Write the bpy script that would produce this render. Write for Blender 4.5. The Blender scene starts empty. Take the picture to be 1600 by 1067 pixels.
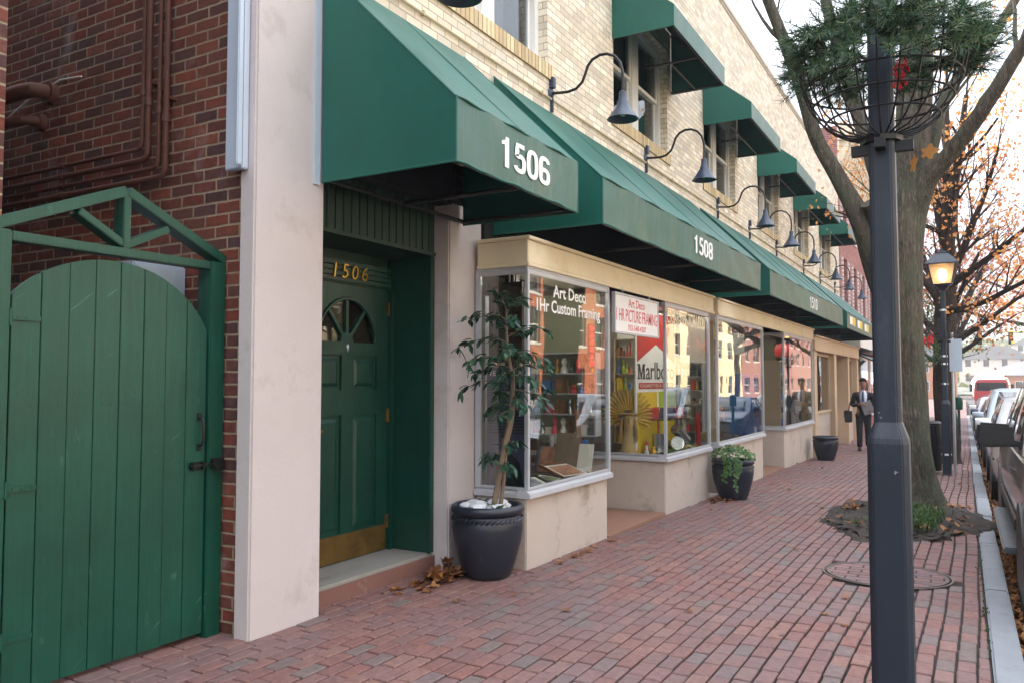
import bpy, bmesh, math, random
from mathutils import Vector, Matrix
R = math.radians
random.seed(7)
SC = bpy.context.scene
COL = SC.collection

# ------------------------------------------------------------------ camera, sky, sun
cam = bpy.data.objects.new('camera', bpy.data.cameras.new('camera'))
COL.objects.link(cam)
cam.location = (0, 0, 1.5)
cam.rotation_euler = (R(90 + 2.794), 0, R(29.647))
cam.data.sensor_width = 36
cam.data.lens = 28.35
cam.data.clip_start = 0.05
cam.data.clip_end = 2000
SC.camera = cam
CLOUD = 11.0                            # radiance of the thin white cloud sheet
SUN_EL, SUN_AZ = 27.0, -58.0            # azimuth measured from +Y towards +X
w = bpy.data.worlds.new('World'); SC.world = w; w.use_nodes = True
wn = w.node_tree
for n in list(wn.nodes): wn.nodes.remove(n)
wo = wn.nodes.new('ShaderNodeOutputWorld'); wb = wn.nodes.new('ShaderNodeBackground')
sky = wn.nodes.new('ShaderNodeTexSky'); sky.sky_type = 'NISHITA'; sky.sun_disc = False
sky.sun_elevation = R(SUN_EL); sky.sun_rotation = R(SUN_AZ)
sky.air_density = 0.8; sky.dust_density = 5.0; sky.ozone_density = 1.0
wb.inputs['Strength'].default_value = 0.13
tcw = wn.nodes.new('ShaderNodeTexCoord'); cn = wn.nodes.new('ShaderNodeTexNoise'); cn.inputs['Scale'].default_value = 2.2; cn.inputs['Detail'].default_value = 5
wn.links.new(tcw.outputs['Generated'], cn.inputs['Vector'])
cr = wn.nodes.new('ShaderNodeValToRGB'); cr.color_ramp.elements[0].position = .25; cr.color_ramp.elements[0].color = (.62,.62,.62,1); cr.color_ramp.elements[1].position = .7; cr.color_ramp.elements[1].color = (.95,.95,.95,1)
wn.links.new(cn.outputs['Fac'], cr.inputs[0])
cmx = wn.nodes.new('ShaderNodeMix'); cmx.data_type = 'RGBA'; wn.links.new(cr.outputs[0], cmx.inputs[0]); wn.links.new(sky.outputs[0], cmx.inputs[6])
csx = wn.nodes.new('ShaderNodeSeparateXYZ'); wn.links.new(tcw.outputs['Generated'], csx.inputs[0])   # overcast sky: zenith three times the horizon
cma = wn.nodes.new('ShaderNodeMath'); cma.operation = 'MULTIPLY_ADD'; cma.use_clamp = False; wn.links.new(csx.outputs[2], cma.inputs[0]); cma.inputs[1].default_value = .82; cma.inputs[2].default_value = .18
cmm = wn.nodes.new('ShaderNodeMath'); cmm.operation = 'MAXIMUM'; wn.links.new(cma.outputs[0], cmm.inputs[0]); cmm.inputs[1].default_value = .2
cvs = wn.nodes.new('ShaderNodeVectorMath'); cvs.operation = 'SCALE'; cvs.inputs[0].default_value = (CLOUD*.93, CLOUD*.985, CLOUD*1.08); wn.links.new(cmm.outputs[0], cvs.inputs['Scale'])
wn.links.new(cvs.outputs[0], cmx.inputs[7])
wn.links.new(cmx.outputs[2], wb.inputs[0]); wn.links.new(wb.outputs[0], wo.inputs[0])
sd = bpy.data.lights.new('sun', 'SUN'); sd.energy = 4.0; sd.angle = R(0.6); sd.color = (1, .86, .68)
so = bpy.data.objects.new('sun', sd); COL.objects.link(so)
el, az = R(SUN_EL), R(SUN_AZ)
sdir = Vector((math.cos(el)*math.sin(az), math.cos(el)*math.cos(az), math.sin(el)))
so.rotation_euler = sdir.to_track_quat('Z', 'Y').to_euler()
SC.view_settings.view_transform = 'Standard'
SC.view_settings.look = 'None'
SC.view_settings.exposure = 1.72
SC.view_settings.gamma = 1
SC.render.engine = 'CYCLES'
SC.cycles.use_denoising = True
SC.cycles.max_bounces = 8
SC.cycles.transparent_max_bounces = 24
SC.cycles.caustics_reflective = False
SC.cycles.caustics_refractive = False

def g(y): return -0.015*min(max(0.0, y-4.2), 60.0)          # the pavement falls gently down the street
def cl(y): return 0.095-0.0066*y                             # left edge of the kerb
KW = 0.15

# ------------------------------------------------------------------ mesh helpers
class MB:
    def __init__(s): s.v = []; s.f = []; s.m = []
    def face(s, pts, mi=0):
        i = len(s.v); s.v += [tuple(p) for p in pts]; s.f.append(tuple(range(i, i+len(pts)))); s.m.append(mi)
    def grid(s, rows, mi=0, close=False, cap=False):
        i = len(s.v); n = len(rows[0])
        for r in rows: s.v += [tuple(p) for p in r]
        for a in range(len(rows)-1):
            for b in range(n if close else n-1):
                c = (b+1) % n
                s.f.append((i+a*n+b, i+a*n+c, i+(a+1)*n+c, i+(a+1)*n+b)); s.m.append(mi)
        if cap:
            s.f.append(tuple(i+b for b in reversed(range(n)))); s.m.append(mi)
            k = i+(len(rows)-1)*n
            s.f.append(tuple(k+b for b in range(n))); s.m.append(mi)
    def box(s, x0, x1, y0, y1, z0, z1, mi=0):
        if x0 > x1: x0, x1 = x1, x0
        if y0 > y1: y0, y1 = y1, y0
        if z0 > z1: z0, z1 = z1, z0
        i = len(s.v)
        s.v += [(x0,y0,z0),(x1,y0,z0),(x1,y1,z0),(x0,y1,z0),(x0,y0,z1),(x1,y0,z1),(x1,y1,z1),(x0,y1,z1)]
        for q in ((3,2,1,0),(4,5,6,7),(0,1,5,4),(1,2,6,5),(2,3,7,6),(3,0,4,7)):
            s.f.append(tuple(i+k for k in q)); s.m.append(mi)
    def prism(s, poly, axis, a, b, mi=0):
        """poly is 2-D; axis 'x' -> (y,z), 'y' -> (x,z), 'z' -> (x,y)"""
        def P(p, t):
            return (t, p[0], p[1]) if axis == 'x' else (p[0], t, p[1]) if axis == 'y' else (p[0], p[1], t)
        i = len(s.v); n = len(poly)
        s.v += [P(p, a) for p in poly]+[P(p, b) for p in poly]
        s.f.append(tuple(i+k for k in range(n))); s.m.append(mi)
        s.f.append(tuple(i+n+k for k in reversed(range(n)))); s.m.append(mi)
        for k in range(n):
            c = (k+1) % n
            s.f.append((i+k, i+n+k, i+n+c, i+c)); s.m.append(mi)
    def tube(s, pts, rad, n=8, mi=0, cap=True, phase=0.0, jit=0.0):
        pts = [Vector(p) for p in pts]
        if not hasattr(rad, '__len__'): rad = [rad]*len(pts)
        rows = []; ref = None
        for k, p in enumerate(pts):
            t = (pts[min(k+1, len(pts)-1)]-pts[max(k-1, 0)])
            if t.length < 1e-9: t = Vector((0,0,1))
            t.normalize()
            if ref is None: ref = Vector((0,0,1)) if abs(t.z) < .9 else Vector((1,0,0))
            a = t.cross(ref); a.normalize(); b = t.cross(a); ref = a.cross(t)*1.0
            ref = -b
            rows.append([p+(a*math.cos(2*math.pi*q/n+phase)+b*math.sin(2*math.pi*q/n+phase))*rad[k]*(1+(random.uniform(-jit, jit) if jit else 0)) for q in range(n)])
        s.grid(rows, mi, close=True, cap=cap)
    def lathe(s, prof, c=(0,0,0), n=32, mi=0):
        rows = [[(c[0]+r*math.cos(2*math.pi*q/n), c[1]+r*math.sin(2*math.pi*q/n), c[2]+z) for q in range(n)] for r, z in prof]
        s.grid(rows, mi, close=True, cap=True)
    def bar(s, a, b, w, h, up=(0,0,1), mi=0):
        a, b = Vector(a), Vector(b); t = (b-a).normalized(); sd_ = t.cross(Vector(up)).normalized(); u = sd_.cross(t)
        rows = [[p+sd_*x+u*y for x, y in ((-w/2,-h/2),(w/2,-h/2),(w/2,h/2),(-w/2,h/2))] for p in (a, b)]
        s.grid(rows, mi, close=True, cap=True)
    def add(s, verts, faces, mi=0):
        i = len(s.v); s.v += [tuple(v) for v in verts]
        for f in faces: s.f.append(tuple(i+k for k in f)); s.m.append(mi)

def root_of(o):
    while o.parent: o = o.parent
    return o
def tag(o, label=None, cat=None, group=None, kind=None):
    if label: o['label'] = label
    if cat: o['category'] = cat
    if group: o['group'] = group
    if kind: o['kind'] = kind
    return o
def thing(name, label, cat, loc=(0,0,0), rz=0.0, group=None):
    o = bpy.data.objects.new(name, None); COL.objects.link(o)
    o.empty_display_size = 0.2
    o.location = loc; o.rotation_euler = (0, 0, rz)
    return tag(o, label, cat, group)
def build(mb, name, mats, parent=None, smooth=False, bevel=0.0, local=False, recalc=True, solid=0.0, origin=None):
    me = bpy.data.meshes.new(name)
    if not isinstance(mats, (list, tuple)): mats = [mats]
    me.from_pydata(mb.v, [], mb.f)
    for m in mats: me.materials.append(m)
    me.polygons.foreach_set('material_index', mb.m)
    if recalc or bevel:
        bm = bmesh.new(); bm.from_mesh(me)
        if bevel: bmesh.ops.remove_doubles(bm, verts=bm.verts, dist=1e-5)
        if recalc: bmesh.ops.recalc_face_normals(bm, faces=bm.faces)
        if bevel:
            es = [e for e in bm.edges if len(e.link_faces) == 2 and e.calc_face_angle(0) > R(35)]
            try: bmesh.ops.bevel(bm, geom=es, offset=bevel, segments=2, affect='EDGES', clamp_overlap=True)
            except Exception: pass
        bm.to_mesh(me); bm.free()
    uv = me.uv_layers.new(name='UVMap')
    vs = me.vertices
    for p in me.polygons:
        nx, ny, nz = abs(p.normal.x), abs(p.normal.y), abs(p.normal.z)
        for li in p.loop_indices:
            c = vs[me.loops[li].vertex_index].co
            if nz >= nx and nz >= ny and nz > .5: uv.data[li].uv = (c.x, c.y)
            elif nx >= ny: uv.data[li].uv = (c.y, c.z)
            else: uv.data[li].uv = (c.x, c.z)
    if smooth:
        for p in me.polygons: p.use_smooth = True
        try: me.set_sharp_from_angle(angle=R(smooth if smooth is not True else 40))
        except Exception: pass
    o = bpy.data.objects.new(name, me); COL.objects.link(o)
    off = Vector((0,0,0))
    if parent is not None:
        o.parent = parent
        if not local: off = root_of(parent).location
    elif origin is not None:
        off = Vector(origin); o.location = origin
    if off.length > 0: me.transform(Matrix.Translation(-off))
    if solid:
        md = o.modifiers.new('thick', 'SOLIDIFY'); md.thickness = solid; md.offset = 0
    return o
def kids(o): return [c for c in o.children]
def copy_tree(o, loc=None, label=None, rz=None):
    def cp(a, par):
        c = a.copy(); COL.objects.link(c); c.parent = par
        for ch in list(a.children): cp(ch, c)
        return c
    c = cp(o, None)
    if loc is not None: c.location = loc
    if rz is not None: c.rotation_euler = (0, 0, rz)
    if label: c['label'] = label
    return c
_fc = {}
def text_geo(body, offset=0.0, res=3, shear=0.0, spacing=1.0):
    cu = bpy.data.curves.new('t', 'FONT'); cu.body = body; cu.size = 1; cu.offset = offset; cu.resolution_u = res; cu.shear = shear
    cu.space_character = spacing; cu.align_x = 'LEFT'; cu.extrude = .01
    ob = bpy.data.objects.new('t', cu); COL.objects.link(ob)
    bpy.context.view_layer.update()
    dg = bpy.context.evaluated_depsgraph_get()
    me = bpy.data.meshes.new_from_object(ob.evaluated_get(dg))
    vs = [tuple(v.co) for v in me.vertices]; fs = [tuple(p.vertices) for p in me.polygons]
    bpy.data.objects.remove(ob); bpy.data.meshes.remove(me); bpy.data.curves.remove(cu)
    return vs, fs
def text_on_x(mb, body, x, y0, y1, z0, z1, depth=.004, mi=0, **k):
    """letters on a face looking +X, filling y0..y1 by z0..z1"""
    vs, fs = text_geo(body, **k)
    ax, bx = min(v[0] for v in vs), max(v[0] for v in vs); ay, by = min(v[1] for v in vs), max(v[1] for v in vs)
    out = []
    for v in vs:
        out.append((x+(depth if v[2] > 0 else 0), y0+(v[0]-ax)/(bx-ax)*(y1-y0), z0+(v[1]-ay)/(by-ay)*(z1-z0)))
    mb.add(out, fs, mi)
def text_on_y(mb, body, y, x0, x1, z0, z1, depth=.004, mi=0, **k):
    """letters on a face looking -Y (left to right is +X)"""
    vs, fs = text_geo(body, **k)
    ax, bx = min(v[0] for v in vs), max(v[0] for v in vs); ay, by = min(v[1] for v in vs), max(v[1] for v in vs)
    mb.add([(x0+(v[0]-ax)/(bx-ax)*(x1-x0), y-(depth if v[2] > 0 else 0), z0+(v[1]-ay)/(by-ay)*(z1-z0)) for v in vs], fs, mi)

# ------------------------------------------------------------------ materials
def lin(c):
    return tuple((x/12.92 if x <= .04045 else ((x+.055)/1.055)**2.4) for x in (v/255 for v in c))
class NT:
    def __init__(s, name):
        s.mat = bpy.data.materials.new(name); s.mat.use_nodes = True; s.t = s.mat.node_tree
        for n in list(s.t.nodes): s.t.nodes.remove(n)
        s.out = s.n('ShaderNodeOutputMaterial')
    def n(s, typ, **kw):
        nd = s.t.nodes.new(typ)
        for k, v in kw.items(): setattr(nd, k, v)
        return nd
    def put(s, sock, v):
        if isinstance(v, bpy.types.NodeSocket): s.t.links.new(v, sock)
        elif isinstance(v, (int, float)):
            try: sock.default_value = v
            except TypeError: sock.default_value = (v, v, v)
        else:
            v = tuple(v)
            if len(sock.default_value) == 4 and len(v) == 3: v = v+(1,)
            sock.default_value = v
    def m(s, op, a, b=0.0, c=0.0, clamp=False):
        nd = s.n('ShaderNodeMath', operation=op); nd.use_clamp = clamp
        s.put(nd.inputs[0], a); s.put(nd.inputs[1], b); s.put(nd.inputs[2], c)
        return nd.outputs[0]
    def mix(s, f, a, b, blend='MIX'):
        nd = s.n('ShaderNodeMix', data_type='RGBA', blend_type=blend)
        s.put(nd.inputs[0], f); s.put(nd.inputs[6], a); s.put(nd.inputs[7], b)
        return nd.outputs[2]
    def ramp(s, f, stops, interp='LINEAR'):
        nd = s.n('ShaderNodeValToRGB'); nd.color_ramp.interpolation = interp; e = nd.color_ramp.elements
        while len(e) < len(stops): e.new(1)
        for k, (p, c) in enumerate(stops):
            e[k].position = p; c = (c,)*3 if isinstance(c, (int, float)) else c
            e[k].color = tuple(c)+(1,)
        s.put(nd.inputs[0], f); return nd.outputs[0]
    def noise(s, vec, scale, detail=3, rough=.5, dim='3D', dist=0.0):
        nd = s.n('ShaderNodeTexNoise', noise_dimensions=dim)
        s.put(nd.inputs['Vector'], vec); nd.inputs['Scale'].default_value = scale
        nd.inputs['Detail'].default_value = detail; nd.inputs['Roughness'].default_value = rough; nd.inputs['Distortion'].default_value = dist
        return nd.outputs['Fac']
    def geo(s): return s.n('ShaderNodeNewGeometry')
    def pos(s): return s.n('ShaderNodeNewGeometry').outputs['Position']
    def objco(s): return s.n('ShaderNodeTexCoord').outputs['Object']
    def uv(s): return s.n('ShaderNodeTexCoord').outputs['UV']
    def scale(s, v, sc):
        nd = s.n('ShaderNodeVectorMath', operation='MULTIPLY'); s.put(nd.inputs[0], v); nd.inputs[1].default_value = sc; return nd.outputs[0]
    def bump(s, h, strength=.3, dist=.01):
        nd = s.n('ShaderNodeBump'); s.put(nd.inputs['Height'], h); nd.inputs['Strength'].default_value = strength; nd.inputs['Distance'].default_value = dist
        return nd.outputs[0]
    def bsdf(s, color, rough=.5, metal=0.0, normal=None, spec=.5, **kw):
        b = s.n('ShaderNodeBsdfPrincipled')
        s.put(b.inputs['Base Color'], color); s.put(b.inputs['Roughness'], rough); s.put(b.inputs['Metallic'], metal)
        b.inputs['Specular IOR Level'].default_value = spec
        if normal is not None: s.put(b.inputs['Normal'], normal)
        for k, v in kw.items(): s.put(b.inputs[k.replace('_', ' ')], v)
        s.t.links.new(b.outputs[0], s.out.inputs[0]); return b

def paint(name, c, rough=.5, var=.12, sc=3.0, bump=.08, bsc=60, metal=0.0, spec=.5, dirt=None, coat=0.0):
    """painted / plain surface with uneven tone and a fine grain"""
    t = NT(name); p = t.objco()
    c = lin(c)
    n1 = t.noise(p, sc, 5, .6)
    lo = tuple(x*(1-var) for x in c); hi = tuple(min(1, x*(1+var)) for x in c)
    col = t.ramp(n1, [(.3, lo), (.7, hi)])
    if dirt:
        n2 = t.noise(p, dirt[1], 6, .7)
        col = t.mix(t.m('MULTIPLY', t.ramp(n2, [(dirt[2], 0.0), (dirt[2]+.15, 1.0)]), dirt[3]), col, lin(dirt[0]))
    r = t.m('ADD', rough-.08, t.m('MULTIPLY', t.noise(p, sc*4, 3), .16))
    nb = t.bump(t.noise(p, bsc, 4, .6), bump, .01) if bump else None
    kw = {'Coat_Weight': coat, 'Coat_Roughness': .05} if coat else {}
    t.bsdf(col, r, metal, nb, spec, **kw)
    return t.mat

def brick_mat(name, w_, h_, mortar, cols, mcol, rough=.85, bump=.6, wob=.006, wobs=6, bond=.5, stain=None, swap=False, wear=.35, tilt=0.0):
    t = NT(name); uv = t.uv()
    nv = t.n('ShaderNodeTexNoise'); t.put(nv.inputs['Vector'], uv); nv.inputs['Scale'].default_value = wobs; nv.inputs['Detail'].default_value = 2
    off = t.n('ShaderNodeVectorMath', operation='MULTIPLY_ADD'); t.put(off.inputs[0], nv.outputs['Color']); off.inputs[1].default_value = (wob*2, wob*2, 0); t.put(off.inputs[2], uv)
    sp = t.n('ShaderNodeSeparateXYZ'); t.put(sp.inputs[0], off.outputs[0])
    u, v = (sp.outputs[1], sp.outputs[0]) if swap else (sp.outputs[0], sp.outputs[1])
    vr = t.m('DIVIDE', v, h_); row = t.m('FLOOR', vr)
    rs = t.n('ShaderNodeTexWhiteNoise', noise_dimensions='1D'); t.put(rs.inputs['W'], row)
    shift = t.m('ADD', t.m('MULTIPLY', t.m('MODULO', t.m('ABSOLUTE', row), 2), bond), t.m('MULTIPLY', rs.outputs['Value'], .12))
    ur = t.m('ADD', t.m('DIVIDE', u, w_), shift); colm = t.m('FLOOR', ur)
    fu, fv = t.m('FRACT', ur), t.m('FRACT', vr)
    du = t.m('MULTIPLY', t.m('MINIMUM', fu, t.m('SUBTRACT', 1, fu)), w_)
    dv = t.m('MULTIPLY', t.m('MINIMUM', fv, t.m('SUBTRACT', 1, fv)), h_)
    fine = t.noise(uv, 70, 3, .6)
    d = t.m('ADD', t.m('MINIMUM', du, dv), t.m('MULTIPLY', t.m('SUBTRACT', fine, .5), mortar*.7))
    mr = t.n('ShaderNodeMapRange', interpolation_type='SMOOTHSTEP'); t.put(mr.inputs[0], d)
    mr.inputs[1].default_value = mortar*.3; mr.inputs[2].default_value = mortar*.8
    mask = mr.outputs[0]
    cx = t.n('ShaderNodeCombineXYZ'); t.put(cx.inputs[0], colm); t.put(cx.inputs[1], row)
    wnn = t.n('ShaderNodeTexWhiteNoise', noise_dimensions='2D'); t.put(wnn.inputs['Vector'], cx.outputs[0])
    k = len(cols)
    bc = t.ramp(wnn.outputs['Value'], [(i/k, lin(c)) for i, c in enumerate(cols)], 'CONSTANT')
    w2 = t.n('ShaderNodeSeparateColor'); t.put(w2.inputs[0], wnn.outputs['Color'])
    bc = t.mix(1.0, bc, t.ramp(w2.outputs[1], [(0, .8), (1, 1.18)]), 'MULTIPLY')
    bc = t.mix(1.0, bc, t.ramp(t.noise(uv, 22, 5, .7), [(.3, 1-wear), (.7, 1+wear*.6)]), 'MULTIPLY')
    mc = t.mix(1.0, lin(mcol), t.ramp(t.noise(uv, 9, 4), [(.3, .75), (.7, 1.15)]), 'MULTIPLY')
    col = t.mix(mask, mc, bc)
    if stain:
        for (scol, ssc, sth, samt) in stain:
            f = t.m('MULTIPLY', t.ramp(t.noise(uv, ssc, 6, .65, dist=.6), [(sth, 0.0), (sth+.18, 1.0)]), samt)
            col = t.mix(f, col, lin(scol))
    hgt = t.m('ADD', t.m('MULTIPLY', mask, t.m('ADD', .8, t.m('MULTIPLY', w2.outputs[2], .4))), t.m('MULTIPLY', t.noise(uv, 60, 4, .65), .35))
    if tilt:
        hgt = t.m('ADD', hgt, t.m('MULTIPLY', t.m('MULTIPLY', t.m('SUBTRACT', fu, .5), t.m('SUBTRACT', w2.outputs[0], .5)), tilt))
    t.bsdf(col, t.m('ADD', rough-.1, t.m('MULTIPLY', fine, .2)), 0, t.bump(hgt, bump, .008), .35)
    return t.mat

def glass_mat(name, tint=(1,1,1), extra=0.0):
    t = NT(name); ge = t.geo()
    dp = t.n('ShaderNodeVectorMath', operation='DOT_PRODUCT'); t.put(dp.inputs[0], ge.outputs['Incoming']); t.put(dp.inputs[1], ge.outputs['Normal'])
    a = t.m('SUBTRACT', 1, t.m('ABSOLUTE', dp.outputs['Value']), clamp=True)
    f = t.m('ADD', .04+extra, t.m('MULTIPLY', t.m('POWER', a, 5.0), .96-extra), clamp=True)
    tr = t.n('ShaderNodeBsdfTransparent'); tr.inputs[0].default_value = tuple(tint)+(1,)
    gl = t.n('ShaderNodeBsdfGlossy'); gl.inputs['Roughness'].default_value = 0.0
    t.put(gl.inputs['Normal'], t.bump(t.noise(t.pos(), 1.3, 2), .02, .05))
    mx = t.n('ShaderNodeMixShader'); t.put(mx.inputs[0], f); t.t.links.new(tr.outputs[0], mx.inputs[1]); t.t.links.new(gl.outputs[0], mx.inputs[2])
    t.t.links.new(mx.outputs[0], t.out.inputs[0]); return t.mat
def emit(name, c, s):
    t = NT(name); e = t.n('ShaderNodeEmission'); e.inputs[0].default_value = lin(c)+(1,); e.inputs[1].default_value = s
    t.t.links.new(e.outputs[0], t.out.inputs[0]); return t.mat
def leaf_mat(name, cols, rough=.5, trans=.25):
    t = NT(name); ge = t.geo(); k = len(cols)
    col = t.ramp(ge.outputs['Random Per Island'], [(i/max(1, k-1), lin(c)) for i, c in enumerate(cols)])
    b = t.bsdf(col, rough, 0, None, .35)
    if trans:
        tl = t.n('ShaderNodeBsdfTranslucent'); t.put(tl.inputs[0], col)
        mx = t.n('ShaderNodeMixShader'); mx.inputs[0].default_value = trans
        t.t.links.new(b.outputs[0], mx.inputs[1]); t.t.links.new(tl.outputs[0], mx.inputs[2]); t.t.links.new(mx.outputs[0], t.out.inputs[0])
    return t.mat
def bark_mat(name, dark, light, moss=None, zsc=.13):
    t = NT(name); p = t.pos(); q = t.scale(p, (1, 1, zsc))
    a = t.noise(q, 34, 6, .62, dist=1.2); b = t.noise(q, 13, 4, .6, dist=.8); c = t.noise(p, 90, 3, .6)
    rg = t.m('ABSOLUTE', t.m('SUBTRACT', a, .5))
    h = t.m('ADD', t.m('ADD', t.m('MULTIPLY', t.ramp(rg, [(0, 0.0), (.16, 1.0)]), .55), t.m('MULTIPLY', b, .8)), t.m('MULTIPLY', c, .15))
    col = t.mix(t.ramp(h, [(.35, 0.0), (1.05, 1.0)]), lin(dark), lin(light))
    col = t.mix(1, col, t.ramp(t.noise(p, 1.4, 5, .6), [(.3, .72), (.7, 1.25)]), 'MULTIPLY')
    if moss: col = t.mix(t.m('MULTIPLY', t.ramp(t.noise(p, 2.2, 5, .6), [(.46, 0.0), (.62, 1.0)]), .55), col, lin(moss))
    t.bsdf(col, .9, 0, t.bump(h, .7, .018), .2); return t.mat
def wood_paint(name, c, wear=(150,180,165), wearamt=.35, rough=.42, grain=30):
    t = NT(name); p = t.objco(); q = t.scale(p, (1, 1, .05))
    gr = t.noise(q, grain*1.6, 6, .7)
    c = lin(c)
    col = t.ramp(t.noise(p, 2.0, 5, .6), [(.3, tuple(x*.8 for x in c)), (.7, tuple(x*1.22 for x in c))])
    col = t.mix(1, col, t.ramp(gr, [(.3, .84), (.7, 1.14)]), 'MULTIPLY')
    if wearamt:
        wv = t.ramp(t.noise(t.scale(p, (1, 1, .4)), 9, 8, .75, dist=.4), [(.62, 0.0), (.72, 1.0)])
        col = t.mix(t.m('MULTIPLY', wv, wearamt*.5), col, lin(wear))
        rt = t.n('ShaderNodeVectorRotate'); t.put(rt.inputs['Vector'], p); rt.inputs['Axis'].default_value = (1, 0, 0); rt.inputs['Angle'].default_value = .9
        sc = t.ramp(t.noise(t.scale(rt.outputs[0], (1, 1, .07)), 46, 3, .5), [(.70, 0.0), (.74, 1.0)]); ms = t.ramp(t.noise(p, 3.0, 4), [(.5, 0.0), (.62, 1.0)])
        col = t.mix(t.m('MULTIPLY', t.m('MULTIPLY', sc, ms), wearamt), col, lin(wear))
    t.bsdf(col, t.m('ADD', rough-.12, t.m('MULTIPLY', t.noise(p, 5, 5, .65), .26)), 0, t.bump(t.m('ADD', gr, t.m('MULTIPLY', t.noise(p, 40, 3), .3)), .4, .012), .5)
    return t.mat

M = {}
M['red_brick'] = brick_mat('alley_red_brick', .212, .0745, .012, [(124,62,50),(114,60,50),(102,56,50),(90,56,54),(122,68,54),(82,56,56),(130,72,56),(108,56,48),(96,60,56),(118,62,50)], (152,136,114), bump=.7,
    stain=[((96,64,46), 1.0, .50, .45), ((190,184,182), 1.5, .60, .42), ((50,42,40), .9, .56, .5)])
M['cream_brick'] = brick_mat('cream_brick', .205, .0715, .008, [(222,211,190),(228,218,198),(217,205,185),(231,222,204),(224,212,192),(219,206,187),(226,213,190)], (172,156,136), bump=.25, wob=.003,
    stain=[((170,146,116), .7, .62, .25)], wear=.1)
M['sill_brick'] = brick_mat('rowlock_brick', .3, .07, .009, [(210,190,150),(218,198,158),(200,178,140)], (120,100,82), bump=.5, bond=0, wear=.1, swap=True)
M['far_brick'] = brick_mat('pink_brick', .21, .074, .01, [(150,92,84),(160,100,92),(140,84,78)], (178,156,146), bump=.3)
M['pave'] = brick_mat('pavement_brick', .198, .099, .0095, [(142,104,101),(134,97,95),(148,109,105),(128,98,99),(138,107,106),(128,106,108),(120,108,111),(144,101,96),(136,108,107),(140,102,99),(112,110,115),(148,114,110),(130,104,104),(106,110,116)], (56,52,51), rough=.72, bump=.9, wob=.011, wobs=2.6, swap=True,
    stain=[((112,106,108), .55, .55, .4), ((84,80,82), 1.7, .64, .3)], wear=.2, tilt=.9)
t = NT('pavement_bricks'); ge = t.geo(); p = ge.outputs['Position']
PCOL = [(127,94,89),(123,88,84),(133,97,90),(120,89,86),(127,95,91),(118,92,90),(116,98,96),(130,91,84),(125,93,89),(127,89,83),(121,94,90),(134,100,92),(120,91,87),(129,94,87),(114,99,95),(126,92,88),(130,97,89),(122,87,83),(127,95,92)]
col = t.ramp(ge.outputs['Random Per Island'], [(i/len(PCOL), lin(c)) for i, c in enumerate(PCOL)], 'CONSTANT')
col = t.mix(1, col, t.ramp(t.noise(p, 26, 6, .7), [(.3, .68), (.7, 1.22)]), 'MULTIPLY')
col = t.mix(t.m('MULTIPLY', t.ramp(t.noise(p, .7, 6, .65, dist=.6), [(.46, 0.0), (.66, 1.0)]), .5), col, lin((112,100,102)))
col = t.mix(t.m('MULTIPLY', t.ramp(t.noise(p, 2.1, 6, .7), [(.58, 0.0), (.72, 1.0)]), .35), col, lin((84,74,73)))
col = t.mix(t.ramp(t.noise(p, 8.3, 2, .4), [(.745, 0.0), (.765, .7)]), col, lin((40,38,40)))
col = t.mix(t.ramp(t.noise(p, 5.1, 8, .8), [(.70, 0.0), (.78, .6)]), col, lin((170,158,150)))
t.bsdf(col, t.m('ADD', .58, t.m('MULTIPLY', t.noise(p, 11, 4), .24)), 0, t.bump(t.m('ADD', t.noise(p, 46, 6, .7), t.m('MULTIPLY', t.noise(p, 210, 2), .3)), .5, .006), .4)
M['pave3d'] = t.mat
M['joint'] = paint('sandy_joint', (48,42,39), .95, .3, 14, .6, 90, dirt=((84,76,66), 5, .62, .6))
M['iron'] = paint('worn_iron', (98,86,82), .6, .2, 9, .2, 60)
M['pave_old'] = brick_mat('old_brick_infill', .198, .099, .0105, [(128,98,96),(122,95,95),(132,101,98),(118,97,99)], (46,42,40), rough=.75, bump=.8, wob=.008, wobs=3, wear=.3)
M['opp_orange'] = brick_mat('orange_brick', .21, .074, .01, [(190,98,58),(200,106,64),(178,90,54)], (190,160,130), bump=.2)
M['beige'] = paint('beige_pink_render', (196,188,188), .75, .06, 1.2, .2, 45, dirt=((150,138,132), 2.3, .55, .4))
M['beige_base'] = paint('beige_stall_riser', (190,178,168), .7, .07, 1.3, .15, 40, dirt=((122,112,92), 2.4, .54, .6))
M['cream'] = paint('cream_header', (236,224,196), .6, .07, 1.5, .05, 40, dirt=((178,150,104), 2.5, .58, .4))
M['tanwood'] = paint('tan_wood_paint', (198,174,146), .6, .06, 2, .05, 40, dirt=((150,120,92), 2.5, .62, .3))
M['alum'] = paint('aluminium', (190,195,202), .42, .08, 4, .03, 50, metal=.3)
M['sillpaint'] = paint('pale_grey_sill', (184,186,192), .5, .08, 3, .06, 50, dirt=((120,120,122), 4, .6, .4))
M['whitepaint'] = paint('white_window_paint', (226,226,222), .5, .05, 3, .05, 40)
M['flash'] = paint('pale_blue_flashing', (184,198,214), .4, .06, 2, .03, 40, metal=.1)
M['door_green'] = wood_paint('door_green_gloss', (8,58,48), wearamt=.05, rough=.34)
M['dark_green'] = wood_paint('dark_green_boards', (14,50,38), wearamt=.1, rough=.5)
M['gate_green'] = wood_paint('gate_green_paint', (6,70,56), wear=(128,170,152), wearamt=.45, rough=.40)
M['gold'] = paint('gold_numerals', (200,158,72), .3, .1, 8, .02, 60, metal=.9)
M['brass'] = paint('brass_plate', (132,104,56), .42, .2, 6, .04, 60, metal=.7, dirt=((70,58,38), 5, .5, .6))
M['concrete'] = paint('concrete', (146,142,136), .85, .1, 4, .25, 80, dirt=((116,110,106), 3, .55, .5))
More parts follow.
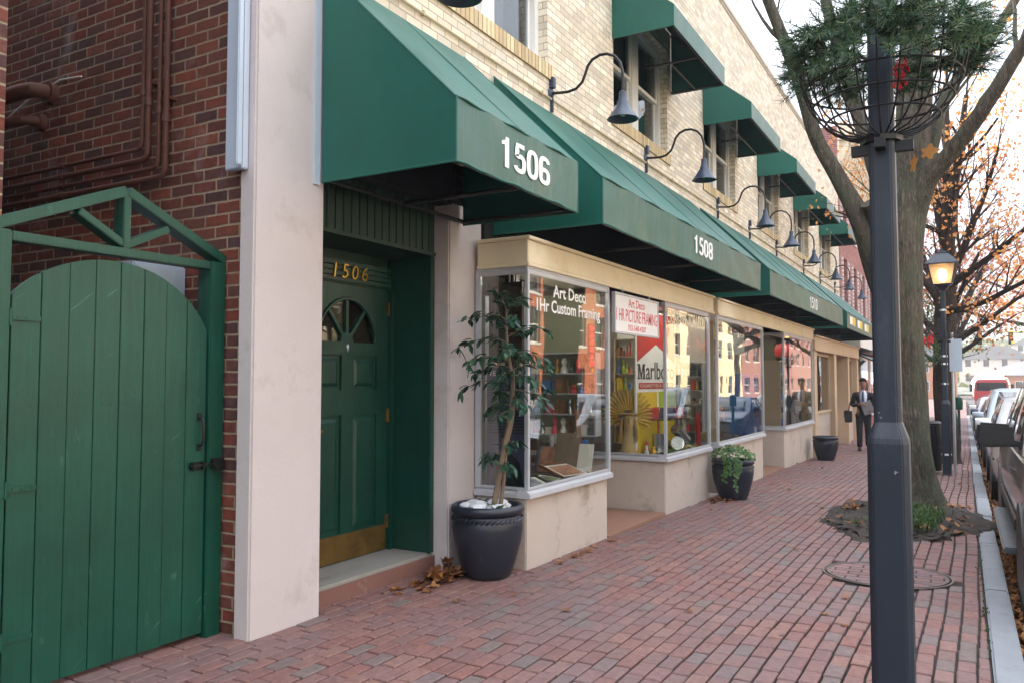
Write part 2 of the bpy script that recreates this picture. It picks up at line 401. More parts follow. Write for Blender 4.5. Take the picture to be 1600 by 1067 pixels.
M['redstep'] = paint('red_step_paint', (122,86,78), .75, .12, 4, .2, 60, dirt=((168,150,142), 6, .6, .5))
M['black'] = paint('black_iron', (22,23,25), .45, .15, 6, .06, 60)
M['void'] = paint('dark_fascia_shade', (14,17,19), .8, .1, 2, .05, 40)  # fascia colour, also stands for the shade inside the awnings
M['lampblue'] = paint('dark_blue_grey_enamel', (52,64,84), .35, .08, 8, .02, 60)
M['post'] = paint('charcoal_post_paint', (31,42,57), .4, .1, 3, .1, 45, dirt=((104,114,126), 9, .66, .5))
t = NT('chipped_post_paint'); p = t.pos(); _c = lin((31,41,54))
col = t.ramp(t.noise(p, 2.5, 5, .6), [(.3, tuple(x*.82 for x in _c)), (.7, tuple(x*1.2 for x in _c))])
col = t.mix(t.m('MULTIPLY', t.ramp(t.noise(t.scale(p, (1, 1, .25)), 5, 7, .75), [(.55, 0.0), (.72, 1.0)]), .35), col, lin((84,92,100)))
chip = t.ramp(t.noise(p, 38, 3, .5), [(.755, 0.0), (.77, 1.0)])
rt = t.n('ShaderNodeVectorRotate'); t.put(rt.inputs['Vector'], p); rt.inputs['Axis'].default_value = (.3, 1, 0); rt.inputs['Angle'].default_value = .8
scr = t.m('MULTIPLY', t.ramp(t.noise(t.scale(rt.outputs[0], (1, 1, .05)), 60, 2, .5), [(.72, 0.0), (.75, 1.0)]), t.ramp(t.noise(p, 4, 4), [(.55, 0.0), (.65, 1.0)]))
col = t.mix(t.m('MAXIMUM', t.m('MULTIPLY', chip, .7), t.m('MULTIPLY', scr, .5)), col, lin((150,156,162)))
t.bsdf(col, t.m('ADD', .30, t.m('MULTIPLY', t.noise(p, 7, 5, .65), .25)), 0, t.bump(t.m('ADD', t.noise(t.scale(p, (1, 1, .3)), 24, 4, .6), t.m('MULTIPLY', chip, -.6)), .22, .008), .5)
M['post'] = t.mat
M['rust'] = paint('rusty_pipe', (92,54,42), .65, .2, 9, .2, 60, dirt=((60,44,40), 6, .5, .6))
M['granite'] = paint('granite_kerb', (134,138,144), .75, .1, 2.2, .5, 120, dirt=((110,110,112), 5, .55, .6))
M['asphalt'] = paint('asphalt', (70,69,70), .85, .15, .8, .6, 150)
M['soil'] = paint('tree_pit_soil', (56,48,43), .95, .3, 7, 1.0, 30, dirt=((92,82,74), 14, .58, .6))
M['pot'] = paint('charcoal_glazed_clay', (35,40,52), .36, .14, 3, .1, 30, dirt=((116,120,130), 5.5, .62, .4))
M['stone'] = paint('white_stones', (206,208,214), .6, .05, 5, .2, 20)
M['stem'] = paint('pale_branch', (122,106,90), .8, .15, 9, .3, 50)
M['ficus_leaf'] = leaf_mat('ficus_leaf', [(30,60,50),(42,78,60),(62,102,80),(36,70,62),(84,118,90)], .28, .2)
M['ivy_leaf'] = leaf_mat('ivy_leaf', [(40,80,36),(66,108,48),(96,130,64),(50,92,48)], .45, .2)
M['needle'] = leaf_mat('pine_needles', [(30,62,50),(48,88,66),(74,112,82),(128,140,96),(56,96,80)], .55, .2)
M['orange_leaf'] = leaf_mat('orange_leaf', [(214,140,70),(226,168,92),(204,122,76),(222,156,110),(234,188,110)], .6, .5)
M['pink_leaf'] = leaf_mat('russet_leaf', [(196,120,104),(206,140,120),(184,104,90),(214,150,110)], .6, .45)
M['green_leaf'] = leaf_mat('tree_green_leaf', [(70,88,40),(100,112,52),(128,120,56)], .6, .35)
M['dead_leaf'] = leaf_mat('fallen_leaf', [(128,78,40),(98,58,34),(150,100,56),(84,54,40),(166,118,70),(112,76,54)], .75, .1)
M['grass'] = leaf_mat('grass_blade', [(46,72,34),(66,94,44),(84,104,58)], .6, .2)
M['bark'] = bark_mat('grey_ridged_bark', (36,32,28), (112,102,90), moss=(80,88,70))
M['bark2'] = bark_mat('dark_bark', (34,28,26), (78,66,58))
M['glass'] = glass_mat('shop_glass', (.94,.96,.95), .09)
M['upglass'] = glass_mat('upstairs_glass', (.8,.84,.86), .05)
M['carglass'] = glass_mat('car_glass', (.35,.42,.44), .06)
M['white'] = paint('white_print', (236,236,236), .55, .03, 4, 0)
M['offwhite'] = paint('off_white_print', (222,220,210), .6, .04, 4, .02)
M['ink'] = paint('black_ink', (24,24,26), .55, .05, 4, 0)
M['red'] = paint('red_print', (190,30,34), .5, .06, 4, 0)
M['pinkred'] = paint('faded_red_print', (206,70,84), .5, .06, 4, 0)
M['yellow'] = paint('yellow_board', (226,190,34), .5, .06, 3, 0)
M['lime'] = paint('lime_board', (176,196,54), .5, .06, 3, 0)
M['blue'] = paint('blue_box', (48,104,172), .5, .1, 3, 0)
M['purple'] = paint('purple_grey_print', (78,74,104), .45, .3, 3, 0)
M['cream_text'] = paint('cream_window_lettering', (236,226,196), .5, .04, 5, 0)
M['chrome'] = paint('brushed_tin', (190,196,204), .25, .1, 5, .02, 50, metal=.9)
M['frame_wood'] = paint('picture_frame_wood', (120,74,40), .45, .2, 10, .1, 60)
M['dark_wood'] = paint('dark_wood', (62,42,32), .5, .2, 8, .1, 50)
M['shop_wall'] = paint('shop_interior_wall', (122,114,98), .8, .08, 1, .05, 30)
M['shop_floor'] = paint('terracotta_floor', (146,108,90), .55, .1, 2, .1, 40)
M['curtain'] = paint('grey_curtain', (120,116,116), .9, .1, 3, .2, 30)
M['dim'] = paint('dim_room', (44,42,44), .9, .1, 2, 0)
M['roofing'] = paint('roofing', (96,92,90), .9, .1, 1, .2, 30)

def canvas_mat(name, c, dirt=(58,74,62), amt=.35, coat=.0):
    t = NT(name); p = t.pos(); c = lin(c)
    col = t.ramp(t.noise(p, 1.3, 4), [(.3, tuple(x*.84 for x in c)), (.7, tuple(x*1.16 for x in c))])
    f = t.m('MULTIPLY', t.ramp(t.noise(p, 3.2, 7, .72), [(.48, 0.0), (.68, 1.0)]), amt)
    col = t.mix(f, col, lin(dirt))
    stk = t.noise(t.scale(p, (3, 9, .7)), 1.6, 6, .7)
    col = t.mix(t.m('MULTIPLY', t.ramp(stk, [(.56, 0.0), (.72, 1.0)]), amt*.8), col, lin(tuple(min(255, x*1.25) for x in dirt)))
    wv = t.noise(t.scale(p, (1.3, .5, 1.3)), 1.7, 2, .45, dist=.3); fine = t.noise(p, 320, 2)
    t.bsdf(col, .5, 0, t.bump(t.m('ADD', wv, t.m('MULTIPLY', fine, .02)), .3, .04), .5, Coat_Weight=coat, Coat_Roughness=.4)
    return t.mat
M['canvas'] = canvas_mat('green_awning_canvas', (4,90,77), (28,78,70), .3)
M['valance'] = canvas_mat('weathered_awning_valance', (28,86,70), (86,108,90), .6, .45)

def car_paint(name, c, metal=.5):
    t = NT(name); p = t.objco(); c = lin(c)
    col = t.ramp(t.noise(p, 2, 4), [(.3, tuple(x*.93 for x in c)), (.7, tuple(x*1.06 for x in c))])
    dirt = t.m('MULTIPLY', t.ramp(t.noise(p, 5, 6, .7), [(.5, 0.0), (.75, 1.0)]), .2)
    t.bsdf(t.mix(dirt, col, lin((110,104,96))), .34, metal, t.bump(t.noise(p, 300, 2), .02, .002), .5, Coat_Weight=.8, Coat_Roughness=.06)
    return t.mat
M['rubber'] = paint('tyre_rubber', (26,26,27), .8, .1, 8, .2, 60)
M['plastic'] = paint('black_plastic', (17,18,20), .42, .1, 6, .15, 120)
M['lamp_lens'] = paint('headlight_lens', (188,196,204), .1, .1, 12, .1, 30, metal=.5, coat=1)
M['amber'] = paint('amber_lens', (220,110,40), .3, .05, 5, 0)

# ================================================================== THE SETTING
def strip(name, xa, xb, ys, dz, mat, kind='structure', depth=None):
    """a sheet that follows the fall of the street between x = xa(y) and xb(y)"""
    mb = MB()
    top = [[(xa(y), y, g(y)+dz), (xb(y), y, g(y)+dz)] for y in ys]
    mb.grid(top)
    if depth:
        mb.grid([[(xa(y), y, g(y)+dz-depth), (xa(y), y, g(y)+dz)] for y in ys]); mb.grid([[(xb(y), y, g(y)+dz), (xb(y), y, g(y)+dz-depth)] for y in ys])
        mb.face([(xa(ys[0]), ys[0], g(ys[0])+dz-depth), (xb(ys[0]), ys[0], g(ys[0])+dz-depth), (xb(ys[0]), ys[0], g(ys[0])+dz), (xa(ys[0]), ys[0], g(ys[0])+dz)])
    o = build(mb, name, mat); o['kind'] = kind; return o
YS = [-6, -2, 0, 2, 4.2]+[4.2+1.5*i for i in range(1, 41)]+[70, 90, 120]
mb = MB(); mb.grid([[(-262, y, g(y)-.3), (262, y, g(y)-.3)] for y in [-62, 4.2, 64.2, 332]])
build(mb, 'ground', M['asphalt'])['kind'] = 'structure'
strip('road', lambda y: cl(y)+KW-.02, lambda y: 11.6, YS, -.135, M['asphalt'])
def und(x, y): return .006*math.sin(x*1.9+y*.7)+.005*math.sin(x*.8-y*1.3+1)+.003*math.sin(x*4.1+y*2.3)
rng = random.Random(2); mb = MB()
BW, BL = .099, .198; xx = []; PV0, PV1 = 1.2, 25.0
mb.grid([[(x, y, g(y)-.016) for x in (-12.0, -4.4, cl(y)-.004)] for y in YS], 1)
mb.grid([[(cl(y)-.004, y, g(y)-.2), (cl(y)-.004, y, g(y)-.016)] for y in YS], 1)
def brick(x0, x1, y0, y1, rng):
    cx, cy = (x0+x1)/2, (y0+y1)/2; a = rng.gauss(0, .008); tx, ty = rng.gauss(0, .013), rng.gauss(0, .008); dz = rng.gauss(0, .0017)
    ca, sa = math.cos(a), math.sin(a); i = len(mb.v); hx, hy = (x1-x0)/2-.0048-abs(rng.gauss(0, .0018)), (y1-y0)/2-.0048-abs(rng.gauss(0, .0018)); c = .0045
    for k, (ex, zz) in enumerate(((0, -.018), (0, -.005), (c, 0))):
        for sx, sy in ((-1,-1),(1,-1),(1,1),(-1,1)):
            u, v = sx*(hx-ex), sy*(hy-ex); X, Y = cx+u*ca-v*sa, cy+u*sa+v*ca
            mb.v.append((X, Y, g(Y)+und(X, Y)*.6+dz+zz+u*tx+v*ty))
    for k in (0, 1):
        for q in range(4): r_ = (q+1) % 4; mb.f.append((i+k*4+q, i+k*4+r_, i+k*4+4+r_, i+k*4+4+q)); mb.m.append(0)
    mb.f.append((i+8, i+9, i+10, i+11)); mb.m.append(0)
row = 0; x = -4.35
while x < .16:
    y = PV0-rng.uniform(0, .2)-(row % 2)*BL/2
    while y < PV1:
        L = BL+rng.gauss(0, .002); ym = y+L/2; xo = .010*math.sin(ym*.9+.5)+.006*math.sin(ym*2.3+x*.6)
        xa, xb = x+xo, x+BW+xo; lim = cl(ym)-.008
        if xa < lim-.02 and (xa+xb)/2 > -4.33 and not math.hypot((xa+xb)/2+.63, ym-7.15) < .50: brick(xa, min(xb, lim), y, y+L, rng)
        y += L
    x += BW; row += 1
o = build(mb, 'sidewalk', [M['pave3d'], M['joint']], recalc=False); o['kind'] = 'structure'
strip('sidewalk_beyond', lambda y: -12.0, lambda y: cl(y)-.004, [PV1-.05]+[v for v in YS if v > PV1], 0.0, M['pave'], depth=.2)
strip('alley_paving', lambda y: -12.0, lambda y: -4.36, [2.0, 3.42], -.002, M['pave'])
strip('opposite_sidewalk', lambda y: 11.6, lambda y: 14.2, YS, 0.0, M['concrete'], depth=.2)
# granite kerb: one structure, cut into long stones with open joints
mb = MB(); y = -4.0; rng = random.Random(3)
while y < 64:
    L = rng.uniform(1.5, 2.3); j = rng.uniform(-.006, .006); e = .007
    xs = (cl(y)+j, cl(y)+KW+j); xe = (cl(y+L)+j, cl(y+L)+KW+j); za, zb = g(y)+.006+j*.5, g(y+L-e)+.006+j*.5; y2 = y+L-e
    mb.grid([[(xs[0], y, za-.3), (xs[0], y, za), (xs[1], y, za), (xs[1], y, za-.3)], [(xe[0], y2, zb-.3), (xe[0], y2, zb), (xe[1], y2, zb), (xe[1], y2, zb-.3)]], close=True, cap=True)
    y += L
build(mb, 'kerb', M['granite'], bevel=.012)['kind'] = 'structure'
# far hill that closes the street
mb = MB(); rows = []
for i in range(13):
    a = i/12; yy = 170+a*130
    rows.append([(x, yy, -.9+(15*a**.8)*(.75+.25*math.sin(x*.021+2+a))+1.2*math.sin(x*.09+a*5)*a) for x in range(-260, 261, 20)])
mb.grid(rows); hill = build(mb, 'hill', paint('wooded_hill', (122,128,118), .95, .25, .06, 0), smooth=True); hill['kind'] = 'structure'

# ================================================================== THE SHOP BUILDING
XF, ZR, Y0B, Y1B = -3.66, 8.15, 3.40, 28.0
shop = thing('shop_building', 'long two storey cream brick shop building with a red brick side wall on the alley', 'building', (-3.66, 3.4, 0))
WIN = [(1.46, 3.40), (5.18, 7.16), (8.90, 10.88), (12.68, 14.66), (16.46, 18.44), (20.26, 22.24), (24.06, 26.04)]
WIN = WIN[1:]; WS, WH = 4.70, 6.18
# upper street wall with real openings and reveals
mb = MB(); T = .30
ycuts = sorted([3.95, Y1B]+[a for wq in WIN for a in wq]); zc = [2.95, WS, WH, ZR]
for i in range(len(ycuts)-1):
    for k in range(3):
        ya, yb, za, zb = ycuts[i], ycuts[i+1], zc[k], zc[k+1]
        if k == 1 and any(abs(ya-wq[0]) < 1e-6 for wq in WIN): continue
        mb.face([(XF, ya, za), (XF, yb, za), (XF, yb, zb), (XF, ya, zb)])
for a, b in WIN:
    mb.face([(XF, a, WS), (XF-T, a, WS), (XF-T, a, WH), (XF, a, WH)]); mb.face([(XF, b, WS), (XF, b, WH), (XF-T, b, WH), (XF-T, b, WS)])
    mb.face([(XF, a, WH), (XF-T, a, WH), (XF-T, b, WH), (XF, b, WH)]); mb.face([(XF, a, WS), (XF, b, WS), (XF-T, b, WS), (XF-T, a, WS)])
mb.face([(XF, 3.95, 2.95), (XF-T, 3.95, 2.95), (XF-T, Y1B, 2.95), (XF, Y1B, 2.95)])
build(mb, 'street_wall', M['cream_brick'], shop, recalc=False)
mb = MB(); mb.box(XF-.34, XF+.035, 3.95, Y1B, ZR, ZR+.09); mb.box(XF-.30, XF+.02, 3.95, Y1B, ZR-.05, ZR-.002)
build(mb, 'parapet_coping', paint('pale_coping', (200,190,176), .8, .1, 3, .2, 40), shop, bevel=.01)
mb = MB(); mb.box(-20, XF-.30, 3.46, Y1B, 7.6, 7.72); build(mb, 'roof', M['roofing'], shop)
mb = MB(); mb.box(-20, -3.795, 3.40, 3.70, -.2, ZR+.1); build(mb, 'side_wall', M['red_brick'], shop)
mb = MB(); mb.box(-20, -19.7, 3.71, Y1B, -.6, ZR); build(mb, 'rear_wall', M['red_brick'], shop)
mb = MB(); mb.box(-20, XF-.01, Y1B-.25, Y1B-.01, -.8, ZR-.06); build(mb, 'party_wall', M['red_brick'], shop)
# rendered piers each side of the entrance
mb = MB(); mb.box(-3.79, XF, 3.355, 3.945, -.05, ZR); build(mb, 'pilaster', M['beige'], shop, bevel=.012)
mb = MB(); mb.box(-3.96, XF, 5.402, 5.90, -.1, 3.3); build(mb, 'pilaster', M['beige'], shop, bevel=.012)
mb = MB(); mb.box(-3.86, -3.715, 3.30, 3.352, 2.755, ZR-.05); mb.box(-3.725, -3.71, 3.26, 3.30, 2.77, ZR-.05)
build(mb, 'corner_flashing', M['flash'], shop, bevel=.006)
mb = MB(); mb.box(XF+.001, XF+.014, 3.835, 3.888, 2.765, 4.25); build(mb, 'awning_flashing', M['flash'], shop)

# upstairs windows
for i, (a, b) in enumerate(WIN):
    wroot = MB()
    x0, x1 = XF-.20, XF-.10; mid = (a+b)/2
    for ya, yb in ((a, a+.09), (b-.09, b), (mid-.11, mid+.11)): wroot.box(x0, x1, ya, yb, WS, WH)
    wroot.box(x0, x1, a+.09, b-.09, WS, WS+.07); wroot.box(x0, x1, a+.09, b-.09, WH-.08, WH)
    wf = build(wroot, 'window', M['whitepaint'], shop, bevel=.006)
    sm = MB(); zm = (WS+WH)/2-.02
    for ya, yb in ((a+.09, mid-.11), (mid+.11, b-.09)):
        for q, (za, zb, xx) in enumerate(((WS+.07, zm+.025, x0+.015), (zm-.025, WH-.08, x0+.05))):
            sm.box(xx, xx+.034, ya+.002, ya+.05, za, zb); sm.box(xx, xx+.034, yb-.05, yb-.002, za, zb)
            sm.box(xx, xx+.034, ya+.05, yb-.05, za, za+.05); sm.box(xx, xx+.034, ya+.05, yb-.05, zb-.05, zb)
    build(sm, 'sash', M['whitepaint'], wf)
    gm = MB()
    for ya, yb in ((a+.13, mid-.15), (mid+.15, b-.13)):
        gm.box(x0+.028, x0+.034, ya, yb, WS+.11, zm); gm.box(x0+.063, x0+.069, ya, yb, zm, WH-.12)
    build(gm, 'pane', M['upglass'], wf)
    cm = MB()
    for ya, yb, fr in ((a+.1, mid-.12, .5), (mid+.12, b-.1, .62)):
        n = 26; yy = [ya+(yb-ya)*fr*(1.0 if i == 0 else .9)*k/n for k in range(n+1)]
        cm.grid([[(x0-.10+.022*math.sin(k*1.7), yv, z) for k, yv in enumerate(yy)] for z in (WS+.05, WH-.05)])
    build(cm, 'curtain', M['curtain'], wf, recalc=False)
    sl = MB(); sl.box(XF-.28, XF+.022, a-.09, b+.09, WS-.15, WS-.002)
    build(sl, 'sill', M['sill_brick'], wf)
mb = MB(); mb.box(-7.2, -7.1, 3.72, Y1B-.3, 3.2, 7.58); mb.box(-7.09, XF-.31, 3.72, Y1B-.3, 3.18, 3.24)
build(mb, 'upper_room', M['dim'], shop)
# conduit that feeds the wall lamps
mb = MB(); mb.tube([(XF+.02, 4.5, 4.35), (XF+.02, 27.6, 4.36)], .012, 6)
for yy in range(5, 27, 2): mb.box(XF+.001, XF+.036, yy-.01, yy+.01, 4.335, 4.375)
build(mb, 'conduit', paint('painted_conduit', (196,180,146), .6, .08, 4, .02), shop)
# dark fascia, run up inside the awnings so their shade is painted in
mb = MB(); mb.box(XF-.30, XF+.025, 5.905, Y1B-.02, 2.50, 4.10); mb.box(XF-.12, XF+.024, 3.951, 5.401, 2.93, 4.10); mb.box(XF-.12, XF+.024, 5.4015, 5.904, 3.302, 4.10); build(mb, 'fascia_shade_band', M['void'], shop)

# entrance 1506 : step, recess, door
mb = MB(); mb.box(-4.40, -3.80, 3.951, 5.398, -.1, .125); build(mb, 'step', [M['concrete']], shop, bevel=.015)
mb = MB(); mb.box(-3.798, -3.783, 3.951, 5.398, -.1, .105); build(mb, 'step_riser', M['redstep'], shop, bevel=.006)
mb = MB()
n = 17; z0t, z1t = 2.515, 3.2
for k in range(n):
    a = 3.952+(5.398-3.952)*k/n; b = a+(5.398-3.952)/n
    mb.box(-3.84, -3.803, a+.006, b-.006, z0t+.03, z1t)
mb.box(-3.86, -3.815, 3.952, 5.398, z0t+.03, z1t); mb.box(-3.87, -3.79, 3.952, 5.398, z0t, z0t+.028)
build(mb, 'transom_panel', M['dark_green'], shop)
mb = MB(); mb.box(-4.30, -3.872, 3.952, 5.398, z0t+.002, z0t+.03); mb.box(-4.34, -4.245, 3.952, 5.398, 2.43, 2.512); build(mb, 'entrance_soffit', M['dark_green'], shop)
mb = MB(); mb.box(-4.28, -3.80, 5.345, 5.40, .126, 2.51); mb.box(-4.28, -3.80, 3.952, 4.0, .126, 2.51); mb.box(-3.82, -3.785, 5.325, 5.344, .126, 2.51)
mb.box(-4.21, -4.165, 5.30, 5.343, .126, 2.25); mb.box(-4.21, -4.165, 4.26, 4.30, .126, 2.25)
build(mb, 'door_jamb', M['door_green'], shop, bevel=.005)
mb = MB()
mb.box(-4.30, -4.20, 4.002, 5.343, 2.25, 2.43)
for k in range(4): mb.box(-4.199, -4.172, 4.04, 5.30, 2.262+k*.041, 2.262+k*.041+.03)
build(mb, 'door_header', M['door_green'], shop, bevel=.004)
# the door leaf : stiles and rails round sunk panels, a half-round light over them
DX, dy0, dy1, dz0, dz1 = -4.20, 4.305, 5.295, .13, 2.245
cyd = (dy0+dy1)/2; mb = MB()
fr_r, fr_z = .335, 1.80
ZL = [(.34, 1.24, .14), (1.43, 1.70, .14)]
pan = [(dy0+.14, cyd-.065), (cyd+.065, dy1-.14)]
mb.box(DX-.045, DX, dy0, dy0+.14, dz0, dz1); mb.box(DX-.045, DX, dy1-.14, dy1, dz0, dz1)
mb.box(DX-.045, DX, cyd-.065, cyd+.065, dz0+.2, 1.74)
for za, zb in ((dz0, .34), (1.24, 1.43), (1.70, fr_z)): 
    mb.box(DX-.045, DX, dy0+.14, cyd-.065, za, zb); mb.box(DX-.045, DX, cyd+.065, dy1-.14, za, zb)
mb.box(DX-.045, DX, cyd-.065, cyd+.065, 1.74, fr_z); mb.box(DX-.045, DX, cyd-.065, cyd+.065, dz0, dz0+.2)
pts = [(cyd+fr_r*math.cos(math.pi*k/24), fr_z+fr_r*math.sin(math.pi*k/24)) for k in range(25)]
for k in range(24):
    a, b = pts[k], pts[k+1]
    ya, yb = a[0], b[0]
    mb.prism([(ya, a[1]), (ya, dz1), (yb, dz1), (yb, b[1])], 'x', DX-.045, DX)
mb.box(DX-.045, DX, cyd+fr_r, dy1-.14, fr_z, dz1); mb.box(DX-.045, DX, dy0+.14, cyd-fr_r, fr_z, dz1)
for za, zb, _ in ZL:
    for ya, yb in pan:
        mb.box(DX-.04, DX-.018, ya, yb, za, zb)
        q = .028; i = len(mb.v)
        o_ = [(ya+q, za+q), (yb-q, za+q), (yb-q, zb-q), (ya+q, zb-q)]; in_ = [(ya+q*2, za+q*2), (yb-q*2, za+q*2), (yb-q*2, zb-q*2), (ya+q*2, zb-q*2)]
        mb.grid([[(DX-.0175, p[0], p[1]) for p in o_], [(DX-.006, p[0], p[1]) for p in in_]], close=True); mb.face([(DX-.006, p[0], p[1]) for p in in_])
door = build(mb, 'door', M['door_green'], shop)
mb = MB()
for ang in (50, 90, 130):
    mb.bar((DX-.02, cyd+.07*math.cos(R(ang)), fr_z+.07*math.sin(R(ang))), (DX-.02, cyd+fr_r*math.cos(R(ang)), fr_z+fr_r*math.sin(R(ang))), .028, .034, up=(1,0,0))
rim = [(DX+.004, cyd+(fr_r)*math.cos(math.pi*k/24), fr_z+(fr_r)*math.sin(math.pi*k/24)) for k in range(25)]
mb.tube(rim, .014, 6); mb.prism([(cyd+.075*math.cos(math.pi*k/10), fr_z+.075*math.sin(math.pi*k/10)) for k in range(11)], 'x', DX-.038, DX-.003)
build(mb, 'fanlight_bars', M['door_green'], door)
mb = MB(); mb.prism([(cyd+(fr_r+.01)*math.cos(math.pi*k/24), fr_z+(fr_r+.01)*math.sin(math.pi*k/24)) for k in range(25)], 'x', DX-.032, DX-.026)
build(mb, 'fanlight_pane', glass_mat('door_glass', (.9,.85,.7), .03), door)
mb = MB(); mb.box(DX-.0005, DX+.004, dy0+.02, dy1-.02, dz0+.005, dz0+.205); build(mb, 'kick_plate', M['brass'], door)
for zz in (2.09, 1.22, .36):
    mb = MB(); mb.box(DX-.002, DX+.006, dy1-.022, dy1+.006, zz-.05, zz+.05); mb.tube([(DX+.010, dy1-.001, zz-.055), (DX+.010, dy1-.001, zz+.055)], .007, 8)
    build(mb, 'hinge', M['brass'], door)
mb = MB(); mb.lathe([(.0, 0), (.021, 0), (.024, .004), (.019, .010), (.0, .011)], n=16)
mb.v = [(DX+.001+z, cyd+.0+x*.75, 1.755+y*1.5) for x, y, z in mb.v]; build(mb, 'viewer', M['chrome'], door, smooth=True)
mb = MB(); mb.tube([(DX+.01, dy0+.06, 1.13), (DX+.05, dy0+.06, 1.13), (DX+.055, dy0+.17, 1.13)], .010, 8); mb.box(DX, DX+.01, dy0+.03, dy0+.09, 1.06, 1.2); build(mb, 'handle', M['brass'], door)
for k, ch in enumerate('1506'):
    mb = MB(); y0n = 4.57+k*.115
    text_on_x(mb, ch, -4.170, y0n+(.025 if ch == '1' else 0), y0n+(.055 if ch == '1' else .075), 2.285, 2.395, .012, shear=.15, offset=-.005)
    build(mb, 'house_number', M['gold'], shop)

# ---- shop fronts
XS = -3.14
SILL, GT, HB, HT = .60, 2.42, 2.47, 2.66
def header(y0, y1, mat, left=True, hb=HB, ht=HT):
    mb = MB(); mb.box(XF+.03, XS, y0, y1, hb, ht); mb.box(XF+.03, XS+.03, y0-.03, y1+.02, ht+.001, ht+.03); mb.box(XF+.03, XS+.018, y0-.018, y1+.01, hb-.03, hb-.001)
    build(mb, 'shop_header', mat, shop, bevel=.006)
header(5.78, 11.26, M['cream']); header(11.50, 19.55, M['cream'])
def bay(y0, y1, back, ret_left=True, mat=None, base=None, mull=(), lettering=None, ret_right=True, sill=SILL, gt=GT, fw=.036):
    """a projecting display window: riser, sill, aluminium bars and glass on the front and the returns"""
    mat = mat or M['alum']; base = base or M['beige_base']
    mb = MB(); mb.box(back, XS-.03, y0+.02, y1-.02, -.6, sill-.055)
    b = build(mb, 'shop_window', base, shop, bevel=.01)
    s_ = MB(); s_.prism([(XS-.10, sill-.052), (XS+.022, sill-.052), (XS+.022, sill-.012), (XS-.02, sill+.012), (XS-.10, sill+.012)], 'y', y0-.01, y1+.01)
    if ret_left: s_.prism([(y0-.012, sill-.051), (y0+.07, sill-.051), (y0+.07, sill+.011), (y0+.03, sill+.011), (y0-.012, sill-.014)], 'x', back, XS-.101)
    build(s_, 'sill', M['sillpaint'], b)
    f = MB()
    ys = [y0]+list(mull)+[y1-fw]
    for yy in ys: f.box(XS-fw, XS, yy, yy+fw, sill+.013, gt)
    for p, q in zip(ys[:-1], ys[1:]):
        f.box(XS-fw+.005, XS-.005, p+fw, q, gt-.04, gt); f.box(XS-fw+.005, XS-.005, p+fw, q, sill+.013, sill+.035)
    f.box(XS-fw, XS-.002, y0, y1, gt+.001, hbb-.031)
    if ret_left:
        f.box(back, back+.05, y0, y0+fw, sill+.012, gt); f.box(back+.05, XS-fw-.001, y0+.005, y0+fw-.005, gt-.04, gt); f.box(back+.05, XS-fw-.001, y0+.005, y0+fw-.005, sill+.012, sill+.034)
        f.box(back, XS-fw-.001, y0+.002, y0+fw, gt+.001, hbb-.031)
    build(f, 'frame', mat, b, bevel=.004)
    for p, q in zip(ys[:-1], ys[1:]):
        gmb = MB(); gmb.box(XS-.026, XS-.02, p+fw+.001, q-.001, sill+.036, gt-.041); build(gmb, 'pane', M['glass'], b)
    if ret_left:
        gmb = MB(); gmb.box(back+.051, XS-fw-.002, y0+.02, y0+.026, sill+.035, gt-.041); build(gmb, 'side_pane', M['glass'], b)
    d = MB(); d.box(back-.25, XS-.102, y0+.075, y1-.03, sill-.05, sill-.005); build(d, 'display_floor', M['dark_wood'], b)
    return b
hbb = HB
b1 = bay(5.78, 7.50, XF+.01)
b2 = bay(9.20, 11.06, XF-.9)
b3 = bay(11.46, 14.38, XF-.5)
b4 = bay(16.15, 19.42, XF-.4)
# window lettering
mb = MB(); text_on_x(mb, 'Art Deco', XS-.0195, 6.28, 6.97, 2.225, 2.335, .001, offset=.012); build(mb, 'lettering', M['white'], b1); mb = MB(); text_on_x(mb, '1Hr Custom Framing', XS-.0195, 5.97, 7.30, 2.055, 2.20, .001, offset=.016)
build(mb, 'lettering', M['white'], b1)
mb = MB(); text_on_x(mb, 'CIGAR-PIPE-TOBACCO', XS-.0195, 9.32, 10.9, 2.19, 2.365, .001, offset=.008); build(mb, 'lettering', M['cream_text'], b2)
# recessed shop doors between the bays
def recess(y0, y1, xb, z=.0):
    mb = MB(); mb.box(xb-.05, XS-.02, y0, y1, -.5, g((y0+y1)/2)+.025+z); build(mb, 'doorstep', M['shop_floor'], shop)
    f = MB()
    for ya, yb in ((y0, y0+.08), (y1-.08, y1)): f.box(xb-.05, xb, ya, yb, g(y0)+.03, 2.42)
    f.box(xb-.05, xb, y0+.08, y1-.08, 2.12, 2.42); dr = build(f, 'shop_door', M['alum'], shop)
    l = MB(); ya, yb = y0+.09, y1-.09
    l.box(xb-.04, xb-.01, ya, ya+.09, .0, 2.1); l.box(xb-.04, xb-.01, yb-.09, yb, .0, 2.1); l.box(xb-.04, xb-.01, ya+.09, yb-.09, .0, .25); l.box(xb-.04, xb-.01, ya+.09, yb-.09, 2.0, 2.1)
    build(l, 'door_leaf', M['alum'], dr); p = MB(); p.box(xb-.028, xb-.022, ya+.091, yb-.091, .251, 1.999); build(p, 'pane', M['glass'], dr)
recess(7.51, 9.19, XF-.9); recess(14.39, 16.14, XF-.4)
mb = MB(); mb.box(XF-.25, XS-.02, 11.07, 11.45, -.5, g(11.2)+.02); mb.box(XF-.3, XF-.2, 11.07, 11.45, g(11.2)+.02, 2.45); build(mb, 'notch', M['beige_base'], shop)
mb = MB(); mb.box(XF-.9, XS-.01, 7.51, 9.19, 2.44, 2.468); mb.box(XF-.9, XS-.01, 14.39, 16.14, 2.44, 2.468); build(mb, 'recess_ceiling', M['beige'], shop)
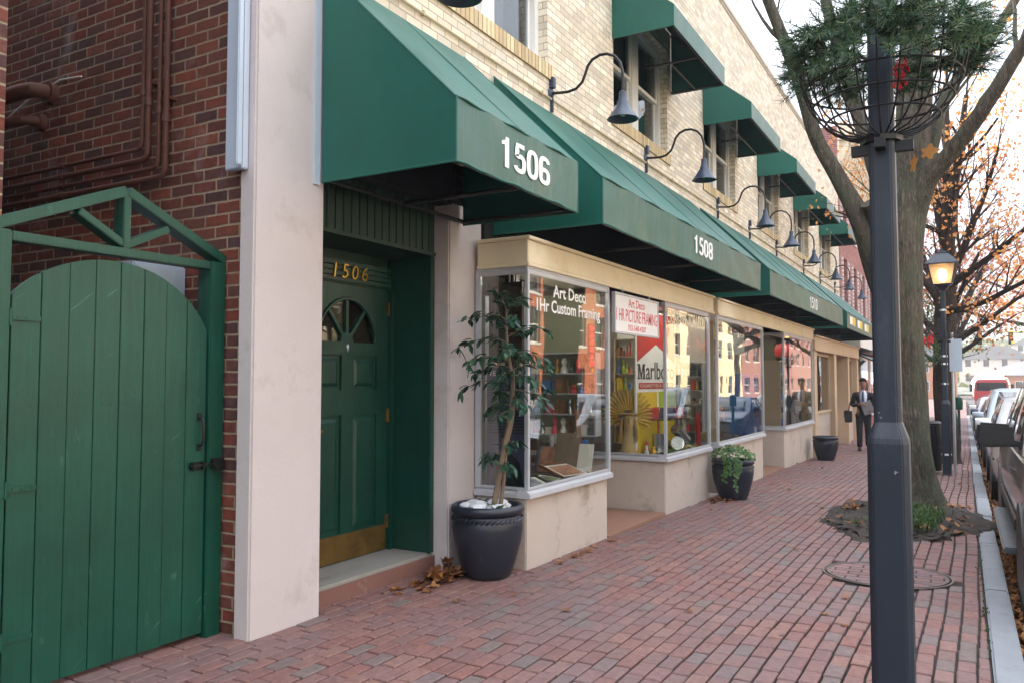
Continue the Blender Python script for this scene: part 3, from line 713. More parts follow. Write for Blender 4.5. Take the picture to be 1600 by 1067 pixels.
# last shop, framed in tan painted timber
hbb = 2.2
mb = MB()
for ya, yb in ((19.60, 19.98), (22.72, 23.12), (25.45, 25.75), (27.55, 27.95)): mb.box(XF+.03, XS+.0, ya, yb, -.6, 2.22)
mb.box(XF+.03, XS+.02, 19.60, 27.95, 2.221, 2.52); mb.box(XF+.03, XS+.06, 19.58, 27.97, 2.521, 2.56); mb.box(XF+.03, XS+.045, 19.59, 27.96, 2.20, 2.2205)
build(mb, 'timber_front', M['tanwood'], shop, bevel=.008)
def tanbay(y0, y1, xg):
    mb = MB(); mb.box(xg-.4, xg, y0, y1, -.6, .70); b = build(mb, 'shop_window', M['beige_base'], shop)
    f = MB(); f.box(xg-.1, xg+.03, y0, y1, .701, .76)
    for yy in (y0, y1-.07): f.box(xg-.09, xg-.0, yy, yy+.07, .761, 2.19)
    f.box(xg-.09, xg, y0+.07, y1-.07, 2.12, 2.19); build(f, 'frame', M['tanwood'], b, bevel=.005)
    p = MB(); p.box(xg-.05, xg-.044, y0+.071, y1-.071, .762, 2.119); build(p, 'pane', M['glass'], b)
tanbay(19.985, 22.715, XS-.12); tanbay(23.125, 25.445, XF+.1); tanbay(25.755, 27.545, XS-.14)
# the rooms behind the glass
mb = MB()
mb.box(-8.4, -8.3, 5.95, 27.7, -.6, 3.1); mb.box(-8.29, XF-.31, 5.95, 27.7, 2.9, 2.95)
for ya in (5.91, 11.20, 19.62, 27.66): mb.box(-8.29, XF-.33, ya, ya+.06, -.6, 2.89)
build(mb, 'room_walls', M['shop_wall'], shop)
mb = MB(); mb.box(-8.29, XF-.02, 5.98, 27.65, -.6, -.34); build(mb, 'room_floor', M['dark_wood'], shop)
mb = MB(); mb.box(-8.29, -6.2, 3.72, 5.90, -.2, -.05); mb.box(-6.3, -6.2, 3.72, 5.90, -.04, 2.9); mb.box(-6.19, -4.36, 3.72, 5.9, 2.9, 2.95); mb.box(-6.19, -4.4, 5.86, 5.9, -.04, 2.89); build(mb, 'hall_walls', paint('hall_wall', (190,160,110), .8, .1, 2, 0), shop)

# ================================================================== AWNINGS
def street_awning(y0, y1, label, marks):
    xw, xf, zb, zv, zw = XF+.03, -2.593, 2.78, 3.17, 4.20
    t = thing('awning', label, 'awning', (xw, y0, zb), group='long green awnings over the shop fronts')
    n = max(2, int((y1-y0)/1.4)); ys = [y0+(y1-y0)*k/n for k in range(n+1)]; yfull = ys; n2 = n*2
    mb = MB(); rows = []
    for k in range(9):
        f = k/8; rows.append([(xw+(xf-xw)*f, yv, zw+(zv-zw)*f-.030*math.sin(math.pi*f)*(1 if j % 2 else .25)*(1 if (0 < j < n2) else 0)) for j, yv in enumerate([y0+(y1-y0)*q/n2 for q in range(n2+1)])])
    mb.grid(rows)
    for yv in (y0, y1): mb.face([(xw, yv, zb), (xf, yv, zb), (xf, yv, zv), (xw, yv, zw)])
    build(mb, 'canopy', M['canvas'], t, recalc=False, solid=.006)
    mb = MB(); m_ = 10*n; yy = [y0+(y1-y0)*k/m_ for k in range(m_+1)]
    mb.grid([[(xf+.004+.004*math.sin(k*.9+z*9), yv, z) for k, yv in enumerate(yy)] for z in (zb, zb+.2, zv)])
    build(mb, 'valance', M['valance'], t, recalc=False, solid=.006)
    mb = MB()
    for zz in (zb+.006, zv): mb.tube([(xf+.004+.006*math.sin(k*.9), yv, zz+.004*math.sin(k*1.7)) for k, yv in enumerate(yy)], .0085, 6)
    for yv in (y0, y1):
        mb.tube([(xf+.004, yv, zb), (xf+.004, yv, zv)], .008, 6); mb.tube([(xf, yv, zv), (xw, yv, zw)], .008, 6); mb.tube([(xf, yv, zb+.005), (xw, yv, zb+.005)], .008, 6)
    for yv in ys[1:-1]: mb.tube([(xw+(xf-xw)*f, yv, zw+(zv-zw)*f+.002) for f in (0, .25, .5, .75, 1)], .0045, 5)
    build(mb, 'hem', M['canvas'], t, smooth=True)
    mb = MB(); r = .016
    for yv in ys:
        yv = min(max(yv, y0+.03), y1-.03)
        mb.tube([(xw, yv, zb+.025), (xf-.03, yv, zb+.025)], r, 6); mb.tube([(xf-.03, yv, zb+.02), (xf-.03, yv, zv-.03)], r, 6); mb.tube([(xf-.03, yv, zv-.03), (xw, yv, zw-.05)], r, 6)
    for xx, zz in ((xf-.03, zb+.025), (xw+.02, zb+.025), (xf-.03, zv-.03)): mb.tube([(xx, y0+.02, zz), (xx, y1-.02, zz)], r, 6)
    build(mb, 'frame', M['black'], t, smooth=True)
    marks(t, xf+.012)
    return t
def ribbon(mb, pts, w_, x, d, T, closed=False):
    P = [Vector((a, b)) for a, b in pts]; n = len(P); L, Q = [], []
    for k in range(n):
        a, b = P[(k-1) % n] if closed or k else P[0], P[(k+1) % n] if closed or k < n-1 else P[-1]
        t_ = (b-a).normalized(); nm = Vector((-t_.y, t_.x))*w_/2; L.append(P[k]+nm); Q.append(P[k]-nm)
    rows = [[(x+dd, *T(p)) for dd, p in ((0, L[k]), (d, L[k]), (d, Q[k]), (0, Q[k]))] for k in range(n)]
    if closed: rows.append(rows[0])
    mb.grid(rows, close=True, cap=not closed)
def sup(cx, cy, rx, ry, a0=0, a1=360, n=28, e=.72):
    out = []
    for k in range(n+(0 if a1-a0 == 360 else 1)):
        a = R(a0+(a1-a0)*k/n); c, s_ = math.cos(a), math.sin(a)
        out.append((cx+rx*math.copysign(abs(c)**e, c), cy+ry*math.copysign(abs(s_)**e, s_)))
    return out
def digits(mb, body, x, y0, y1, z0, z1, d=.002):
    """condensed bold house-number figures"""
    n = len(body); cw = (y1-y0)/n; W = .31
    for i, ch in enumerate(body):
        T = lambda p, i=i: (y0+(i+.03+p[0]*.94)*cw, z0+p[1]/2*(z1-z0))
        if ch == '1': mb.prism([T(p) for p in ((.36,0),(.68,0),(.68,2),(.44,2),(.40,1.78),(.12,1.64),(.12,1.40),(.36,1.46))], 'x', x, x+d)
        if ch == '0': ribbon(mb, sup(.5, 1, .345, .845), W, x, d, T, True)
        if ch == '8': ribbon(mb, sup(.5, .55, .345, .40), W, x, d, T, True); ribbon(mb, sup(.5, 1.44, .315, .40), W*.94, x, d+.001, T, True)
        if ch == '6': ribbon(mb, sup(.5, .60, .345, .445), W, x, d, T, True); ribbon(mb, [(.155, .55), (.155, 1.0)]+sup(.5, 1.30, .345, .545, 180, 20, 14), W, x, d+.001, T)
        if ch == '5': ribbon(mb, [(.86, 1.85), (.60, 1.85), (.30, 1.85), (.28, 1.60), (.24, 1.10), (.34, 1.10)]+sup(.48, .66, .36, .50, 80, -160, 20), W, x, d, T)
def num(body, a, b, za, zb):
    def f(t, x):
        mb = MB(); digits(mb, body, x, a, b, za, zb); build(mb, 'number', M['white'], t)
    return f
def panels(t, x):
    for a in (21.45, 23.0, 24.6):
        mb = MB(); mb.box(x, x+.003, a, a+1.05, 2.90, 3.10); p = build(mb, 'emblem', M['white'], t)
        mb = MB(); mb.box(x+.0035, x+.006, a+.48, a+1.0, 2.91, 3.09); build(mb, 'emblem_block', M['yellow'], p)
street_awning(3.89, 5.56, 'short green awning numbered 1506 over the green door', num('1506', 4.375, 5.085, 2.875, 3.075))
street_awning(6.05, 11.73, 'long green awning numbered 1508 over the picture framing window', num('1508', 8.52, 9.26, 2.89, 3.09))
street_awning(12.34, 20.2, 'long green awning numbered 1510, just past the 1508 awning', num('1510', 15.75, 16.6, 2.86, 3.08))
street_awning(20.95, 27.8, 'green awning with white and yellow square emblems at the far end of the shops', panels)

NTH = ['first', 'second', 'third', 'fourth', 'fifth', 'sixth', 'seventh', 'eighth', 'ninth']
# upstairs window awnings
def window_awning(label):
    w_, xw, xf = 2.2, .0, .76
    t = thing('window_awning', label, 'awning', (0, 0, 0), group='green awnings over the upstairs windows')
    mb = MB(); zb, zv, zw = 0, .255, .90
    mb.grid([[(xw+(xf-xw)*f, yv, zw+(zv-zw)*f) for yv in (0, w_/2, w_)] for f in (0, .25, .5, .75, 1)])
    for yv in (0, w_): mb.face([(xw, yv, zb), (xf, yv, zb), (xf, yv, zv), (xw, yv, zw)])
    build(mb, 'canopy', M['canvas'], t, local=True, recalc=False, solid=.006)
    mb = MB(); mb.grid([[(xf+.004, w_*k/12, z) for k in range(13)] for z in (zb, zv)]); build(mb, 'valance', M['valance'], t, local=True, recalc=False, solid=.006)
    mb = MB()
    for yv in (.03, w_/2, w_-.03):
        mb.tube([(0, yv, .02), (xf-.03, yv, .02), (xf-.03, yv, zv-.03), (0, yv, zw-.05)], .014, 6)
    for xx, zz in ((xf-.03, .02), (.35, .02), (xf-.03, zv-.03)): mb.tube([(xx, .02, zz), (xx, w_-.02, zz)], .014, 6)
    build(mb, 'frame', M['black'], t, local=True); return t
wa = None
for i, (a, b) in enumerate(WIN[1:]):
    lab = 'small green awning over an upstairs window, %s from the near end' % NTH[i]
    if wa is None: wa = window_awning(lab); wa.location = (XF+.006, a-.04, 5.60)
    else: copy_tree(wa, (XF+.006, a-.04, 5.60), lab)

# gooseneck lamps
def gooseneck(label):
    t = thing('gooseneck_lamp', label, 'wall lamp', (0, 0, 0), group='gooseneck lamps along the brick wall')
    mb = MB(); mb.lathe([(0, 0), (.06, 0), (.06, .008), (.03, .03), (0, .032)], n=20); mb.v = [(z, x, y) for x, y, z in mb.v]
    mb.box(.0, .05, -.03, .03, .05, .16); mb.box(0, .035, -.012, .012, -.2, -.05)
    build(mb, 'back_plate', M['lampblue'], t, local=True, bevel=.004)
    prof = [(.0, 0), (.10, -.012), (.20, -.02), (.29, -.005), (.36, .05), (.395, .13), (.42, .20), (.47, .255), (.55, .285), (.63, .28), (.71, .24), (.765, .17), (.79, .08), (.795, -.02), (.79, -.14)]
    mb = MB(); mb.tube([(x, 0, z) for x, z in prof], .0145, 10); build(mb, 'arm', M['black'], t, local=True, smooth=True)
    mb = MB(); mb.lathe([(.02, .02), (.035, .01), (.038, -.07), (.05, -.085), (.055, -.115), (.10, -.185), (.145, -.25), (.152, -.258), (.145, -.258), (.095, -.185), (.05, -.12), (.02, -.1)], c=(.79, 0, -.14), n=28)
    build(mb, 'shade', M['lampblue'], t, local=True, smooth=True)
    mb = MB(); mb.lathe([(.0, -.13), (.022, -.13), (.026, -.16), (.032, -.19), (.02, -.225), (0, -.232)], c=(.79, 0, -.14), n=14); build(mb, 'bulb', M['offwhite'], t, local=True, smooth=True)
    return t
gn = None
for i, yv in enumerate((4.35, 7.22, 9.97, 13.41, 15.66, 18.12, 21.4, 24.0, 26.8)):
    lab = 'dark gooseneck lamp on the cream brick wall, %s from the near end' % NTH[i]
    if gn is None: gn = gooseneck(lab); gn.location = (XF+.001, yv, 4.42)
    else: copy_tree(gn, (XF+.001, yv, 4.42), lab, rz=random.uniform(-.05, .05))

# ================================================================== THE ALLEY
nb = thing('corner_building', 'red brick building whose edge shows at the far left beside the gate', 'building', (-3.95, 2.09, 0))
mb = MB(); mb.box(-16, -3.955, -9, 2.085, -.3, 7.4); build(mb, 'wall', M['red_brick'], nb)
mb = MB(); mb.box(-16.1, -3.90, -9.1, 2.13, 7.401, 7.6); build(mb, 'coping', M['concrete'], nb)

gt = thing('gate', 'green plank gate with an arched top under a small wooden truss', 'gate', (-3.93, 2.7, 0))
GX0, GX1 = -3.975, -3.94
mb = MB(); nb_ = 8; yA, yB = 2.135, 3.262
def arch(y):
    c, hw = 2.66, .66
    return 1.56+.575*math.sqrt(max(0, 1-((y-c)/hw)**2))
for k in range(nb_):
    a = yA+(yB-yA)*k/nb_+.0018; b = yA+(yB-yA)*(k+1)/nb_-.0018; dx = random.uniform(-.003, .003)
    top = [(a+(b-a)*q/6, arch(a+(b-a)*q/6)) for q in range(7)]
    mb.prism([(b, .035), (a, .035)]+top, 'x', GX0+dx, GX1+dx)
mb.box(GX0-.03, GX0-.004, yA+.02, yB-.02, .25, .37); mb.box(GX0-.03, GX0-.004, yA+.02, yB-.02, 1.35, 1.47)
for k in range(nb_):
    for q in (.3, .7):
        for zz in (.28, .34, 1.38, 1.44): yv = yA+(yB-yA)*(k+q)/nb_+random.uniform(-.006, .006); mb.box(GX1-.002, GX1+.0045, yv-.0035, yv+.0035, zz-.0035, zz+.0035, 1)
build(mb, 'gate_leaf', [M['gate_green'], M['iron']], gt, bevel=.002)
for ya, yb, nm in ((1.99, 2.125, 'gate_post'), (3.275, 3.385, 'gate_post')):
    mb = MB(); mb.box(-4.05, -3.93, ya, yb, -.05, 2.215); build(mb, nm, M['gate_green'], gt, bevel=.006)
mb = MB(); tX = -3.985
mb.box(-4.03, -3.935, 2.126, 3.274, 2.165, 2.212)
ap = (2.725, 2.545)
def raf(p, q, h=.055, ww=.10): mb.bar((tX, p[0], p[1]), (tX, q[0], q[1]), h, ww, up=(1,0,0))
raf((2.03, 2.225), (ap[0]-.006, ap[1]-.022)); raf((3.385, 2.232), (ap[0]+.006, ap[1]-.022))
mb.box(tX-.045, tX+.047, ap[0]-.022, ap[0]+.022, 2.2125, 2.50)
mb.bar((tX, 2.46, 2.37), (tX, 2.71, 2.235), .04, .085, up=(1,0,0)); mb.bar((tX, 2.99, 2.36), (tX, 2.74, 2.235), .04, .085, up=(1,0,0))
build(mb, 'truss', M['gate_green'], gt, bevel=.004)
for zz in (1.80, .99, .29):
    mb = MB(); mb.box(GX1+.004, GX1+.009, 2.13, 2.27, zz-.012, zz+.012); mb.box(GX1+.004, GX1+.012, 2.05, 2.12, zz-.03, zz+.03); mb.tube([(GX1+.012, 2.126, zz-.04), (GX1+.012, 2.126, zz+.04)], .008, 8)
    for q in (2.16, 2.2, 2.25): mb.box(GX1+.009, GX1+.012, q-.005, q+.005, zz-.005, zz+.005)
    build(mb, 'hinge', M['gate_green'], gt)
mb = MB(); mb.tube([(GX1, 3.215, 1.285), (GX1+.03, 3.215, 1.275), (GX1+.042, 3.215, 1.24), (GX1+.042, 3.215, 1.165), (GX1+.03, 3.215, 1.13), (GX1, 3.215, 1.12)], .008, 8)
mb.box(GX1+.002, GX1+.007, 3.20, 3.23, 1.27, 1.315); mb.box(GX1+.002, GX1+.007, 3.20, 3.23, 1.095, 1.135); build(mb, 'handle', M['black'], gt, smooth=True)
mb = MB(); mb.box(GX1+.003, GX1+.009, 3.15, 3.255, .985, 1.03); mb.tube([(GX1+.02, 3.145, 1.008), (GX1+.02, 3.385, 1.012)], .008, 8); mb.box(GX1+.009, GX1+.034, 3.155, 3.17, .985, 1.03); mb.box(GX1+.009, GX1+.034, 3.225, 3.24, .985, 1.03)
mb.box(-3.928, -3.90, 3.29, 3.37, .985, 1.045); mb.box(-3.90, -3.89, 3.30, 3.36, .97, 1.0)
build(mb, 'bolt', M['black'], gt, bevel=.003)

for k, (xv, zh) in enumerate(((-4.70, 3.02), (-4.645, 2.945), (-4.535, 2.875), (-4.465, 2.81))):
    mb = MB(); yv = 3.345; r = .019 if k in (1, 3) else .014
    mb.tube([(xv, yv, 8.2), (xv, yv, zh+.05), (xv-.015, yv, zh+.012), (xv-.05, yv, zh), (-9, yv, zh)], r, 10)
    mb.tube([(xv, yv, zh+.35), (xv, yv, zh+.41)], r+.007, 10); mb.tube([(-5.6, yv, zh), (-5.55, yv, zh)], r+.007, 10); mb.box(xv-.03, xv+.03, yv, 3.399, zh+.5, zh+.52)
    o = build(mb, 'pipe', M['rust'], smooth=True, origin=(xv, yv, zh))
    tag(o, ['thin rusty pipe running down the alley wall, nearest the street side of none but leftmost of four',
            'thick rusty pipe on the alley wall, second from the left of four', 'thin rusty pipe on the alley wall, third from the left of four', 'thick rusty pipe on the alley wall, nearest the pink pier'][k], 'pipe', 'rusty pipes on the alley wall')
    if k == 0: o['label'] = 'thin rusty pipe on the alley wall, leftmost of the four'
for k, (za, zb, xx, r) in enumerate(((3.60, 3.60, -5.82, .055), (3.40, 3.40, -5.93, .038))):
    mb = MB(); mb.tube([(xx, 3.41, za), (xx, 3.33, za), (xx-.03, 3.27, za), (xx-.12, 3.24, za-.01), (-9.5, 3.24, za-.02)], r, 12); mb.tube([(xx, 3.40, za), (xx, 3.35, za)], r+.025, 12)
    o = build(mb, 'pipe', M['rust'], smooth=True, origin=(xx, 3.3, za))
    tag(o, ['fat corroded pipe bending out of the alley wall at left, the upper one', 'smaller corroded pipe bending out of the alley wall at left, the lower one'][k], 'pipe', 'corroded pipe stubs')
mb = MB(); mb.tube([(-5.45, 3.385, 3.66), (-5.7, 3.38, 3.68), (-6.1, 3.38, 3.60), (-6.5, 3.37, 3.45), (-7.5, 3.36, 3.2)], .006, 6)
tag(build(mb, 'cable', M['white'], origin=(-6, 3.38, 3.5)), 'thin white cable strung across the brick alley wall', 'cable')
ub = thing('utility_cabinet', 'pale blue metal cabinet standing behind the green gate', 'cabinet', (-4.55, 3.2, 0))
mb = MB(); mb.box(-4.85, -4.30, 3.02, 3.39, -.05, 2.215); build(mb, 'body', M['flash'], ub, bevel=.01)
mb = MB(); mb.box(-4.299, -4.285, 3.04, 3.30, .3, 2.19); dd = build(mb, 'door', paint('cabinet_door', (196,210,224), .4, .1, 2, .03, metal=.2), ub, bevel=.004)
mb = MB(); mb.box(-4.284, -4.27, 3.05, 3.075, 1.9, 2.0); build(mb, 'latch', M['chrome'], dd)

# ================================================================== STREET LAMPS
def lamp_geo(t, loc_y):
    """square-shouldered steel post, wire basket bowl and lantern; local coordinates"""
    mb = MB()
    sq = [(1,-.72),(1,.72),(.72,1),(-.72,1),(-1,.72),(-1,-.72),(-.72,-1),(.72,-1)]
    mb.grid([[(r*a, r*b, z) for a, b in sq] for r, z in ((.092, -.05), (.092, .0), (.073, .012), (.072, 1.265), (.069, 1.285), (.048, 1.345), (.046, 2.42), (.054, 2.421), (.054, 2.44), (.045, 2.441), (.042, 3.32))], close=True, cap=True)
    for k in range(10): mb.box(*[q for c_ in (.058*math.cos(k*.628), .058*math.sin(k*.628)) for q in (c_-.005, c_+.005)], 2.4405, 2.458)
    build(mb, 'post', M['post'], t, local=True, bevel=.004)
    mb = MB(); zb = 2.44; n = 24
    mb.lathe([(.046, -.02), (.075, -.02), (.075, .0), (.046, .0)], c=(0,0,zb), n=8)
    mb.box(-.11, .11, -.018, .018, zb-.06, zb-.022); mb.box(-.018, .018, -.11, .11, zb-.0599, zb-.0221)
    def rad(f): return .06+.245*math.sin(f*math.pi/2)**.75
    for k in range(n):
        a = 2*math.pi*k/n+.05
        top = 1.0 if k % 3 else 1.06
        mb.tube([(rad(min(f, 1))*math.cos(a), rad(min(f, 1))*math.sin(a), zb+.005+.36*f**1.55) for f in [0, .12, .25, .4, .55, .7, .85, top]], .0036, 5)
    for f in (.33, .52, .70, .97):
        mb.tube([(rad(f)*math.cos(2*math.pi*k/36), rad(f)*math.sin(2*math.pi*k/36), zb+.005+.36*f**1.55) for k in range(37)], .0045 if f < 1 else .006, 5)
    build(mb, 'basket', M['black'], t, local=True)
    zl = 3.32; h = [MB() for _ in range(5)]
    h[0].lathe([(.045, 0), (.06, .0), (.13, .06), (.15, .09), (.215, .10), (.215, .12), (.0, .12)], c=(0,0,zl), n=4)
    h[0].v = [(x*math.cos(R(45))-y*math.sin(R(45)), x*math.sin(R(45))+y*math.cos(R(45)), z) for x, y, z in h[0].v]
    s0, s1, zt = .155, .225, zl+.47
    for sx in (-1, 1):
        for sy in (-1, 1): h[0].bar((sx*s0, sy*s0, zl+.12), (sx*s1, sy*s1, zt), .02, .02)
    build(h[0], 'lantern_frame', M['post'], t, local=True)
    h[1].grid([[(sx*s, sy*s, z) for sx, sy in ((-1,-1),(1,-1),(1,1),(-1,1))] for s, z in ((.275, zt-.005), (.275, zt+.015), (.12, zt+.19), (.09, zt+.20), (.085, zt+.235), (.035, zt+.25), (.03, zt+.29), (.0, zt+.30))], close=True, cap=True)
    build(h[1], 'lantern_roof', M['post'], t, local=True, bevel=.004)
    q = .012
    h[2].grid([[(sx*(s-q), sy*(s-q), z) for sx, sy in ((-1,-1),(1,-1),(1,1),(-1,1))] for s, z in ((s0, zl+.122), (s1, zt-.001))], close=True)
    build(h[2], 'lantern_panes', glass_mat('lantern_glass', (.86,.84,.80), .05) if 'lg' not in M else M['lg'], t, local=True)
    h[3].lathe([(.0, 0), (.03, .0), (.07, .06), (.085, .14), (.06, .22), (0, .25)], c=(0,0,zl+.16), n=16)
    build(h[3], 'bulb', M['bulb'], t, local=True, smooth=True)
M['bulb'] = emit('warm_bulb', (255,186,96), 7.0)
_l = NT('frosted_lantern_glass'); _a = _l.n('ShaderNodeBsdfTransparent'); _b2 = _l.n('ShaderNodeBsdfTranslucent'); _b2.inputs[0].default_value = (.9, .86, .82, 1); _d = _l.n('ShaderNodeBsdfDiffuse'); _d.inputs[0].default_value = (.7, .66, .64, 1)
_m1 = _l.n('ShaderNodeMixShader'); _m1.inputs[0].default_value = .5; _l.t.links.new(_b2.outputs[0], _m1.inputs[1]); _l.t.links.new(_d.outputs[0], _m1.inputs[2])
_m2 = _l.n('ShaderNodeMixShader'); _m2.inputs[0].default_value = .55; _l.t.links.new(_a.outputs[0], _m2.inputs[1]); _l.t.links.new(_m1.outputs[0], _m2.inputs[2]); _l.t.links.new(_m2.outputs[0], _l.out.inputs[0]); M['lg'] = _l.mat
lamp = thing('street_lamp', 'dark octagonal lamp post standing closest, its wire basket full of pine garland', 'street lamp', (-.28, 3.40, g(3.4)), group='street lamps with wire baskets')
lamp_geo(lamp, 3.4)
copy_tree(lamp, (-.42, 16.6, g(16.6)), 'dark lamp post with a lit lantern and an empty basket beyond the big tree')
copy_tree(lamp, (-.55, 30.4, g(30.4)), 'small distant lamp post far down the kerb beyond the lit lantern')
copy_tree(lamp, (11.95, 44.0, g(44)), 'lamp post on the opposite pavement, seen only mirrored in the shop glass')

# pine garland wound round the basket of the near lamp
def garland(c, rr, zr, n_tw, seed, out=.16):
    rng = random.Random(seed); mb = MB(); tw = MB()
    for i in range(n_tw):
        a = rng.uniform(0, 2*math.pi); r = rr+rng.uniform(-.10, .03); z = zr+rng.triangular(-.12, .09, .0)
        if i % 9 == 0: a = R(rng.uniform(-150, -60)); r = rr+rng.uniform(.0, .05); z = zr+rng.uniform(-.17, .05)
        if math.cos(a-R(205)) > .8 and rng.random() < .5: continue
        p = Vector((c[0]+r*math.cos(a), c[1]+r*math.sin(a), c[2]+z))
        lift = rng.uniform(-.6, .4)
        d = Vector((math.cos(a)*rng.uniform(.2, 1), math.sin(a)*rng.uniform(.2, 1), lift))+Vector((-math.sin(a), math.cos(a), 0))*rng.uniform(-1, 1)
        if abs(((a-R(25)+math.pi) % (2*math.pi))-math.pi) < .55: d += Vector((1.1, .5, .15)); p += Vector((.07, .035, 0))*rng.random()
        d.normalize(); L = rng.uniform(.08, .16)
        tw.tube([p, p+d*L*.5+Vector((0,0,-.004)), p+d*L], [.003, .002, .001], 4, cap=False)
        for k in range(50):
            f = rng.uniform(.05, 1); q = p+d*L*f
            s_ = d.cross(Vector((rng.uniform(-1,1), rng.uniform(-1,1), rng.uniform(-1,1)))).normalized()
            nd = (s_+d*rng.uniform(.3, 1.0)).normalized(); ln = rng.uniform(.025, .05); wv = nd.cross(d).normalized()*.0016
            mb.face([q-wv, q+wv, q+nd*ln+wv*.4, q+nd*ln-wv*.4])
    return mb, tw
gmb, tmb = garland((-.28, 3.40, g(3.4)+2.44), .285, .37, 500, 11)
ga = thing('pine_garland', 'dark green pine garland bunched over the rim of the nearest wire basket', 'garland', (-.28, 3.4, 2.7))
build(gmb, 'needles', M['needle'], ga, recalc=False); build(tmb, 'twigs', M['bark2'], ga)
for k, (x, y, z, s) in enumerate(((-.20, 3.28, 2.655, .026), (-.205, 3.27, 2.605, .024), (-.20, 3.33, 2.70, .02))):
    mb = MB(); rng = random.Random(k)
    for q in range(5):
        a = q*1.26+k; mb.grid([[(x+s*f*math.cos(a+t_), y-.01*f, z+s*.8*f*math.sin(a+t_)+.01*math.sin(5*f)) for t_ in (-.4*f, 0, .4*f)] for f in (.1, .6, 1, 1.15)])
    o = build(mb, 'bow', M['red'], origin=(x, y, z), solid=.003, recalc=False)
    tag(o, 'scrap of red ribbon bow tucked in the pine garland on the nearest basket', 'bow', 'red bows in the basket garland')
M['tan_leaf'] = leaf_mat('tan_oak_leaf', [(204,152,84),(196,142,78)], .6, .35)
# oak leaf caught under the basket
def leaf_shape(s, lobes=5):
    pts = []
    for k in range(22):
        a = 2*math.pi*k/22; r = 1+.28*math.cos(a*lobes)+.2*math.cos(a)
        pts.append((s*r*math.cos(a), s*r*math.sin(a)))
    return pts
for k, (x, y, z, s, rot) in enumerate(((-.175, 3.42, 2.33, .030, 1.2), (-.125, 3.48, 2.385, .027, .2))):
    mb = MB(); pl = leaf_shape(s)
    mb.face([(x+math.cos(rot)*u, y+.3*v-.02*u, z+v+.4*u*math.sin(rot)) for u, v in pl])
    tag(build(mb, 'leaf', M['tan_leaf'], origin=(x, y, z), solid=.001), ['large orange leaf hanging under the near basket beside the post', 'smaller orange leaf caught under the near basket, to the right'][k], 'leaf')

# ================================================================== TREES
def spath(P, n=5):
    """smooth a list of (x, y, z, r)"""
    out = []
    for i in range(len(P)-1):
        p0, p1, p2, p3 = P[max(i-1, 0)], P[i], P[i+1], P[min(i+2, len(P)-1)]
        for k in range(n):
            t = k/n; t2, t3 = t*t, t*t*t
            out.append(tuple(.5*((2*b)+(-a+c)*t+(2*a-5*b+4*c-d)*t2+(-a+3*b-3*c+d)*t3) for a, b, c, d in zip(p0, p1, p2, p3)))
    out.append(tuple(P[-1])); return out
def limb(mb, P, n=14, lump=.05, seed=0, sub=5):
    rng = random.Random(seed); S = spath(P, sub)
    base = len(mb.v)
    mb.tube([s[:3] for s in S], [max(.004, s[3]) for s in S], n)
    for i in range(base, len(mb.v)):
        pass
    ph = [rng.uniform(0, 6) for _ in range(6)]
    for r_i, s in enumerate(S):
        for q in range(n):
            i = base+r_i*n+q; x, y, z = mb.v[i]; a = 2*math.pi*q/n
            k = 1+lump*(math.sin(3*a+ph[0]+z*1.3)+.7*math.sin(5*a+ph[1]+z*2.1)+.6*math.sin(z*5+ph[2]+2*a))
            mb.v[i] = (s[0]+(x-s[0])*k, s[1]+(y-s[1])*k, s[2]+(z-s[2])*k)
def grow(mb, rng, p, d, L, r, depth, tips, sag=0.0, spread=.6, kidsn=3, n=6):
    pts = [(p.x, p.y, p.z, r)]; q = p.copy(); dd = d.normalized()
    seg = 4
    for k in range(seg):
        dd = (dd+Vector((rng.uniform(-1,1), rng.uniform(-1,1), rng.uniform(-.6,1)))*.13+Vector((0,0,-sag))).normalized()
        q = q+dd*(L/seg); pts.append((q.x, q.y, q.z, r*(1-.62*(k+1)/seg)))
    mb.tube([a[:3] for a in pts], [max(.0022, a[3]) for a in pts], n if depth > 1 else 4, cap=False)
    tips.append((Vector(pts[2][:3]), Vector(pts[-1][:3]), depth))
    if depth <= 0: return
    for k in range(kidsn):
        f = rng.randint(1, seg); b = Vector(pts[f][:3])
        nd = (dd+Vector((rng.uniform(-1,1), rng.uniform(-1,1), rng.uniform(-.55,.75)))*spread*1.5).normalized()
        grow(mb, rng, b, nd, L*rng.uniform(.5, .78), pts[f][3]*.7, depth-1, tips, sag, spread, kidsn, n)
def leaves(mb, rng, tips, per, size, depthmax=0, scatter=.16, droop=.3):
    for a, b, dp in tips:
        if dp > depthmax: continue
        for k in range(per):
            c = a.lerp(b, rng.random())+Vector((rng.gauss(0, scatter), rng.gauss(0, scatter), rng.gauss(0, scatter)-.03))
            s = size*rng.uniform(.55, 1.25); u = Vector((rng.uniform(-1,1), rng.uniform(-1,1), rng.uniform(-1,.4)-droop)).normalized()
            v = u.cross(Vector((rng.uniform(-1,1), rng.uniform(-1,1), rng.uniform(-1,1)))).normalized(); m = u.cross(v)*s*.12
            mb.face([c, c+u*s*.45+v*s*.36+m, c+u*s, c+u*s*.45-v*s*.36+m])

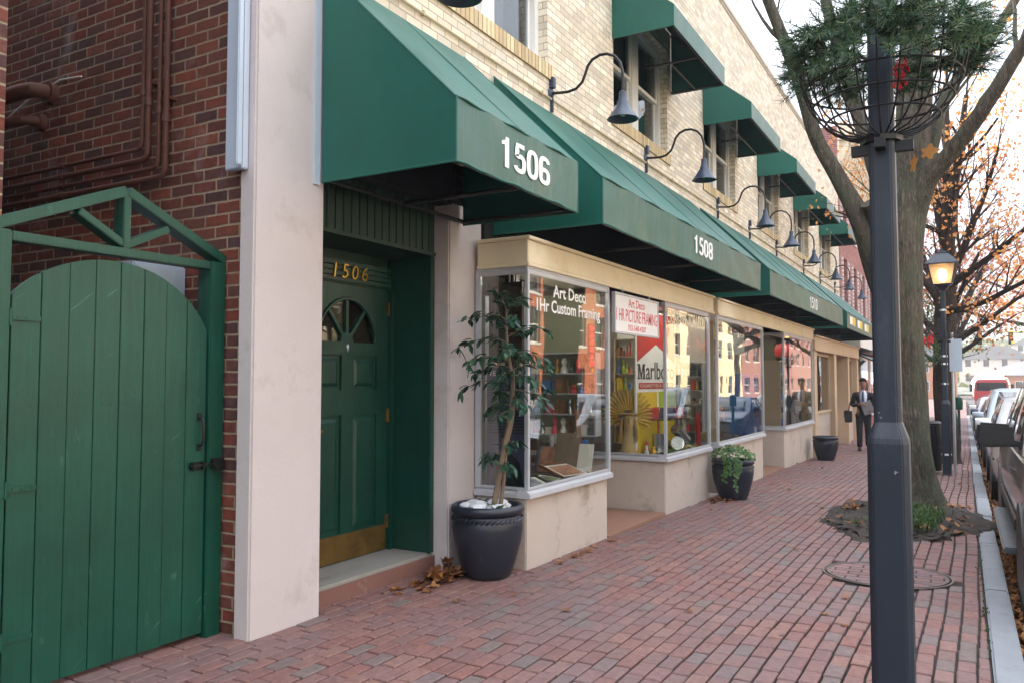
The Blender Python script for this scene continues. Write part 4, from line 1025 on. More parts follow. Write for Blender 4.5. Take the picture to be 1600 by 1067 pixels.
tr = thing('street_tree', 'big grey barked street tree with forking bare limbs standing in the earth pit', 'tree', (-.68, 11.3, g(11.3)))
mb = MB()
zg = g(11.3)
limb(mb, [(-.70,11.3,zg-.15,.60),(-.70,11.3,zg+.02,.49),(-.70,11.3,zg+.12,.40),(-.71,11.3,zg+.33,.335),(-.73,11.3,.66,.292),(-.75,11.3,1.46,.272),(-.78,11.3,2.27,.275),(-.785,11.3,2.84,.295),(-.75,11.3,3.33,.285),(-.66,11.3,3.81,.245),(-.60,11.3,4.30,.21),(-.55,11.4,5.15,.205),(-.50,11.5,5.93,.19),(-.45,11.6,6.47,.175),(-.35,11.7,7.52,.15),(-.40,11.8,8.82,.10)], 30, .03, 1)
build(mb, 'trunk', M['bark'], tr, smooth=60)
LIMBS = [
 [(-.72,11.3,2.25,.26),(-.88,11.3,2.72,.30),(-1.02,11.27,3.08,.27),(-1.19,11.2,3.56,.228),(-1.44,11.1,4.12,.198),(-1.69,11,4.67,.18),(-1.84,10.9,5.31,.166),(-2.01,10.8,5.9,.15),(-2.21,10.7,6.51,.135),(-2.42,10.6,7.21,.118),(-2.79,10.4,8.0,.085)],
 [(-.98,11.28,3.1,.16),(-1.02,11.12,3.55,.15),(-1.08,11.0,3.74,.15)],
 [(-.77,11.4,3.2,.28),(-.91,11.5,3.8,.20),(-1.09,11.7,4.46,.15),(-1.28,11.9,5.17,.145),(-1.53,12.1,6.19,.13),(-1.71,12.2,7.02,.12),(-1.9,12.4,8.03,.09)],
 [(-.66,11.3,3.45,.30),(-.45,11.2,3.97,.212),(-.19,11.1,4.24,.165),(.05,11,4.53,.146),(.29,10.9,4.84,.134),(.55,10.8,5.25,.12),(.86,10.6,5.67,.098),(1.2,10.4,6.2,.067)],
 [(-.56,11.4,3.9,.20),(-.38,11.6,4.51,.14),(-.26,11.8,5.05,.124),(-.04,12,5.5,.114),(.31,12.2,5.98,.106),(.58,12.4,6.47,.098),(.89,12.6,7.09,.07)]]
LIMBS = [[(a, b, c, r*(.62 if n_ else .80 if i_ < 3 else .62)) for n_, (a, b, c, r) in enumerate(P)] if i_ else [(a, b, c, r*(.80, .78, .70, .62)[min(n_, 3)]*(.82 if n_ > 3 else 1)) for n_, (a, b, c, r) in enumerate(P)] for i_, P in enumerate(LIMBS)]
for k, P in enumerate(LIMBS):
    mb = MB(); limb(mb, P, 16, .035, k+4); build(mb, 'limb', M['bark'], tr, smooth=60)
rng = random.Random(5); mb = MB(); tips = []
for p, d, L, r in (((.29,10.9,4.84),(.4,.3,.9),1.5,.03),((.55,10.8,5.25),(-.1,.6,1),1.6,.03),((-1.19,11.2,3.56),(-.9,-.1,.4),.35,.022),((-.26,11.8,5.05),(.5,.4,.7),1.3,.025),((.86,10.6,5.67),(.6,.2,.5),1.5,.03),((-2.01,10.8,5.9),(-.6,.4,.8),1.4,.03),((-.45,11.6,6.47),(.4,.5,.7),1.5,.03),((.05,11,4.53),(.3,.7,.9),1.0,.02)):
    grow(mb, rng, Vector(p), Vector(d), L, r, 2, tips, 0, .55, 2)
build(mb, 'twigs', M['bark'], tr)
lm = MB(); leaves(lm, rng, tips, 1, .085, 0, .05); build(lm, 'foliage', M['orange_leaf'], tr, recalc=False)

def street_tree(name, label, base, H, trunk_r, spec, leafmat, per, lsize, seed, scatter=.2, top=True, lean=(0,0)):
    rng = random.Random(seed); x, y, z0 = base
    t = thing(name, label, 'tree', (x, y, z0), group='street trees along the kerb')
    mb = MB(); h0 = H*.36
    limb(mb, [(x,y,z0-.1,trunk_r*1.5),(x,y,z0+.12,trunk_r*1.15),(x+.02,y,z0+.6,trunk_r),(x,y,z0+h0*.55,trunk_r*.92),(x+.04,y,z0+h0,trunk_r*.95),(x+.1+lean[0],y,z0+h0*1.25,trunk_r*.75),(x+.15+lean[0]*1.5,y,z0+H*.7,trunk_r*.4),(x+.2+lean[0]*2,y,z0+H,trunk_r*.1)], 16, .04, seed)
    tips = []; tw = MB()
    for P in spec:
        limb(mb, [(x+a, y+b, z0+c, r) for a, b, c, r in P], 9, .04, seed+1, 4)
        for i in range(1, len(P)):
            a, b, c, r = P[i]; a0, b0, c0, _ = P[i-1]; d = Vector((a-a0, b-b0, c-c0))
            for q in range(2): grow(tw, rng, Vector((x+a, y+b, z0+c)), d.normalized()+Vector((rng.uniform(-.8,.8), rng.uniform(-.8,.8), rng.uniform(-.3,.6))), rng.uniform(.7, 1.35), r*.42, 2, tips, .01, .6, 2, 5)
    if top:
        for k in range(9):
            a = rng.uniform(0, 6.28); zz = z0+H*rng.uniform(.42, .85)
            grow(tw, rng, Vector((x+.1+lean[0], y, zz)), Vector((math.cos(a), math.sin(a), rng.uniform(.25, 1.1))), rng.uniform(1.2, 2.2), trunk_r*.25, 2, tips, .0, .55, 3, 5)
    build(mb, 'trunk', M['bark2'], t, smooth=60); build(tw, 'twigs', M['bark2'], t)
    lm = MB(); leaves(lm, rng, tips, per, lsize, 0, scatter); leaves(lm, rng, [q for q in tips if q[2] == 1], max(1, per//2), lsize, 1, scatter)
    build(lm, 'foliage', leafmat, t, recalc=False); return t
b2 = (-.50, 19.5, g(19.5))
SP2 = [[(.06,0,3.9,.15),(.36,-.2,4.35,.08),(.60,-.5,4.95,.06),(.84,-.7,5.55,.045),(1.07,-1,6.35,.03)],
       [(.04,0,3.25,.11),(.33,-.5,3.2,.066),(.78,-1,3.3,.055),(1.09,-1.5,3.43,.046),(1.5,-2.0,3.6,.03)],
       [(.1,0,3.75,.11),(.58,-.5,4.02,.065),(1.03,-.9,4.32,.05),(1.45,-1.5,4.6,.04),(1.9,-1.9,4.9,.02)],
       [(.12,0,4.6,.14),(.26,.1,5.77,.1),(.41,.2,6.9,.07),(.55,.3,7.9,.05)],
       [(.1,0,4.6,.13),(-.1,.2,5.8,.08),(-.25,.5,6.9,.05)],
       [(.0,0,3.4,.12),(-.5,.3,4.2,.07),(-.9,.6,5.0,.05),(-1.2,.9,5.9,.03)]]
street_tree('street_tree', 'dark trunked tree with orange leaves behind the lit lantern', b2, 8.6, .225, SP2, M['orange_leaf'], 11, .09, 21, .2)
GEN = [[(.05,0,2.9,.12),(.8,-.4,3.4,.08),(1.6,-.9,4.0,.05),(2.3,-1.2,4.5,.03)], [(.0,0,3.1,.12),(-.8,-.3,3.9,.08),(-1.5,-.6,4.9,.05)], [(.05,0,3.3,.12),(.7,.6,4.6,.08),(1.3,1.2,5.9,.05)], [(.05,0,3.5,.12),(-.4,.8,5,.08),(-.8,1.4,6.6,.05)], [(.05,0,3.4,.1),(.4,-1,4.4,.07),(.9,-1.8,5.4,.04)]]
street_tree('street_tree', 'slender tree with russet pink leaves just past the tree behind the lit lantern', (-.62, 27.5, g(27.5)), 8.2, .17, GEN, M['pink_leaf'], 4, .13, 33, .25)
street_tree('street_tree', 'russet tree further down the kerb, its leaves showing over the parked cars', (-.75, 37, g(37)), 8.4, .17, GEN, M['pink_leaf'], 5, .16, 44, .3)
street_tree('street_tree', 'green and yellow tree at the far end of the pavement', (-1.6, 50, g(50)), 7.5, .17, GEN, M['green_leaf'], 6, .2, 55, .3)
street_tree('street_tree', 'orange leaved tree arching in from the right over the street', (8.2, 58, g(58)), 12, .25, [[(a*2.2-3.5*q, b*2, c*1.45, r*1.4) for q, (a, b, c, r) in enumerate(P)] for P in GEN], M['orange_leaf'], 9, .26, 66, .55)

# ------------------------------------------------------------------ tree pit, manhole
def blob(cx, cy, rx, ry, h, seed, n=40, m=12, dz=0.0, rough=.02):
    rng = random.Random(seed); mb = MB(); ph = [rng.uniform(0, 6.28) for _ in range(8)]; rows = []
    for k in range(m+1):
        f = k/m; row = []
        for q in range(n):
            a = 2*math.pi*q/n; e = 1+(rng.uniform(-.05, .05) if k > m*.7 else 0)+.09*math.sin(2*a+ph[0])+.07*math.sin(3*a+ph[1])+.05*math.sin(7*a+ph[2])+.03*math.sin(13*a+ph[3])
            x = cx+rx*f*e*math.cos(a); y = cy+ry*f*e*math.sin(a)
            z = g(y)+dz+h*(1-f**2.2)+(rng.uniform(-rough, rough) if 0 < f < 1 else 0)*(1-f*.5)-(.02 if f == 1 else 0)
            row.append((x, y, z))
        rows.append(row)
    mb.grid(rows, close=True); return mb
pit = blob(-.72, 10.35, .80, 1.70, .10, 4, 90, 26, .014, .036)
build(pit, 'tree_pit_soil', M['soil'], smooth=60)['kind'] = 'structure'
rng = random.Random(9); mb = MB()
def tuft(mb, x, y, z, n, h, spread, rng):
    for _ in range(n):
        a = rng.uniform(0, 6.28); r = abs(rng.gauss(0, spread)); bx, by = x+r*math.cos(a), y+r*math.sin(a)
        l = h*rng.uniform(.5, 1.2); la = rng.uniform(0, 6.28); ln = rng.uniform(.1, .8)*l; w_ = .004
        p1 = (bx+math.cos(la)*ln*.4, by+math.sin(la)*ln*.4, z+l*.6); p2 = (bx+math.cos(la)*ln, by+math.sin(la)*ln, z+l*.85)
        s_ = Vector((-math.sin(la), math.cos(la), 0))*w_
        mb.grid([[Vector((bx,by,z))-s_, Vector((bx,by,z))+s_], [Vector(p1)-s_*.8, Vector(p1)+s_*.8], [Vector(p2)-s_*.2, Vector(p2)+s_*.2]])
for k in range(60):
    a = rng.uniform(-.9, 1.1); r = rng.uniform(0, .5); tuft(mb, -.50+r*.4*math.cos(a*3), 9.72+r*math.sin(a*2)+rng.uniform(-.45, .6), g(9.6)+.09, 26, .105, .06, rng)
for k in range(10): tuft(mb, -1.02+rng.uniform(-.15, .15), 9.35+rng.uniform(-.15, .2), g(9.3)+.07, 10, .05, .06, rng)
for k in range(40): tuft(mb, cl(5.2+k*.1)-.012+rng.uniform(-.01, .01), 5.2+k*.1*rng.uniform(.5, 1), g(6), rng.randint(1, 5), .02, .012, rng)
build(mb, 'grass', M['grass'], recalc=False)['kind'] = 'stuff'; bpy.data.objects['grass']['label'] = 'short green grass at the foot of the big tree'; bpy.data.objects['grass']['category'] = 'grass'
mh = thing('manhole_cover', 'round manhole cover set with bricks in the pavement behind the near lamp post', 'manhole cover', (-.63, 7.15, g(7.15)))
mb = MB(); zz = g(7.15)
def ringz(r0, r1, h): 
    rows = [[(-.63+r*math.cos(2*math.pi*q/48), 7.15+r*math.sin(2*math.pi*q/48), g(7.15+r*math.sin(2*math.pi*q/48))+z) for q in range(48)] for r, z in ((r0, .001), (r0, h), (r1, h), (r1, .001))]
    return rows
mb.grid(ringz(.425, .445, .008), close=True); mb.grid(ringz(.462, .478, .007), close=True); build(mb, 'rim', M['iron'], mh)
mb = MB(); mb.face([(-.63+.424*math.cos(2*math.pi*q/48), 7.15+.424*math.sin(2*math.pi*q/48), g(7.15+.424*math.sin(2*math.pi*q/48))+.005) for q in range(48)]); build(mb, 'brick_infill', M['pave_old'], mh)

# ------------------------------------------------------------------ planters
def pot_geo(t, r=.285, h=.56, rope=True):
    s = r/.285; mb = MB()
    pr = [(0, 0), (.17, 0), (.185, .012), (.225, .12), (.265, .26), (.283, .37), (.276, .425), (.262, .452), (.258, .462), (.264, .47), (.285, .482), (.292, .505), (.286, .53), (.268, .542), (.248, .536), (.24, .50), (.0, .49)]
    mb.lathe([(a*s, b*h/.542) for a, b in pr], n=48); build(mb, 'pot', M['pot'], t, local=True, smooth=50)
    if rope:
        mb = MB(); k = 44; zr = .437*h/.542
        for q in range(k):
            a = 2*math.pi*q/k; rr = .272*s; pts = []
            for f in (-1, -.5, 0, .5, 1): pts.append(((rr+.004*(1-f*f))*math.cos(a+f*.085), (rr+.004*(1-f*f))*math.sin(a+f*.085), zr+f*.017*s))
            mb.tube(pts, [.004, .010, .012, .010, .004], 6)
        build(mb, 'rope_band', M['pot'], t, local=True, smooth=True)
P1 = (-3.335, 5.47, g(5.47))
p1 = thing('planter', 'large dark planter holding a ficus and white stones beside the green doorway', 'planter', P1, group='dark clay planters'); pot_geo(p1)
p2 = thing('planter', 'dark planter with trailing ivy between the two display windows', 'planter', (-2.86, 11.12, g(11.1)), group='dark clay planters'); pot_geo(p2, .28, .545)
p3 = thing('planter', 'empty dark planter by the tan timber shop front', 'planter', (-2.80, 18.75, g(18.7)), .3, group='dark clay planters'); pot_geo(p3, .265, .52)
mb = MB(); mb.lathe([(.0, .49), (.236, .485), (.236, .515), (.15, .528), (0, .53)], c=P1, n=32); o = build(mb, 'planting_soil', M['soil'], p1)
rng = random.Random(12)
for k in range(13):
    a = rng.uniform(0, 6.28); r = rng.uniform(.05, .19); s = rng.uniform(.035, .075); mb = MB()
    rows = [[(P1[0]+r*math.cos(a)+s*math.sin(math.pi*i/6)*math.cos(2*math.pi*q/9)*rng.uniform(.8, 1.2), P1[1]+r*math.sin(a)+s*math.sin(math.pi*i/6)*math.sin(2*math.pi*q/9)*rng.uniform(.8, 1.2), P1[2]+.545-s*.55*math.cos(math.pi*i/6)) for q in range(9)] for i in range(7)]
    mb.grid(rows, close=True); o = build(mb, 'stone', M['stone'], smooth=40, origin=(P1[0]+r*math.cos(a), P1[1]+r*math.sin(a), P1[2]+.53)); tag(o, 'white stone lying on the soil around the ficus stem in the large planter', 'stone', 'white stones in the ficus planter')
fic = thing('ficus_tree', 'thin potted ficus with drooping dark green leaves in front of the first shop window', 'plant', (P1[0], P1[1], P1[2]+.5))
mb = MB(); fx, fy, fz = P1
S1 = [(fx+.05,fy,fz+.5,.024),(fx+.10,fy,fz+.75,.022),(fx+.155,fy-.01,fz+1.0,.020),(fx+.215,fy,fz+1.3,.018),(fx+.22,fy,fz+1.55,.015),(fx+.18,fy,fz+1.8,.011),(fx+.17,fy,fz+2.1,.006)]
limb(mb, S1, 9, .06, 2); limb(mb, [(fx+.10,fy+.02,fz+.5,.018),(fx+.13,fy+.03,fz+.75,.016),(fx+.16,fy+.02,fz+1.0,.014),(fx+.22,fy+.015,fz+1.25,.012),(fx+.25,fy-.02,fz+1.6,.008)], 8, .06, 3)
rng = random.Random(17); lv = MB(); stems = []
def fleaf(c, d, s):
    u = d.normalized(); v = u.cross(Vector((rng.uniform(-.5,.5), rng.uniform(-.5,.5), 1))).normalized(); nrm = v.cross(u)
    A = [(0, 0), (.25, .16), (.5, .21), (.78, .12), (1, 0)]
    L_, Rr = [], []
    for f, w_ in A:
        mid = c+u*s*f-nrm*s*.16*f*f
        L_.append(mid+v*s*w_+nrm*s*.05); Rr.append(mid-v*s*w_+nrm*s*.05)
    mids = [c+u*s*f-nrm*s*.16*f*f for f, _ in A]
    lv.grid([L_, mids, Rr])
specs = [(1.28,(-.1,-.6,.2),.22),(1.38,(.7,-.5,.3),.32),(1.40,(-.4,.3,.3),.3),(1.5,(-.95,-.2,.42),.50),(1.55,(.9,-.3,.3),.42),(1.6,(.6,.4,.5),.4),(1.62,(-.8,.2,.35),.42),(1.68,(-.6,-.6,.5),.40),(1.72,(.95,.1,.35),.46),(1.78,(.5,-.7,.4),.36),(1.82,(-.9,-.1,.5),.52),(1.86,(.7,.3,.7),.38),(1.9,(-.5,.2,.7),.40),(1.95,(.6,-.4,.55),.40),(2.0,(-.7,-.3,.6),.38),(2.05,(.3,.2,.9),.22),(2.08,(-.2,-.2,.9),.2),(1.58,(.2,-.9,.3),.32),(1.74,(.1,.8,.4),.3),(1.45,(.8,.1,.15),.34),(.86,(.5,-.4,.4),.16),(.95,(-.7,-.3,.2),.2),(1.02,(.3,.4,.4),.14),(1.33,(-.8,-.2,.3),.26)]
for z, d, L in specs:
    L *= .86
    f = min(max((z-.5)/1.6, 0), .999); idx = f*6; i = int(idx); tt = idx-i
    zs = [s[2]-fz for s in S1]; j = max(k for k in range(6) if zs[k] <= z) if z < 2.1 else 5
    t_ = (z-zs[j])/(zs[j+1]-zs[j]); p = Vector(S1[j][:3]).lerp(Vector(S1[j+1][:3]), t_); d = Vector(d).normalized(); pts = [p.copy()]
    q = p.copy(); dd = d.copy()
    for k in range(6):
        dd = (dd+Vector((rng.uniform(-.12,.12), rng.uniform(-.12,.12), -.17))).normalized(); q = q+dd*L/6; pts.append(q.copy())
    mb.tube(pts, [.006, .005, .0045, .004, .003, .0025, .0015], 5)
    for k in range(1, 7):
        for m_ in range(rng.randint(4, 5)):
            od = ((pts[k]-pts[k-1]).normalized()*.6+Vector((rng.uniform(-1,1), rng.uniform(-1,1), rng.uniform(-1,.15)))).normalized()
            fleaf(pts[k]+Vector((rng.uniform(-.03,.03), rng.uniform(-.03,.03), rng.uniform(-.02,.02))), od, rng.uniform(.055, .105))
build(mb, 'stem', M['stem'], fic, smooth=60); build(lv, 'foliage', M['ficus_leaf'], fic, recalc=False, smooth=True)
sp = thing('sprout', 'small bright green sprout growing among the white stones', 'plant', (fx+.17, fy-.12, fz+.53))
lv = MB()
for k in range(8): fleaf(Vector((fx+.15, fy-.12, fz+.52)), Vector((math.cos(k*.8), math.sin(k*.8), 1.0)), .10)
build(lv, 'foliage', M['ivy_leaf'], sp, recalc=False)
iv = thing('ivy_plant', 'bushy ivy trailing down the front of the second planter', 'plant', (-2.86, 11.12, g(11.1)+.5))
lv = MB(); st = MB(); rng = random.Random(31); c0 = Vector((-2.86, 11.12, g(11.1)+.54))
def ivleaf(c, nrm, s):
    u = nrm.cross(Vector((rng.uniform(-1,1), rng.uniform(-1,1), rng.uniform(-1,1)))).normalized(); v = nrm.cross(u)
    lv.face([c+(u*math.cos(a)+v*math.sin(a))*s*r for a, r in ((0,1),(.7,.55),(1.2,.8),(2.2,.5),(3.14,.35),(4.1,.5),(5.1,.8),(5.6,.55))])
for k in range(420):
    a = rng.uniform(0, 6.28); r = .30*math.sqrt(rng.random()); hh = .16*(1-(r/.33)**2)+rng.uniform(-.04, .05)
    ivleaf(c0+Vector((r*math.cos(a), r*math.sin(a), hh)), (Vector((math.cos(a)*r*2, math.sin(a)*r*2-.2, .8))+Vector((rng.uniform(-.6,.6), rng.uniform(-.6,.6), rng.uniform(-.3,.3)))).normalized(), rng.uniform(.02, .036))
for k in range(7):
    a = R(rng.uniform(-100, -40)); q = [(-2.86+(.29+.012*math.sin(j*2))*math.cos(a+.06*math.sin(j)), 11.12+(.29)*math.sin(a+.06*math.sin(j)), g(11.1)+.54-j*.055) for j in range(rng.randint(3, 9))]
    q = [((x+2.86)*(1 if z > g(11.1)+.32 else .93)-2.86, (y-11.12)*(1 if z > g(11.1)+.32 else .93)+11.12, z) for x, y, z in q]
    st.tube(q, .003, 4)
    for x, y, z in q:
        for m_ in range(4): ivleaf(Vector((x+rng.uniform(-.03,.03), y-.015, z+rng.uniform(-.03,.03))), Vector((math.cos(a), math.sin(a), .3)).normalized(), rng.uniform(.018, .032))
build(st, 'stem', M['stem'], iv); build(lv, 'foliage', M['ivy_leaf'], iv, recalc=False)

# ------------------------------------------------------------------ fallen leaves
def litter(name, label, spots, rng):
    mb = MB()
    for x, y, z, s in spots:
        pl = leaf_shape(s*rng.uniform(.6, 1.1), rng.choice((3, 5, 5))); a = rng.uniform(0, 6.28); tx, ty = rng.uniform(-.5, .5), rng.uniform(-.5, .5); cu = rng.uniform(2, 9)
        i = len(mb.v); pts = []
        for u, v in pl:
            X, Y = u*math.cos(a)-v*math.sin(a), u*math.sin(a)+v*math.cos(a)
            pts.append((x+X, y+Y, z+.006+abs(tx*X+ty*Y)+cu*(u*u)))
        c = (x, y, z+.006)
        mb.v += [c]+pts
        for q in range(len(pts)): mb.f.append((i, i+1+q, i+1+(q+1) % len(pts))); mb.m.append(0)
    o = build(mb, name, M['dead_leaf'], recalc=False); o['kind'] = 'stuff'; o['label'] = label; o['category'] = 'leaves'; return o
rng = random.Random(41)
sp_ = [(-3.66+abs(rng.gauss(0, .09))+.03, rng.uniform(5.02, 5.38), g(5.2)+rng.uniform(0, .05), .05) for _ in range(38)]+[(-3.70+abs(rng.gauss(0, .14)), rng.gauss(5.05, .2), g(5), .045) for _ in range(24)]+[(-3.60, 5.3, g(5.3)+.06+.01*k, .05) for k in range(6)]
litter('fallen_leaves', 'brown leaves heaped between the doorstep and the large planter', sp_, rng)
sp_ = []
for _ in range(1500):
    y = 4.2+rng.random()**1.6*22; sp_.append((cl(y)+KW+abs(rng.gauss(0, .10))+.01, y, g(y)-.133+rng.uniform(0, .02), .042))
litter('gutter_leaves', 'fallen leaves lying thick in the gutter along the kerb', sp_, rng)
sp_ = [(rng.uniform(-3.4, .0), rng.uniform(2.8, 18), 0, .028) for _ in range(45)]
sp_ += [(-2.98+rng.gauss(0, .09), 10.86+rng.gauss(0, .1), 0, .04) for _ in range(22)]+[(-3.08+abs(rng.gauss(0, .04)), rng.uniform(6.1, 7.4), 0, .03) for _ in range(12)]+[(rng.uniform(-1.4, .0), rng.uniform(8.9, 11), .1, .045) for _ in range(60)]
litter('scattered_leaves', 'a few dry leaves scattered over the brick pavement', [(x, y, g(y)+z, s) for x, y, z, s in sp_], rng)

# ================================================================== VEHICLES
def interp(tab, y):
    for (a, va), (b, vb) in zip(tab[:-1], tab[1:]):
        if a <= y <= b:
            t = (y-a)/(b-a); t = t*t*(3-2*t)
            return va+(vb-va)*t
    return tab[0][1] if y < tab[0][0] else tab[-1][1]
def vehicle(label, cat, name, loc, paintm, L, W, belt, low, cabin, zr, wheels, wr=.34, board=False, plastic=False):
    """front faces -Y at y = 0; x is across, 0 at the middle; belt/low are (y, z) tables; cabin = (y windscreen foot, y roof front, y roof rear, y rear foot)"""
    t = thing(name, label, cat, loc); t.rotation_euler = (-.015, 0, .0066)
    hw = W/2; mb = MB(); rows = []; N = 30
    for k in range(N+1):
        y = L*k/N; e = min(y, L-y); nose = 1-.22*max(0, 1-e/.55)**2
        zb, zt = interp(low, y), interp(belt, y); w_ = hw*nose
        if k in (0, N): w_ *= .93; zt -= .06; zb += .05
        prof = [(.0, zb), (w_*.80, zb), (w_*.93, zb+.05), (w_*.985, zb+(zt-zb)*.30), (w_, zb+(zt-zb)*.55), (w_*.985, zb+(zt-zb)*.78), (w_*.95, zt-.035), (w_*.88, zt-.004), (w_*.5, zt+.02), (0, zt+.03)]
        rows.append([(x, y, z) for x, z in prof]+[(-x, y, z) for x, z in reversed(prof[1:-1])])
    mb.grid(rows, close=True, cap=True); build(mb, 'body', paintm, t, local=True, smooth=35)
    y1, y2, y3, y4 = cabin; b1_, b4_ = interp(belt, y1)-.01, interp(belt, y4)-.01
    mb = MB(); rows = []
    for f in (0, .1, .25, .5, .75, .92, 1):
        q = f; zz = lambda b: b+(zr-b)*q
        wx = hw*(.93-.20*q**1.25); ya, yb = y1+(y2-y1)*q**.92, y4+(y3-y4)*q**.9; r_ = .10*(1 if q < .9 else 1.4)
        zf, zk = zz(b1_), zz(b4_); zm = (zf+zk)/2; rows.append([(-wx+r_, ya, zf), (0, ya-.05, zf), (wx-r_, ya, zf), (wx, ya+r_*1.2, zf+(zm-zf)*.1), (wx*1.012, (ya+yb)/2, zm), (wx, yb-r_*1.2, zk), (wx-r_, yb, zk), (0, yb+.04, zk), (-wx+r_, yb, zk), (-wx, yb-r_*1.2, zk), (-wx*1.012, (ya+yb)/2, zm), (-wx, ya+r_*1.2, zf+(zm-zf)*.1)])
    top = rows[-1]; rows.append([(x*.8, (y-(y2+y3)/2)*.85+(y2+y3)/2, z+.035) for x, y, z in top])
    mb.grid(rows, close=True, cap=True); build(mb, 'cabin', paintm, t, local=True, smooth=35)
    def xc(q): return hw*(.93-.20*q**1.25)
    def side(s, fa, fb, qa=.10, qb=.86):
        m_ = MB(); rows = []
        for q in (qa, (qa+qb)/2, qb):
            ya, yb = y1+(y2-y1)*q**.92+.12, y4+(y3-y4)*q**.9-.12; za = (b1_+b4_)/2+(zr-(b1_+b4_)/2)*q
            rows.append([(s*(xc(q)*(1.0+.012*(1-abs(2*f-1)))+.010), ya+(yb-ya)*f, za) for f in [fa+(fb-fa)*i/4 for i in range(5)]])
        m_.grid(rows); build(m_, 'side_window', M['carglass_dark'], t, local=True, smooth=True, solid=.004)
    for s in (-1, 1):
        side(s, .04, .36); side(s, .39, .70); side(s, .74, .96, .14, .82)
    def endglass(nm, front):
        m_ = MB(); rows = []
        for q in (.10, .4, .7, .93):
            wx = xc(q)-.13
            y = (y1+(y2-y1)*q**.92) if front else (y4+(y3-y4)*q**.9); z = (b1_ if front else b4_)+(zr-(b1_ if front else b4_))*q
            sgn = -1 if front else 1
            rows.append([(wx*i/4, y+sgn*(.012+.05*(1-(abs(i)/4))), z) for i in range(-4, 5)])
        m_.grid(rows); build(m_, nm, M['carglass_dark'], t, local=True, smooth=True, solid=.004)
    endglass('windscreen', True); endglass('rear_window', False)
    for y in wheels:
        for s in (-1, 1):
            m_ = MB(); m_.lathe([(0, 0), (wr*1.16, 0), (wr*1.16, .10), (0, .10)], n=28)
            m_.v = [(s*(hw-.092+z), y+x_, wr+y_) for x_, y_, z in m_.v]; m_.v = [(x_ , y_, max(z_, .16)) for x_, y_, z_ in m_.v]
            wroot = build(m_, 'wheel', M['plastic'], t, local=True)
            m_ = MB(); m_.lathe([(wr*.62, 0), (wr*.93, 0), (wr, .03), (wr, .19), (wr*.93, .215), (wr*.62, .20)], n=32); m_.v = [(s*(hw-.21+z), y+x_, wr+y_) for x_, y_, z in m_.v]; build(m_, 'tyre', M['rubber'], wroot, local=True, smooth=40)
            m_ = MB(); m_.lathe([(0, .17), (.05, .195), (.06, .19), (wr*.2, .175), (wr*.60, .185), (wr*.63, .20), (wr*.64, .10), (0, .10)], n=32); m_.v = [(s*(hw-.21+z), y+x_, wr+y_) for x_, y_, z in m_.v]
            for k in range(7):
                a = 2*math.pi*k/7; i0 = len(m_.v); m_.bar((0, .03*math.cos(a), .03*math.sin(a)), (0, wr*.6*math.cos(a), wr*.6*math.sin(a)), .05, .03, up=(1,0,0))
                m_.v[i0:] = [(s*(hw-.015)+x_*.4*s, y+y_, wr+z_) for x_, y_, z_ in m_.v[i0:]]
            build(m_, 'rim', M['alloy'], wroot, local=True, smooth=40)
    zh = interp(belt, .12)
    for s in (-1, 1):
        m_ = MB(); m_.grid([[(s*(hw*.50), .045, zh-.06), (s*hw*.72, .09, zh-.045), (s*hw*.88, .27, zh-.04), (s*hw*.93, .50, zh-.06)], [(s*(hw*.50), .02, zh-.13), (s*hw*.74, .055, zh-.15), (s*hw*.91, .235, zh-.16), (s*hw*.97, .46, zh-.13)], [(s*(hw*.52), .03, zh-.18), (s*hw*.74, .06, zh-.22), (s*hw*.90, .22, zh-.23), (s*hw*.965, .40, zh-.18)]])
        build(m_, 'headlight', M['lamp_lens'], t, local=True, smooth=True, solid=.03)
        ym = y1+.42; zmm = interp(belt, y1)+.045
        m_ = MB(); rows = []
        for f in (0, .2, .5, .8, 1):
            r_ = (.86, .97, 1, .98, .90)[int(f*4+.1)] if f not in (.2, .8) else .98
            xx = hw*.93+.03+f*(.27 if plastic else .215); rows.append([(s*xx, ym-.02+(.075*r_)*math.cos(a)*(.55 if math.cos(a) > 0 else 1), zmm+.085+(.10*r_)*(abs(math.sin(a))**.4)*(1 if math.sin(a) > 0 else -1)) for a in [2*math.pi*q/14 for q in range(14)]])
        if plastic: m_ = MB(); m_.prism([(s*(hw*.93+.03), zmm+.0), (s*(hw*.93+.05), zmm+.185), (s*(hw*.93+.30), zmm+.20), (s*(hw*.93+.325), zmm+.03), (s*(hw*.93+.29), zmm-.01)], 'y', ym-.045, ym+.05)
        else: m_.grid(rows, close=True, cap=True)
        m_.bar((s*hw*.86, ym, zmm+.01), (s*(hw*.93+.08), ym, zmm+.035), .07, .05)
        build(m_, 'mirror', M['plastic'] if plastic else paintm, t, local=True, smooth=45, bevel=.022 if plastic else 0)
    m_ = MB(); zg_ = interp(belt, .05)
    for k in range(4): m_.box(-hw*.45, hw*.45, -.022+.01*k*.2, .05, zg_-.26+k*.05, zg_-.235+k*.05)
    m_.box(-hw*.47, hw*.47, -.012, .04, zg_-.28, zg_-.06); build(m_, 'grille', M['plastic'], t, local=True, bevel=.004)
    m_ = MB(); m_.grid([[(x, -.025+.16*(abs(x)/hw)**3, z) for x in [hw*.93*i/6 for i in range(-6, 7)]] for z in (.26, .33, .40)]); m_.grid([[(x, .02+.16*(abs(x)/hw)**3, z) for x in [hw*.75*i/6 for i in range(-6, 7)]] for z in (.41, .5)])
    build(m_, 'bumper', M['plastic'], t, local=True, smooth=True, solid=.04)
    m_ = MB(); m_.box(-.16, .16, -.06, -.045, .42, .56); build(m_, 'number_plate', M['offwhite'], t, local=True)
